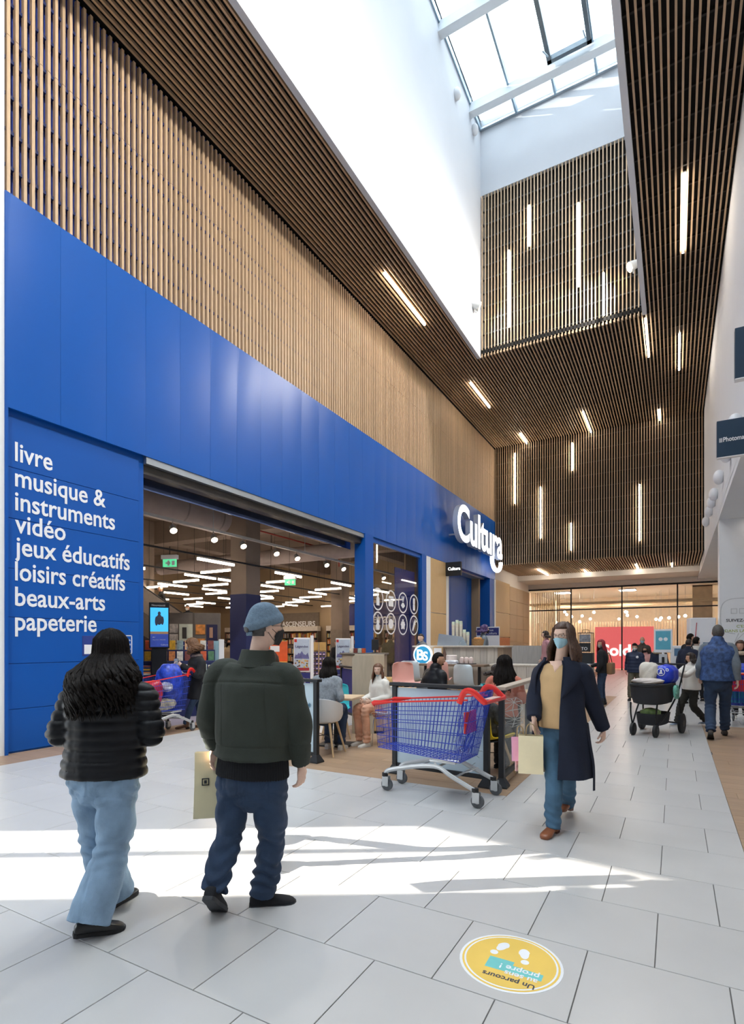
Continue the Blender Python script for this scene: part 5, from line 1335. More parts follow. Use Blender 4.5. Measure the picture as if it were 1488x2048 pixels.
def head_grid(mb, T, nu, nv, off=0.):
    rings = []
    for i in range(nv + 1):
        lat = math.pi * (-.5 + max(.01, min(.99, i / nv)))
        rings.append([T @ (head_pt(dirv(2 * math.pi * k / nu, lat), off(dirv(2 * math.pi * k / nu, lat)) if callable(off) else off)) for k in range(nu)])
    mb.ring_loft([list(reversed(r)) for r in rings]); return mb
def smoothstep(a, b, x): x = max(0., min(1., (x - a) / (b - a))); return x * x * (3 - 2 * x)

def hand(mb, wr, fd, nrm, s=1., curl=.5, side=1, n=7, spread=.0):
    # wr wrist, fd finger direction, nrm back-of-hand normal, side +1/-1 puts the thumb
    fd = V(fd).normalized(); nrm = V(nrm); nrm = (nrm - fd * nrm.dot(fd)).normalized(); ac = fd.cross(nrm) * side    # ac points to the thumb side
    L = .088 * s
    mb.tube(crom([wr - fd * .03 * s, wr + fd * .01 * s, wr + fd * L * .6, wr + fd * L], 3), [(.021 * s, .019 * s)] * 3 + [(.03 * s, .017 * s)] * 2 + [(.038 * s, .015 * s)] * 4 + [(.039 * s, .013 * s)], 10, ac)
    for k, (o, l) in enumerate(((.03, .072), (.010, .082), (-.011, .076), (-.031, .058))):
        b = wr + fd * (L - .006 * s) + ac * (o * s); d = (fd + ac * (o * (spread + .6) * 3)).normalized(); pts = [b]; ang = 0
        for q in range(3):
            ang += curl * (.55, .75, .5)[q]
            dd = d * math.cos(ang) - nrm * math.sin(ang)
            pts.append(pts[-1] + dd * l * s * (.45, .32, .26)[q])
        mb.tube(pts, [.0092 * s, .0088 * s, .0082 * s, .006 * s], n)
    b = wr + fd * .028 * s + ac * .026 * s; d = (fd * .75 + ac * .75 - nrm * .25).normalized()
    pts = [b - d * .02 * s, b, b + d * .038 * s, b + (d * .062 + fd * .012 - nrm * .012 * curl) * s]
    mb.tube(pts, [.013 * s, .0135 * s, .0105 * s, .007 * s], n); return mb

SKIN = {'a': M('skin_a', 'd3a58c', .5, var=.05, vscale=30), 'b': M('skin_b', 'c4967b', .5, var=.05, vscale=30), 'c': M('skin_c', 'e6c2ae', .5, var=.05, vscale=30)}
HAIR = {'black': M('hair_black', '130d0a', .7, var=.45, vscale=70, bump=.4, bscale=90, spec=.2), 'dark': M('hair_dark', '2e2019', .5, var=.35, vscale=70, bump=.4, bscale=90),
        'brown': M('hair_brown', '4d3426', .5, var=.35, vscale=70, bump=.4, bscale=90), 'chestnut': M('hair_chestnut', '6e4a35', .5, var=.35, vscale=70, bump=.4, bscale=90), 'grey': M('hair_grey', '4d4a48', .6, var=.4, vscale=60),
        'red': M('hair_red', '8e1f2b', .5, var=.3, vscale=50), 'purple': M('hair_purple', '4a3560', .5, var=.3, vscale=50), 'curl': M('hair_curl', '6b4a30', .6, var=.4, vscale=40), 'bald': SKIN['a']}
eye_w = M('eye_white', 'e9e6e2', .2, var=0); eye_d = M('eye_iris', '3a2a20', .15, var=0)
mask_m = {'blue': M('mask_blue', 'a9d3e6', .7, var=.04), 'black': M('mask_black', '1f1f22', .8), 'white': M('mask_white', 'e2e2de', .8), 'print': M('mask_print', 'b9b2ac', .8, var=.7, vscale=60)}

def rotz(v, a): return V((v[0] * math.cos(a) - v[1] * math.sin(a), v[0] * math.sin(a) + v[1] * math.cos(a), v[2]))
def pose(kind, h=1.72, seat=.46, lead=1, lean=0., arms=None):
    # joints in the body frame: +Y forward, +X to the person's right
    s = h / 1.75
    J = dict(head=V((0, .03, 1.635)), neck=V((0, -.01, 1.47)), shR=V((.175, -.01, 1.41)), shL=V((-.175, -.01, 1.41)),
             hipR=V((.09, 0, .92)), hipL=V((-.09, 0, .92)), knR=V((.1, .03, .5)), knL=V((-.1, .03, .5)), anR=V((.1, 0, .085)), anL=V((-.1, 0, .085)),
             elR=V((.235, -.05, 1.13)), elL=V((-.235, -.05, 1.13)), wrR=V((.25, .06, .89)), wrL=V((-.25, .06, .89)))
    if kind == 'walk':
        f, b = ('R', 'L') if lead > 0 else ('L', 'R')
        J['kn' + f] += V((0, .16, .02)); J['an' + f] += V((0, .30, .01)); J['kn' + b] += V((0, .0, -.01)); J['an' + b] += V((0, -.30, .05))
        J['wr' + f] += V((0, -.12, .02)); J['wr' + b] += V((0, .14, .04)); J['el' + f] += V((0, -.06, 0)); J['el' + b] += V((0, .05, 0))
    if kind == 'sit':
        drop = .92 - (seat / s + .085)
        for k in ('head', 'neck', 'shR', 'shL', 'hipR', 'hipL', 'elR', 'elL', 'wrR', 'wrL'): J[k] = J[k] - V((0, 0, drop))
        z = J['hipR'].z
        J['knR'] = V((.12, .42, z + .02)); J['knL'] = V((-.12, .42, z + .02)); J['anR'] = V((.11, .38, .085)); J['anL'] = V((-.11, .38, .085))
        J['wrR'] = V((.12, .30, z + .16)); J['wrL'] = V((-.12, .30, z + .16)); J['elR'] += V((.02, .04, .02)); J['elL'] += V((-.02, .04, .02))
    if lean:
        pv = (J['hipR'] + J['hipL']) / 2
        for k in ('head', 'neck', 'shR', 'shL', 'elR', 'elL'):
            d = J[k] - pv; J[k] = pv + V((d.x, d.y * math.cos(lean) + d.z * math.sin(lean), d.z * math.cos(lean) - d.y * math.sin(lean)))
    if arms:
        for k, v in arms.items(): J[k] = V(v)
    return {k: v * s for k, v in J.items()}

class Person:
    def __init__(P, label, loc, face, h=1.72, J=None, vox=.014, skin='a', head_face=None, tilt=0., group='shoppers', name='person', roll=0.):
        P.t = thing(name, label, 'person', loc, 0, group)
        P.s = h / 1.75; P.vox = vox; P.skin = SKIN[skin]; P.face = R(face); P.seed = abs(hash(label)) % 97 / 10. if False else sum(map(ord, label)) % 97 / 10.
        P.J = {k: rotz(v, P.face) for k, v in J.items()} if not J.get('_world') else {k: V(v) for k, v in J.items() if k != '_world'}
        P.fw = rotz((0, 1, 0), P.face); P.rt = rotz((1, 0, 0), P.face)
        ax = (P.J['shR'] - P.J['shL']).normalized(); P.ax = ax
        P.pel = (P.J['hipR'] + P.J['hipL']) / 2
        hf = P.face if head_face is None else R(head_face)
        P.HT = Matrix.Translation(P.J['head']) @ Matrix.Rotation(hf, 4, 'Z') @ Matrix.Rotation(tilt, 4, 'X') @ Matrix.Rotation(roll, 4, 'Y') @ Matrix.Scale(P.s * .98, 4)
        P.near = vox < .0115
    def body(P, curl=(.5, .5), hands=(True, True), nrm=None, eyes=False, hdir=(None, None), hs=1.):
        J, s = P.J, P.s; mb = MB()
        up = P.HT.to_3x3() @ V((0, 0, 1)); fwd = P.HT.to_3x3() @ V((0, 1, 0))
        tube_soft(mb, [J['neck'] - V((0, 0, .06 * s)), J['neck'], J['head'] + up * -.05 * s - fwd * .015 * s], [.06 * s, .052 * s, .056 * s], P.ax, 3)
        tube_soft(mb, [P.pel, lerp(P.pel, J['neck'], .5), J['neck'] - V((0, 0, .1 * s))], [(.12 * s, .08 * s), (.12 * s, .08 * s), (.12 * s, .06 * s)], P.ax, 4)
        for a in 'RL':
            tube_soft(mb, [J['sh' + a], J['el' + a], J['wr' + a]], [.042 * s, .034 * s, .025 * s], None, 4)
            tube_soft(mb, [J['hip' + a], J['kn' + a], J['an' + a]], [.065 * s, .042 * s, .03 * s], None, 4)
        me = remesh(mb, P.vox, 3)
        mb2 = MB()
        vs = np.empty(len(me.vertices) * 3); me.vertices.foreach_get('co', vs)
        mb2.add([tuple(v) for v in vs.reshape(-1, 3)], [tuple(p.vertices) for p in me.polygons]); bpy.data.meshes.remove(me)
        nu, nv = (72, 52) if P.near else (32, 24)
        head_grid(mb2, P.HT, nu, nv)
        for e in (-1, 1):
            mb2.ell(P.HT @ V((e * .074, -.006, -.008)), (.011 * s, .02 * s, .031 * s), 12, 8, P.HT.to_3x3().normalized() @ Matrix.Rotation(e * -.35, 3, 'Z'))
        for i, a in enumerate('RL'):
            if hands[i]:
                fd = (J['wr' + a] - J['el' + a]).normalized() if hdir[i] is None else V(hdir[i]).normalized()
                nn = nrm[i] if nrm and nrm[i] is not None else P.rt * (1 if a == 'R' else -1)
                sg_ = 1 if (fd.cross(V(nn))).dot(P.fw) > 0 else -1
                hand(mb2, J['wr' + a], fd, nn, s * hs, curl[i], sg_, 8 if P.near else 5)
        o = mb2.build('body', P.skin, P.t, True, 1.2); P.bodyo = o
        if eyes: P.eyes()
        return P
    def eyes(P, lips=True):
        mb = MB(); mb2 = MB(); mb3 = MB(); R3 = P.HT.to_3x3().normalized()
        for e in (-1, 1):
            c = head_pt((e * .031 / .074, .88, .003 / .118)); c.x = e * .031; c.z = .003; c.y -= .006
            mb.ell(P.HT @ c, V((.0125, .011, .0072)) * P.s, 14, 10, R3)
            mb2.ell(P.HT @ (c + V((0, .0085, 0))), V((.0055, .004, .0055)) * P.s, 12, 8, R3)
            pts = [P.HT @ (c + V((e * x, .0105 - abs(x) * .12, .0175 + z))) for x, z in ((-.016, -.001), (-.004, .004), (.008, .004), (.018, -.002))]
            mb3.tube(crom(pts, 3), .0028 * P.s, 6)
        mb.build('eye', eye_w, P.t, True); mb2.build('iris', eye_d, P.t, True); mb3.build('eyebrow', P.hairm if hasattr(P, 'hairm') else HAIR['dark'], P.t, True)
        if lips:
            pts = [P.HT @ (head_pt(dirv(x / .075, -.55)) + V((0, .0015, 0))) for x in (-.022, -.012, 0, .012, .022)]
            MB().tube(crom(pts, 3), [(.0035 * P.s * (1 - abs(k - 6) / 8), .003 * P.s) for k in range(13)], 6).build('lips', M('lips', 'b0655c', .4), P.t, True)
    def top(P, mat, hem=-.12, fat=1., depth=1., sleeve=(.07, .06, .047), name='jacket', fn=None, neck=True, slv_end=1., hem_out=1., vox=None, arms='RL', belly=0.):
        J, s = P.J, P.s; mb = MB(); sp = J['neck'] - P.pel
        tab = [(hem, .185 * hem_out, .135 * hem_out), (.05, .182, .136), (.25, .172, .128 + belly), (.5, .18, .13 + belly), (.72, .188, .128), (.88, .165, .10), (.98, .105, .075)]
        tab = [tab[0]] + [q for q in tab[1:] if q[0] > hem + .06]
        if neck: tab.append((1.06, .072, .07))
        else: tab = tab[:-1] + [(.94, .13, .088)]
        pts = []; 
        for f, a, b in tab:
            q = P.pel + sp * f
            if f < 0: q = P.pel + V((0, 0, sp.length * f)) + P.fw * 0
            pts.append(q)
        tube_soft(mb, pts, [(a * s * fat, b * s * fat * depth) for f, a, b in tab], P.ax, 4, 28, (False, neck))
        for a in arms:
            w = lerp(J['el' + a], J['wr' + a], slv_end); sgn_ = 1 if a == 'R' else -1
            inn = J['sh' + a] - P.ax * sgn_ * .075 * s
            tube_soft(mb, [inn, J['sh' + a] + P.ax * sgn_ * .005 * s + V((0, 0, -.015 * s)), lerp(J['sh' + a], J['el' + a], .5), J['el' + a], lerp(J['el' + a], w, .5), w],
                      [sleeve[0] * s, sleeve[0] * s * 1.02, lerp(sleeve[0], sleeve[1], .6) * s, sleeve[1] * s, lerp(sleeve[1], sleeve[2], .6) * s, sleeve[2] * s], None, 4, 18, (True, False))
        me = remesh(mb, vox or P.vox, 4)
        displace(me, fn or folds(.006 * s, 24, 8, P.seed)); ob(name, me, mat, P.t); return P
    def trousers(P, mat, r=(.098, .072, .062), hip=1., name='trousers', amp=.006, end=1.0, hipd=1., top=.1, bunch=.8, pockets=False, vox=None):
        J, s = P.J, P.s; mb = MB(); sp = (J['neck'] - P.pel).normalized()
        tube_soft(mb, [P.pel + sp * top * s, P.pel + sp * .06 * s, P.pel - V((0, 0, .075 * s))], [(.152 * s * hip, .115 * s * hip * hipd), (.165 * s * hip, .128 * s * hip * hipd), (.15 * s * hip, .125 * s * hip * hipd)], P.ax, 4, 24, (False, True))
        for a in 'RL':
            an = lerp(J['kn' + a], J['an' + a], end)
            hp = J['hip' + a] - V((0, 0, .02 * s))
            tube_soft(mb, [hp, lerp(hp, J['kn' + a], .5), J['kn' + a], lerp(J['kn' + a], an, .5), an], [r[0] * s * 1.02, lerp(r[0], r[1], .55) * s * 1.02, r[1] * s, lerp(r[1], r[2], .5) * s * 1.03, r[2] * s], P.ax, 5, 18, (True, False))
        me = remesh(mb, vox or P.vox, 3); f0 = folds(amp * s, 30, 10, P.seed + 2); za = (J['anR'].z + J['anL'].z) / 2 + .06; zk = (J['knR'].z + J['knL'].z) / 2
        def fn(p):
            z = p[:, 2]; b1 = np.exp(-((z - za) / .10) ** 2); b2 = np.exp(-((z - zk) / .07) ** 2); b3 = np.exp(-((z - P.pel.z + .10) / .07) ** 2)
            w = np.sin(95 * z + 2.2 * np.sin(22 * p[:, 0] + P.seed) + 2.2 * np.sin(19 * p[:, 1]))
            g_ = 0
            if pockets:
                q = p - np.array(P.pel); la = q @ np.array(P.ax); bk = (q @ np.array(P.fw)) < -.02; zz_ = q[:, 2]
                for c in (-.085, .085):
                    dx = np.abs(la - c) - .06; dz = np.abs(zz_ + .045) - .065
                    dd = np.abs(np.maximum(dx, dz)); g_ = g_ - .0045 * np.exp(-(dd / .0045) ** 2) * bk
                g_ = g_ - .004 * np.exp(-(la / .005) ** 2) * bk * (zz_ < .05)
            return f0(p) + amp * s * w * (bunch * b1 + .55 * b2 + .4 * b3) + g_
        displace(me, fn); ob(name, me, mat, P.t); return P
    def shoes(P, mat, sole=None, kind='shoe', dirs=None, pitch=(0., 0.), L=.26, heel=0., shaft=.0):
        J, s = P.J, P.s
        for i, a in enumerate('RL'):
            an = J['an' + a]; d = V(dirs[i]).normalized() if dirs and dirs[i] is not None else P.fw
            d = V((d.x, d.y, 0)).normalized(); side = d.cross(V((0, 0, 1)))
            T = Matrix.Translation(an) @ Matrix((( side.x, d.x, 0, 0), (side.y, d.y, 0, 0), (0, 0, 1, 0), (0, 0, 0, 1))) @ Matrix.Rotation(pitch[i], 4, 'X')
            b = -.085 * s; l = L * s; mb = MB(); rings = []
            for y, w, z1, z0 in ((-.28, .022, .055, .02 + heel), (-.24, .032, .075, .006 + heel), (-.12, .036, .085, .002 + heel), (.05, .036, .082, .004 + heel * .8), (.25, .04, .066, .0 + heel * .35), (.45, .046, .054, .0), (.6, .044, .044, .0), (.68, .034, .036, .0), (.73, .016, .026, .006)):
                rings.append([T @ V((w * s * math.copysign(abs(math.cos(q)) ** .7, math.cos(q)), y * l, b + s * ((z0 + z1) / 2 + (z1 - z0) / 2 * math.copysign(abs(math.sin(q)) ** .7, math.sin(q))))) for q in [2 * math.pi * k / 16 for k in range(16)]])
            mb.ring_loft(rings)
            if shaft:
                tube_soft(mb, [T @ V((0, -.03 * s, b + .05 * s)), T @ V((0, -.035 * s, b + .1 * s)), lerp(an, J['kn' + a], shaft)], [.04 * s, .043 * s, .05 * s], None, 3, 14, (True, False))
            sh_ = mb.build('shoe' if kind == 'shoe' else 'boot', mat, P.t, True, 1.0)
            if sole:
                rs = [[T @ V((w * s * 1.06 * c, y * l, b + z * s)) for y, w, c in pts] for z, pts in ((0, None),)] if False else None
                out = [(-.29, .024), (-.24, .034), (-.1, .036), (.1, .036), (.3, .044), (.5, .049), (.62, .046), (.70, .034), (.745, .012)]
                loop = [(w * s, y * l) for y, w in out] + [(-w * s, y * l) for y, w in reversed(out)]
                hz = [heel * (1 if y < .1 * l else .35 if y < .3 * l else 0) for x, y in loop]
                r0 = [T @ V((x, y, b - .0 * s + hz[k] * s * 0)) for k, (x, y) in enumerate(loop)]; r1 = [T @ V((x, y, b + (.022 + (hz[k] if heel else 0)) * s)) for k, (x, y) in enumerate(loop)]
                if heel:
                    MB().ring_loft([[T @ V((x_ * .03 * s * q, -.2 * l + y_ * .035 * s * q, b + z_ * s)) for x_, y_ in ((-1, -1), (1, -1), (1, 1), (-1, 1))] for q, z_ in ((.8, 0), (.85, heel * .6), (1., heel + .01))]).build('heel', sole, sh_)
                else: MB().ring_loft([r0, r1]).build('sole', sole, sh_)
        return P
    # ---- hair
    def hair(P, mat, style='short', vol=.012, length=0., wave=.0, seed=1, fringe=.055, spread=.035, back=.045, n=None, thick=1., ears=None):
        ears = (style == 'short') if ears is None else ears
        P.hairm = HAIR[mat] if isinstance(mat, str) else mat; rr = random.Random(seed); low = -.06 if style == 'short' else -.1
        def off(d):
            x, y, z = .074 * d[0], .096 * d[1], .118 * d[2]
            f = smoothstep(fringe - .012, fringe + .01, z)                                   # above the hair line
            bk = smoothstep(.018, -.012, y) * smoothstep(low - .01, low + .012, z)             # behind the ears
            if style == 'short': bk *= smoothstep(.0, -.02, y) if z < .0 else 1
            m = max(f, bk)
            if ears and abs(d[0]) > .8 and -.25 < d[1] < .15 and d[2] < .22: m *= .2
            nz = .25 * math.sin(40 * d[0] + seed) * math.sin(31 * d[2]) * math.sin(27 * d[1]) + .0
            return -.012 + m * (.012 + vol * (1 + nz))
        mb = MB(); head_grid(mb, P.HT, 48 if P.near else 28, 36 if P.near else 22, off)
        if length > 0:
            n = n or (90 if P.near else 46)
            for k in range(n):
                u = (k + rr.random()) / n
                lon = math.pi + (u - .5) * 2 * R(118 if style != 'pony' else 50)
                lat0 = rr.uniform(.15, 1.25) if style != 'pony' else rr.uniform(.0, .4)
                p0 = head_pt(dirv(lon, lat0), vol * .6); p1 = head_pt(dirv(lon, -.15), vol + .004)
                if lat0 > .5: pm = [head_pt(dirv(lon, .45), vol + .003)]
                else: pm = []
                L = length * rr.uniform(.72, 1.05); ph = rr.uniform(0, 6.3)
                pts = [p0] + pm + [p1]; q = p1.copy(); m_ = 7
                outw = V((math.sin(lon), math.cos(lon), 0)); gv = (P.HT.to_3x3().inverted() @ V((0, 0, -1))).normalized()
                for j in range(1, m_ + 1):
                    f = j / m_
                    q = p1 + gv * (L * f) + outw * (spread * min(1, f * 2.2)) + V((0, -back * min(1, f * 1.6), 0))
                    q += V((math.cos(ph + 5.5 * f * 2), math.sin(ph + 5.0 * f * 2), 0)) * wave * min(1, f * 2)
                    pts.append(q)
                r0 = rr.uniform(.011, .017) * thick
                pp = [P.HT @ p for p in crom(pts, 2)]
                mb.tube(pp, [r0 * P.s * (1 if j < len(pp) * .6 else max(.15, 1 - (j - len(pp) * .6) / (len(pp) * .42))) for j in range(len(pp))], 5)
        mb.build('hair', P.hairm, P.t, True, 1.2); return P
    def mask(P, col='blue', lowered=False):
        g = []; R3 = P.HT
        for i in range(9):
            f = i / 8; z = (-.012 - .092 * f) if not lowered else (-.085 - .04 * f); r = []
            for j in range(15):
                u = (j - 7) / 7; lon = u * R(66 - 10 * abs(f - .5) * 2)
                zz_ = z - .012 * abs(u) * (1 - f) + .03 * abs(u) ** 2 * (f) * (1 if not lowered else .2)
                lat = math.asin(max(-.95, min(.95, zz_ / .118)))
                p = head_pt(dirv(lon, lat), .007 + .0018 * math.sin(f * 18))
                if abs(u) < .35: p.y = max(p.y, .112 - .05 * max(0, f - .5) - .25 * u * u * .2) if not lowered else p.y + .012
                r.append(R3 @ p)
            g.append(r)
        m_ = sheet(MB(), g, .003 * P.s).build('face_mask', mask_m[col], P.t, True, 1.2)
        mb = MB()
        for e in (-1, 1):
            for zz_ in ((-.035, -.075) if not lowered else (-.09, -.1)):
                a = head_pt(dirv(e * R(60), math.asin(zz_ / .118)), .006); c = V((e * .082, -.012, -.012 + (.02 if zz_ > -.05 else -.02)))
                mb.tube([R3 @ a, R3 @ lerp(a, c, .6) + V((0, 0, 0)), R3 @ c], .0016 * P.s, 5)
        mb.build('ear_loop', mask_m['white'] if col != 'black' else mask_m['black'], m_); return P
    def glasses(P, mat=None):
        mat = mat or M('spectacle_frame', '2a2624', .4); mb = MB(); T = P.HT
        for e in (-1, 1):
            pts = []
            for k in range(21):
                a = 2 * math.pi * k / 20; pts.append(T @ V((e * .033 + .024 * math.copysign(abs(math.cos(a)) ** .7, math.cos(a)), .104 - .02 * abs(e * .033 + .02 * math.cos(a)) / .06, .0 + .018 * math.copysign(abs(math.sin(a)) ** .7, math.sin(a)))))
            mb.tube(pts, .0016 * P.s, 5)
            mb.tube([T @ V((e * .056, .094, .006)), T @ V((e * .077, .04, .006)), T @ V((e * .08, -.01, .004))], .0016 * P.s, 5)
        mb.tube([T @ V((-.01, .108, .004)), T @ V((.01, .108, .004))], .0016 * P.s, 5)
        g_ = mb.build('spectacles', mat, P.t, True); return P
    def collar(P, mat, h=.05, r=.078, name='collar', open_=False):
        J, s = P.J, P.s; up = (J['neck'] - P.pel).normalized()
        g = []
        for i in range(4):
            row_ = []; f = i / 3
            for k in range(25):
                a = R(-160 if not open_ else -130) + R(320 if not open_ else 260) * k / 24
                dv = P.ax * math.sin(a) - P.fw * math.cos(a)
                row_.append(J['neck'] + up * ((h + .045) * f - .055) * s + dv * r * s * (1.32 - .34 * f ** .7))
            g.append(row_)
        sheet(MB(), g, .008 * s).build(name, mat, P.t, True); return P
    def strap(P, pts, r, mat, name='strap'):
        MB().tube(crom([V(p) for p in pts], 4), r, 6).build(name, mat, P.t, True); return P

def paper_bag(label, top_c, axis, w=.3, d=.12, h=.38, mat=None, emblem=None, tilt=0., name='paper_bag', grp='carrier bags', handle=.12):
    mat = mat or M('kraft', 'efe3bf', .7, var=.06, vscale=5, bump=.15, bscale=6)
    rz = math.atan2(axis[1], axis[0])
    t = thing(name, label, 'bag', top_c, rz, grp); t.rotation_euler = (tilt, 0, rz)
    rings = []
    for z, k, dd in ((-h, 1, 1), (-h * .98, 1.0, 1), (-h * .5, .98, .92), (-h * .15, .99, .75), (0, 1, .62)):
        rings.append([(sx * w / 2 * k, sy * d / 2 * dd, z) for sx, sy in ((-1, -1), (0, -1.05), (1, -1), (1.0, 0), (1, 1), (0, 1.05), (-1, 1), (-1.0, 0))])
    inner = [[(x * .975, y * .96, z + .004) for x, y, z in r] for r in reversed(rings)]
    MB().ring_loft(rings + inner).build('bag_body', mat, t)
    for sy in (-1, 1):
        MB().tube(crom([(-w * .2, sy * d * .3, -.03), (-w * .16, sy * d * .16, handle * .7), (0, 0, handle), (w * .16, sy * d * .16, handle * .7), (w * .2, sy * d * .3, -.03)], 4), .0035, 6).build('handle', M('bag_cord', 'a58d66', .8), t, True)
    if emblem:
        mb = MB(); 
        for (a, b, c, d_) in ((-.022, .022, .016, .022), (-.022, .022, -.022, -.016), (-.022, -.016, -.022, .022), (.016, .022, -.022, .022)): mb.box(a - emblem[0], b - emblem[0], -d / 2 - .004, -d / 2 - .0005, c - h * .45, d_ - h * .45)
        mb.box(-.008 - emblem[0], .008 - emblem[0], -d / 2 - .004, -d / 2 - .0005, -h * .45 - .01, -h * .45 + .01); mb.build('emblem', M('ink_black', '26272b', .6), t)
    return t
B_lw = (-2.78, 1.89, 0)
J_lw = {'_world': True, 'head': (-0.005, 0.057, 1.516), 'neck': (0.007, 0.029, 1.357), 'shL': (-0.149, -0.058, 1.27), 'shR': (0.179, 0.125, 1.27), 'elL': (-0.207, -0.114, 1.049), 'elR': (0.235, 0.134, 1.049), 'wrL': (-0.341, 0.086, 1.033), 'wrR': (-0.073, 0.236, 1.027), 'hipL': (-0.104, -0.01, 0.831), 'hipR': (0.084, 0.049, 0.84), 'knL': (-0.137, 0.063, 0.415), 'knR': (0.05, 0.03, 0.417), 'anL': (-0.112, 0.157, 0.085), 'anR': (0.08, -0.125, 0.095)}
B_man = (-2.23, 2.43, 0)
J_man = {'_world': True, 'head': (0.099, 0.067, 1.651), 'neck': (0.074, 0.03, 1.473), 'shL': (-0.156, -0.042, 1.388), 'shR': (0.26, 0.077, 1.372), 'elL': (-0.237, -0.053, 1.113), 'elR': (0.319, 0.11, 1.09), 'wrL': (-0.314, 0.064, 0.898), 'wrR': (0.299, 0.156, 0.834), 'hipL': (-0.058, -0.01, 0.767), 'hipR': (0.153, 0.04, 0.782), 'knL': (-0.073, -0.053, 0.425), 'knR': (0.12, 0.102, 0.369), 'anL': (-0.042, -0.195, 0.171), 'anR': (0.086, 0.06, 0.07)}
B_rw = (-0.87, 4.82, 0)
J_rw = {'_world': True, 'head': (0.04, -0.0, 1.618), 'neck': (0.018, 0.01, 1.417), 'shR': (-0.142, 0.058, 1.313), 'shL': (0.193, -0.029, 1.325), 'elR': (-0.199, 0.003, 1.082), 'elL': (0.265, 0.08, 1.055), 'wrR': (-0.174, -0.143, 0.913), 'wrL': (0.333, 0.21, 0.819), 'hipR': (-0.069, 0.031, 0.865), 'hipL': (0.096, -0.015, 0.882), 'knR': (-0.015, -0.123, 0.473), 'knL': (0.057, 0.124, 0.452), 'anR': (0.002, -0.251, 0.081), 'anL': (0.015, 0.376, 0.108)}
B_cw = (-7.66, 7.14, 0)
J_cw = {'_world': True, 'head': (-0.096, -0.081, 1.532), 'neck': (-0.024, -0.041, 1.329), 'shR': (-0.221, 0.032, 1.223), 'shL': (0.187, -0.106, 1.215), 'elR': (-0.252, 0.061, 0.949), 'elL': (0.216, -0.204, 0.976), 'wrR': (-0.337, -0.147, 1.152), 'wrL': (-0.177, -0.241, 1.158), 'hipR': (-0.094, 0.012, 0.771), 'hipL': (0.094, -0.066, 0.783), 'knR': (-0.06, 0.053, 0.388), 'knL': (-0.018, -0.175, 0.413), 'anR': (-0.02, 0.076, 0.072), 'anL': (-0.113, -0.228, 0.086)}
denim_l = M('denim_light', '86a2bd', .85, var=.22, vscale=9, bump=.25, bscale=160)
denim_d = M('denim_dark', '2a3d58', .85, var=.22, vscale=10, bump=.25, bscale=160)
denim_m = M('denim_mid', '41627c', .85, var=.25, vscale=8, bump=.25, bscale=160)
olive = M('olive_canvas', '343a33', .85, var=.12, vscale=7, bump=.3, bscale=220)
puff = M('black_nylon', '0e1016', .5, var=.1, vscale=12, spec=.28)
knit_bk = M('black_knit', '15171c', .95, var=.15, vscale=30, bump=.8, bscale=120, stretch=(4, 4, .4))
navy_wool = M('navy_wool', '151d30', .95, var=.12, vscale=14, bump=.3, bscale=180)
camel = M('camel_knit', 'cba97c', .9, var=.06, vscale=10, bump=.2, bscale=200)
boot_tan = M('tan_leather', '8a5233', .35, var=.12, vscale=8)
blk_leather = M('black_leather', '18181a', .35, var=.08)
blk_cloth = M('black_cloth', '1c1d21', .9, var=.12, vscale=10, bump=.3, bscale=150)
grey_knit = M('grey_knit', '8d949c', .95, var=.25, vscale=40, bump=.4, bscale=160)
white_cloth = M('white_cloth', 'e4e1da', .9, var=.05, vscale=8, bump=.2, bscale=120)
sole_w = M('sole_white', 'd9d7d2', .6); sole_b = M('sole_black', '141416', .7)

# ---- woman with the black puffer, seen from behind
P = Person('woman in black quilted jacket and wide light jeans walking away, seen from behind', B_lw, 27, 1.65, J_lw, .008, 'a')
P.body((.6, .6)).hair('black', 'long', .017, .36, .032, 3, spread=.085, back=.09, n=320, thick=.75)
P.top(puff, -.05, 1.36, .92, (.078, .078, .06), 'quilted_jacket', quilt(.054, .013), hem_out=1.0)
P.trousers(denim_l, (.112, .098, .118), 1.18, 'wide_jeans', .013, 1.06, 1.05, bunch=.1, pockets=True, vox=.007)
P.shoes(blk_leather, sole_b, dirs=((.45, .9, 0), (-.25, .95, 0)), pitch=(-.12, 0.))
up_ = P.HT
MB().ell(P.J['neck'] + V((-.03, -.06, .0)), (.13, .085, .075), 24, 14).build('hood', puff, P.t, True)
MB().ell(P.HT @ V((0, -.105, .0)), (.02, .012, .012), 12, 8).build('hair_clip', blk_leather, P.t, True)

# ---- man with the flat beanie
def jacket_fn(p):
    z = p[:, 2]; y = p[:, 1]; x = p[:, 0]
    g = -.006 * np.exp(-((z - (1.335 - .25 * (x - .06) ** 2)) / .005) ** 2) - .005 * np.exp(-((z - .965) / .005) ** 2)
    lat = x * .97 + y * .24
    for c in (-.085, .195): g = g - .004 * np.exp(-((lat - c - .05 * (1.3 - z)) / .005) ** 2) * (z < 1.32) * (z > .97)
    return folds(.007, 14, 6, 1.)(p) + folds(.005, 34, 12, 3.)(p) + g
P = Person('man in olive jacket and grey beanie walking away with a paper bag', B_man, 14, 1.80, J_man, .008, 'c', head_face=-28)
fdl = V((-.05, .05, -1))
P.body((.75, .45), nrm=(P.rt * 1 - P.fw * .2, -P.rt + P.fw * .1), hdir=((-.02, .10, -1), (-.05, .05, -1)))
P.hair('grey', 'short', .005, fringe=.05)
P.top(knit_bk, .0, 1.18, .98, (.058, .05, .04), 'knit_sweater', lambda p: .0025 * np.sin(160 * np.arctan2(p[:, 1] - .05, p[:, 0] - .05) / 2), neck=False)
P.top(olive, .16, 1.32, .96, (.074, .072, .056), 'canvas_jacket', jacket_fn, neck=False, slv_end=.97, vox=.0065)
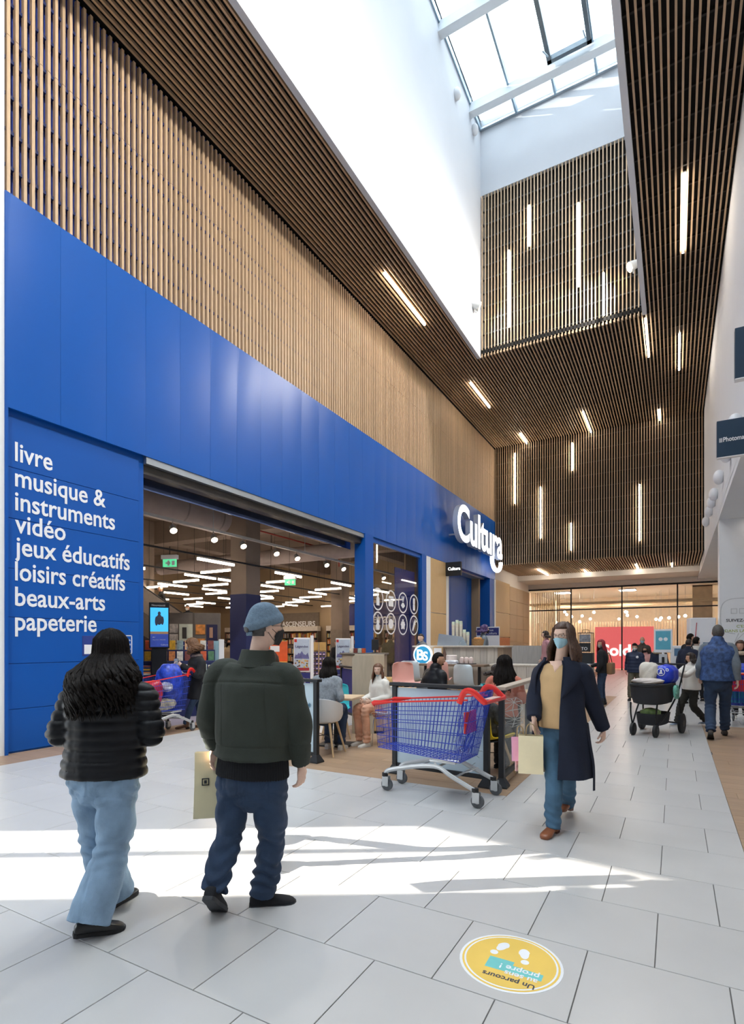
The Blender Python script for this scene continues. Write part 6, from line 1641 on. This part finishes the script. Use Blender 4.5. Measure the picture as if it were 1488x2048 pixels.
P.trousers(denim_d, (.108, .078, .07), 1.1, 'jeans', .011, 1.06, bunch=1.1, pockets=True, vox=.007)
P.shoes(blk_cloth, M('sole_grey', '34363a', .7), dirs=((.75, .65, 0), (-.42, .9, 0)), pitch=(0., -.7))
P.collar(olive, .05, .088)
cap_m = M('beanie_wool', '71879b', .95, var=.2, vscale=60, bump=.6, bscale=160)
def cap_off(d):
    y, z = .096 * d[1], .118 * d[2]; return -.02 + smoothstep(-.014, .004, z - (.006 + .30 * y)) * (.038 + .012 * smoothstep(.05, .11, z))
mb = MB(); head_grid(mb, P.HT, 60, 44, cap_off)
cp = mb.build('beanie', cap_m, P.t, True, 1.2)
g = []
for i in range(5):
    row_ = []
    for k in range(41):
        lon = 2 * math.pi * k / 40; y_ = .096 * math.cos(lon)
        z_ = (.006 + .30 * y_) + (.004 + .038 * i / 4) * (1 - .35 * max(0, -math.cos(lon)) ** 4)
        row_.append(P.HT @ head_pt(dirv(lon, math.asin(max(-.9, min(.9, z_ / .118)))), .021 + .004 * math.sin(math.pi * i / 4)))
    g.append(row_)
sheet(MB(), g, .006).build('rolled_cuff', cap_m, cp, True)
MB().ell(P.HT @ V((-.0, -.112, -.012)), (.034, .012, .022), 16, 10, P.HT.to_3x3().normalized()).build('strap_opening', HAIR['grey'], cp, True)
MB().tube(crom([P.HT @ head_pt(dirv(math.pi + a, -.28), .024) for a in (-.5, -.25, 0, .25, .5)], 4), [(.012, .004)] * 17, 8).build('strap', cap_m, cp, True)
P.mask('black').glasses()
MB().cyl((P.pel + V((.17, -.02, .09))), (P.pel + V((.175, -.035, .09))), .012).build('button', chrome, P.t)
wl_ = P.J['wrL'] + V(B_man)
paper_bag('glossy cream paper bag with a small square emblem held by the man in olive', wl_ + V((-.01, .06, -.04)), (.75, .66, 0), .30, .13, .40, M('bag_cream', 'f4e7bd', .3, var=.05, vscale=5, bump=.2, bscale=6), (.08, 0), tilt=R(-9), handle=.05)

# ---- companion mostly hidden behind him
J = pose('walk', 1.50, lead=-1)
P = Person('shopper in pale jeans hidden behind the man in olive', (-2.66, 3.16, 0), 205, 1.50, J, .013, 'c')
P.body().hair('brown', 'long', .012, .2, .005).top(blk_cloth, -.1, .95).trousers(denim_l, (.075, .055, .05), .9).shoes(M('beige_shoe', 'c9b39a', .6), sole_w)

# ---- woman in the navy coat
P = Person('woman in open navy coat, beige jumper and jeans walking towards the camera', B_rw, 166, 1.72, J_rw, .008, 'c', head_face=160, tilt=-.02)
P.body((.35, .9), nrm=(None, None), hdir=((.1, .2, -1), (.0, -.0, -1)), hands=(True, True))
P.hair('brown', 'long', .012, .29, .008, 9, spread=.04, back=.01, n=120, fringe=.062).mask('blue').glasses(); P.eyes(False)
P.top(camel, -.07, 1.06, 1.0, (.05, .045, .04), 'jumper', folds(.004, 18, 8, 2.), neck=False, slv_end=.8)
P.trousers(denim_m, (.098, .074, .062), 1.0, 'jeans', .008, 1.09, top=.02)
P.shoes(boot_tan, M('heel_brown', '5a3626', .5), 'boot', dirs=(tuple(P.fw), tuple(P.fw)), pitch=(0., .15), L=.25, heel=.05, shaft=.30)
s = P.s; sp = P.J['neck'] - P.pel
def coat_pt(f, a, extra=0.):
    tab = [(-.80, .275, .22), (-.45, .255, .20), (-.1, .225, .175), (.25, .20, .16), (.5, .205, .16), (.75, .205, .15), (.92, .165, .115), (1.0, .105, .09)]
    for (f0, a0, b0), (f1, a1, b1) in zip(tab, tab[1:]):
        if f <= f1: break
    k = max(0, min(1, (f - f0) / (f1 - f0))); ra, rb = a0 + (a1 - a0) * k + extra, b0 + (b1 - b0) * k + extra
    c = P.pel + (sp * f if f > 0 else V((0, 0, sp.length * f)))
    w = .010 * math.sin(7 * a + 3 * f) * (1 if f < .3 else .3)
    if f < 0: c = c + P.fw * (-.03 * f)
    return c + P.ax * (math.sin(a) * (ra + w) * s) - P.fw * (math.cos(a) * (rb + w) * s)
g = []
for i in range(26):
    f = -.80 + 1.78 * i / 25; row_ = []
    aR = R(126 + 4 * max(0, f)); aL = R(-(163 - 6 * max(0, f)))
    for k in range(33): row_.append(coat_pt(f, aL + (aR - aL) * k / 32))
    g.append(row_)
coat = sheet(MB(), g, .014 * s).build('coat', navy_wool, P.t, True, 1.2)
for nm, ain0, ain1, aout in (('lapel', -150, -158, -92), ('lapel', 134, 128, 82)):
    g = []
    for i in range(13):
        u = i / 12; f = 1.04 - .62 * u; row_ = []
        prof = min(1, 1.25 - 1.25 * u) if u > .35 else .55 + .45 * u / .35
        ai = ain0 + (ain1 - ain0) * u; ao = ai + (aout - ai) * max(.02, prof)
        for k in range(9): row_.append(coat_pt(f, R(ai + (ao - ai) * k / 8), .026 + .014 * math.sin(k / 8 * 3.1)))
        g.append(row_)
    sheet(MB(), g, .012 * s).build(nm, navy_wool, coat, True, 1.2)
mb = MB()
for a in 'RL':
    sg_ = 1 if a == 'R' else -1; J_ = P.J
    tube_soft(mb, [J_['sh' + a] - P.ax * sg_ * .05 * s, J_['sh' + a] + P.ax * sg_ * .012 * s - V((0, 0, .02)), lerp(J_['sh' + a], J_['el' + a], .5), J_['el' + a], J_['wr' + a] + (J_['wr' + a] - J_['el' + a]) * -.02], [.075 * s, .085 * s, .08 * s, .074 * s, .062 * s], None, 4, 18, (True, False))
me = remesh(mb, .009, 4); displace(me, folds(.005, 20, 8, 3.)); ob('coat_sleeves', me, navy_wool, coat)
blt = [coat_pt(.02, R(-75), .012), coat_pt(-.3, R(-88), .012), coat_pt(-.62, R(-84), .02), coat_pt(-.98, R(-86), .03)]
MB().tube(crom(blt, 4), [(.024, .004)] * 13, 8, tuple(P.fw)).build('belt', navy_wool, coat, True)
g = []
for i in range(6):
    u = i / 5; z_ = lerp(P.J['neck'], P.pel, .02 + .20 * u); hw = .062 * (1 - u) + .003
    g.append([z_ + P.ax * (hw * v) + P.fw * (.083 + .028 * u + .012 * (1 - abs(v))) * s for v in (-1, -.5, 0, .5, 1)])
sheet(MB(), g, .004).build('neckline', P.skin, P.bodyo, True)
hb_ = P.J['wrR'] + V(B_rw) + V((.01, .02, -.08))
paper_bag('beige paper carrier bag carried by the woman in the navy coat', hb_ + V((-.02, -.10, -.05)), (.95, .25, 0), .2, .11, .31, tilt=R(3), handle=.10)
paper_bag('small pink gift bag behind the beige carrier bag', hb_ + V((-.13, .0, -.09)), (.9, .4, 0), .15, .07, .2, M('bag_pink', 'e6a3bf', .5, var=.1), tilt=R(-14), handle=.1)
paper_bag('white bag with red dots hanging lowest beside the beige bag', hb_ + V((-.12, .03, -.24)), (.9, .4, 0), .13, .06, .14, M('bag_dots', 'e0b0b0', .5, var=.6, vscale=26), tilt=R(-18), handle=.2)
paper_bag('dark transparent bag behind the beige carrier bag', hb_ + V((.08, .10, -.12)), (.95, .25, 0), .18, .08, .26, M('bag_taupe', '7d7466', .5, var=.2), tilt=R(6), handle=.1)

# ---- woman with the loaded trolley
P = Person('curly-haired woman in black coat and blue mask looking at her phone behind a trolley', B_cw, 118, 1.66, J_cw, .012, 'c', head_face=128, tilt=-.35)
P.body((.9, .9), hs=1.0).hair('curl', 'long', .03, .16, .025, 5, spread=.06, back=.03, n=80, thick=1.2).mask('blue')
P.top(blk_cloth, -.42, 1.15, 1.1, (.075, .068, .055), 'coat', hem_out=1.12).trousers(denim_d, (.09, .062, .05), 1.0, 'jeans')
P.shoes(M('brown_boot', '5b4030', .5), sole_b, 'boot', heel=.03, shaft=.3)
MB().ell(P.J['neck'] + V((0, -.0, -.0)), (.115, .115, .06), 20, 12).build('scarf', M('scarf_mix', '6b5f5c', .95, var=.5, vscale=30), P.t, True)
ph_ = thing('smartphone', 'dark smartphone held over the loaded trolley', 'phone', V(B_cw) + lerp(P.J['wrR'], P.J['wrL'], .5) + V((-.08, -.04, .06)), R(30))
MB().rbox(-.04, .04, -.006, .006, -.07, .07, .004).build('case', blackm, ph_); MB().box(-.036, .036, -.008, -.006, -.065, .065).build('display', M('phone_lit', '7c8796', .2, emit=.2), ph_)

# ---- seated at the cafe
P = Person('seated woman in grey sweater with long dark hair, seen from behind', (-4.33, 6.33, 0), 8, 1.68, pose('sit', 1.68, .5, lean=.22), .010, 'c', group='cafe guests')
P.body((.6, .6)).hair('black', 'long', .014, .26, .006, 6, spread=.03, n=90).top(grey_knit, -.05, 1.02, 1., (.062, .054, .044), 'sweater').trousers(denim_d, (.098, .075, .06), 1.05, 'jeans').shoes(M('white_trainer', 'd9d6cf', .6), sole_w)
P = Person('girl in white hoodie facing the camera with her mask under her chin', (-4.02, 7.40, 0), 158, 1.46, pose('sit', 1.46, .48, arms=None), .010, 'c', head_face=196, group='cafe guests')
P.hairm = HAIR['chestnut']
P.body((.8, .8), eyes=True).hair('chestnut', 'long', .010, .24, .004, 7, spread=.02, back=.0, n=80).mask('blue', True)
P.top(white_cloth, -.06, 1.12, 1.05, (.068, .06, .05), 'hoodie').trousers(M('tie_dye', 'd9a488', .9, var=.35, vscale=6), (.1, .08, .066), 1.05, 'tie_dye_trousers').shoes(MATS['white_trainer'], sole_w)
MB().ell(P.J['neck'] + V((0, .04, -.005)), (.1, .09, .05), 18, 10).build('hood', white_cloth, P.t, True)
P = Person('seated man in black padded jacket turning his head to the right', (-3.35, 7.93, 0), -32, 1.76, pose('sit', 1.76, .5, lean=.12), .010, 'b', head_face=-66, group='cafe guests')
P.hairm = HAIR['black']
P.body((.6, .6), eyes=True).hair('black', 'short', .008).top(puff, -.05, 1.28, 1.05, (.085, .075, .058), 'padded_jacket', folds(.008, 16, 7, 2.)).trousers(denim_d).shoes(blk_cloth, sole_b)
MB().tube([P.HT @ head_pt(dirv(a, -.62), .003) for a in (-.7, -.4, 0, .4, .7)], .01, 6).build('beard', HAIR['black'], P.t, True)
P.collar(puff, .07, .09)
P = Person('seated woman in salmon top with very long black hair, seen from behind', (-2.02, 7.27, 0), 12, 1.70, pose('sit', 1.70, .5, lean=.05), .010, 'b', group='cafe guests')
P.body((.6, .6)).hair('black', 'long', .022, .40, .010, 8, spread=.055, back=.03, n=120, thick=1.2).top(M('salmon_knit', 'c97a66', .9, var=.08, vscale=14, bump=.3, bscale=160), -.02, 1.08, 1., (.066, .058, .046), 'jumper').trousers(blk_cloth, (.1, .076, .06), 1.1).shoes(blk_cloth, sole_b)
P = Person('girl with glasses and tied curly hair seated in profile', (-2.78, 9.43, 0), -70, 1.42, pose('sit', 1.42, .44), .012, 'b', head_face=-68, group='cafe guests')
P.body((.6, .6)).hair('dark', 'long', .02, .10, .02, 9, spread=.06, back=.10, n=60).glasses().top(M('navy_print', '28345a', .9, var=.5, vscale=30), -.05, 1.05).trousers(denim_d).shoes(MATS['white_trainer'], sole_w)
MB().ell(P.J['neck'] + V((0, 0, 0)), (.09, .09, .05), 18, 10).build('scarf', M('scarf_dots', '303f6c', .9, var=.8, vscale=60), P.t, True)
P = Person('small child in black top on the yellow chair', (-1.98, 6.42, 0), -25, 1.12, pose('sit', 1.12, .43), .012, 'b', group='cafe guests')
P.body((.6, .6)).hair('curl', 'short', .022).top(M('black_white', '3b3b3d', .9, var=.8, vscale=26), -.03, 1.1).trousers(M('dotted', '202022', .9, var=.7, vscale=90), (.11, .08, .065)).shoes(blk_cloth, sole_b)

# ---- staff and shoppers around the kiosk
slab('platform', -4.95, -2.95, 13.25, 16.9, 0, .32, M('duck_board', '5b544c', .8))
P = Person('barista with purple hair and black mask behind the counter', (-4.32, 13.62, .32), -62, 1.72, pose('stand', 1.72), .013, 'c', group='people around the kiosk')
P.body().hair('purple', 'long', .02, .06, .01, 11, spread=.06, back=.07, n=50).mask('black').top(M('work_grey', '6e7780', .9, var=.08), -.1, 1.0).trousers(blk_cloth).shoes(blk_cloth, sole_b)
P = Person('assistant in pink top with dark hair behind the cake cabinet', (-3.05, 15.1, .32), 120, 1.58, pose('stand', 1.58), .014, 'c', group='people around the kiosk')
P.body().hair('dark', 'long', .014, .08, .01, 12, spread=.03, back=.05, n=40).top(M('dusty_pink', 'b98a8f', .9, var=.1), -.1, 1.0).trousers(blk_cloth).shoes(blk_cloth, sole_b)
P = Person('man with lowered blue mask and grey hood before the shop window', (-6.35, 14.25, 0), 150, 1.84, pose('stand', 1.84), .013, 'c', head_face=165, group='people around the kiosk')
P.hairm = HAIR['dark']
P.body().hair('dark', 'short', .010).mask('blue', True); P.eyes(False)
P.top(M('grey_hoodie', '7b7d80', .9, var=.1), -.12, 1.1).trousers(denim_d).shoes(blk_cloth, sole_b)
MB().ell(P.J['neck'] - P.fw * .02 + V((0, 0, .0)), (.13, .12, .06), 18, 10).build('hood', MATS['grey_hoodie'], P.t, True)
P = Person('woman with long red hair in black jacket standing at the service counter', (-1.62, 14.9, 0), 78, 1.66, pose('stand', 1.66, arms={'wrR': (.12, .34, 1.02), 'elR': (.24, .05, 1.12)}), .013, 'b', head_face=150, group='people around the kiosk')
P.body().hair('red', 'long', .014, .50, .008, 13, spread=.035, back=.05, n=70).mask('print').top(blk_cloth, -.12, 1.05, 1., (.066, .058, .046), 'jacket', hem_out=1.12).trousers(denim_d, (.095, .068, .055), 1.05, 'jeans').shoes(blk_leather, sole_b, 'boot', heel=.05, shaft=.35)
hb2 = thing('handbag', 'brown shoulder bag hanging behind the red-haired woman', 'bag', (-1.42, 14.93, .78), R(80)); MB().rbox(-.16, .16, -.07, .07, 0, .3, .04).build('body', M('brown_leather', '8d6a48', .5, var=.1), hb2, True)
MB().tube(crom([(-.12, 0, .28), (-.06, .05, .52), (.06, .05, .52), (.12, 0, .28)], 4), .012, 6).build('strap', MATS['brown_leather'], hb2, True)

# ---- shoppers in the walkway
P = Person('boy in navy jacket and white mask walking towards the camera', (-.97, 16.6, 0), 176, 1.56, pose('walk', 1.56), .013, 'b', group='shoppers in the walkway')
P.body().hair('black', 'short', .022).mask('white').top(M('navy_nylon', '1f2b47', .6, var=.1), -.12, 1.2, 1.05, (.078, .068, .054), 'jacket', quilt(.09, .010)).trousers(M('khaki', '5a5444', .9, var=.1), (.1, .078, .066)).shoes(blk_cloth, sole_b)
MB().ell(P.J['neck'] + P.fw * .155 - P.rt * .08 + V((0, 0, -.12)), (.035, .008, .035), 14, 8).build('chest_badge', letter_w, P.t, True)
P = Person('bald man in dark jacket and blue mask behind the boy', (-1.0, 21.2, 0), 178, 1.80, pose('walk', 1.80, lead=-1), .015, 'b', group='shoppers in the walkway')
P.body().mask('blue').top(M('brown_jacket', '4b4038', .9, var=.12), -.15, 1.2).trousers(blk_cloth).shoes(blk_cloth, sole_b)
P = Person('child in pink coat behind the boy in navy', (-.82, 19.3, 0), 165, 1.46, pose('walk', 1.46), .015, 'b', group='shoppers in the walkway')
P.body().hair('dark', 'long', .014, .16, .006, 15).mask('black').top(M('pink_coat', 'cf9a94', .9, var=.08), -.3, 1.15).trousers(blk_cloth).shoes(blk_cloth, sole_b)
P = Person('woman with fur collar and navy coat behind the sanitiser stand', (-.42, 18.2, 0), 10, 1.56, pose('stand', 1.56), .014, 'c', group='shoppers in the walkway')
P.body().hair('chestnut', 'long', .016, .1, .008, 16).top(M('navy_coat', '20263a', .9, var=.1), -.4, 1.2).trousers(blk_cloth).shoes(blk_cloth, sole_b)
MB().tube([P.J['neck'] + rotz((.13 * math.cos(a), .12 * math.sin(a), -.01), P.face) for a in [2 * math.pi * k / 20 for k in range(21)]], .05, 10).build('fur_collar', M('fur', 'c9b59c', 1., var=.4, vscale=60, bump=1., bscale=90), P.t, True)
hd_ = V((-.14, 11.14, 1.06)) - V((.27, 11.85, 0))
J = pose('walk', 1.38, lead=1); P = Person('child in white hoodie pushing the stroller', (.27, 11.85, 0), 128, 1.38, J, .010, 'b', head_face=118, group='shoppers in the walkway')
P.J['wrR'] = hd_ + V((-.06, .06, -.02)); P.J['wrL'] = hd_ + V((.12, -.03, -.02)) if False else hd_ + V((.10, .0, -.02))
P.J['elR'] = lerp(P.J['shR'], P.J['wrR'], .5) + V((.02, 0, -.1)); P.J['elL'] = lerp(P.J['shL'], P.J['wrL'], .5) + V((.02, 0, -.1))
P.hairm = HAIR['brown']
P.body((.9, .9), eyes=True).hair('dark', 'long', .018, .12, .015, 17, spread=.05, back=.04, n=60).top(white_cloth, -.08, 1.22, 1.1, (.075, .066, .056), 'hoodie').trousers(M('dark_cargo', '2a2925', .9, var=.12), (.1, .085, .07), 1.1, 'cargo_trousers', .009).shoes(M('trainer_blue', '6f7f92', .6, var=.5, vscale=20), sole_w)
MB().ell(P.J['neck'] + V((.02, .06, -.01)), (.11, .1, .055), 18, 10).build('hood', white_cloth, P.t, True)
P = Person('man in mottled blue gilet and jeans walking away at the right', (.62, 10.62, 0), -2, 1.86, pose('walk', 1.86, lead=1), .010, 'c', head_face=4, group='shoppers in the walkway')
P.body((.6, .6)).hair('grey', 'short', .013)
P.top(M('grey_jumper', '6f7983', .95, var=.12, vscale=20, bump=.3, bscale=160), .0, 1.12, 1., (.07, .064, .05), 'jumper')
mb = MB(); sp = P.J['neck'] - P.pel; s = P.s
P.top(M('gilet_blue', '35507f', .7, var=.75, vscale=18), -.06, 1.36, 1.05, (.06, .05, .04), 'gilet', folds(.006, 12, 6, 4.), arms='')
P.trousers(denim_d, (.108, .078, .068), 1.1, 'jeans', .008).shoes(M('brown_shoe', '3d332c', .6), sole_b, pitch=(0, -.5))
P = Person('woman in beige coat with small black backpack, seen from behind', (.50, 16.7, 0), 5, 1.73, pose('walk', 1.73, lead=-1), .013, 'c', head_face=-30, group='shoppers in the walkway')
P.body().hair('black', 'short', .018).mask('black').top(M('beige_coat', 'a8978a', .95, var=.1), -.35, 1.1, 1., (.07, .062, .05), 'coat', hem_out=1.15).trousers(blk_cloth, (.09, .06, .05)).shoes(blk_cloth, sole_w, pitch=(0, -.3))
P.collar(white_cloth, .06, .09)
bp_ = thing('backpack', 'small black backpack on the woman in beige', 'backpack', V((.50, 16.7, 0)) + P.J['neck'] - P.fw * .20 + V((0, 0, -.42)), R(5)); MB().rbox(-.13, .13, -.06, .05, 0, .28, .04).build('body', blk_leather, bp_, True)
for e in (-1, 1): MB().tube(crom([(e * .08, .02, .26), (e * .1, .05, .38), (e * .11, .12, .44)], 3), .012, 6).build('strap', blk_leather, bp_, True)
P = Person('dark-haired man in black seen in profile beyond the beige coat', (.22, 18.0, 0) if False else (.36, 17.7, 0), -50, 1.84, pose('stand', 1.84), .014, 'b', group='shoppers in the walkway')
P.body().hair('black', 'short', .012).mask('black').top(blk_cloth, -.15, 1.05).trousers(blk_cloth).shoes(blk_cloth, sole_b)
P = Person('man with cropped hair in navy between the man in black and the beige coat', (.30, 16.2, 0), -20, 1.68, pose('stand', 1.68), .014, 'b', group='shoppers in the walkway')
P.body().hair('dark', 'short', .005).top(MATS['navy_coat'], -.15, 1.1).trousers(blk_cloth).shoes(blk_cloth, sole_b)
P = Person('person in dark fur-hooded coat behind the trolley at the right edge', (1.18, 13.5, 0), 172, 1.62, pose('stand', 1.62, arms={'wrR': (.16, .34, 1.05), 'wrL': (-.16, .34, 1.05)}), .013, 'b', group='shoppers in the walkway')
P.body().hair('brown', 'long', .016, .12, .008, 19).top(blk_cloth, -.3, 1.15, 1.05).trousers(blk_cloth).shoes(MATS['white_trainer'], sole_w)
MB().tube([P.J['neck'] + rotz((.12 * math.cos(a), .1 * math.sin(a), .0), P.face) for a in [2 * math.pi * k / 20 for k in range(21)]], .045, 10).build('fur_collar', MATS['fur'], P.t, True)

# ---- customers inside the shop
for lb, loc, fc, h, hr, cm, ex in (('customer in camouflage jacket behind the shop window', (-8.95, 17.3, 0), 25, 1.90, 'black', M('camo', '3f4533', .9, var=.6, vscale=9), None),
        ('customer in a long dark coat between the two game displays', (-10.9, 16.8, 0), 60, 1.70, 'black', blk_cloth, None),
        ('customer in black beside the blue shop post', (-9.5, 16.1, 0), -20, 1.74, 'dark', blk_cloth, None),
        ('customer in cream coat and black mask far back in the shop', (-12.2, 12.65, 0), 200, 1.72, 'black', M('cream_coat', 'b9a78c', .9, var=.1), 'black')):
    P = Person(lb, loc, fc, h, pose('stand', h), .015, 'b', group='customers in the shop')
    P.body().hair(hr, 'short' if ex is None else 'long', .012, 0. if ex is None else .2)
    if ex: P.mask(ex)
    P.top(cm, -.2, 1.15).trousers(blk_cloth).shoes(blk_cloth, sole_b)
# escalator with two riders
es = thing('escalator', 'dark escalator climbing across the back of the shop', 'escalator', (-16.6, 0, 0))
MB().prism([(17.4, 0), (17.4, .1), (9.2, 4.2), (9.2, 3.4), (16.0, 0)], -.7, .7, FACE['X']).build('truss', M('truss_dark', '4b4541', .7), es)
for sx in (-.62, .62):
    MB().prism([(17.6, .1), (17.6, .95), (9.2, 5.1), (9.2, 4.2)], sx - .02, sx + .02, FACE['X']).build('balustrade', M('smoked_panel', '6a6058', .4), es)
    MB().tube([(sx, 17.6, .95), (sx, 9.2, 5.1)], .035, 8).build('handrail', rub_dk, es, True)
for k in range(18):
    y = 17.0 - k * .42; z = .1 + (17.4 - y) * .5
    MB().box(-.55, .55, y - .21, y + .21, z - .15, z).build('step', M('step_grey', '77716b', .6), es)
for lb, y, hr in (('shaven-headed man riding the escalator at the back of the shop', 13.6, 'bald'), ('second escalator rider with dark hair and mask', 15.0, 'dark')):
    k = round((17.0 - y) / .42); y = 17.0 - k * .42; z = .1 + (17.4 - y) * .5
    P = Person(lb, (-16.6, y, z), 160 if hr == 'bald' else 200, 1.72, pose('stand', 1.72), .016, 'b', group='customers in the shop')
    P.body()
    if hr != 'bald': P.hair(hr, 'short', .016).mask('white')
    P.top(blk_cloth, -.15, 1.12).trousers(blk_cloth).shoes(blk_cloth, sole_b)
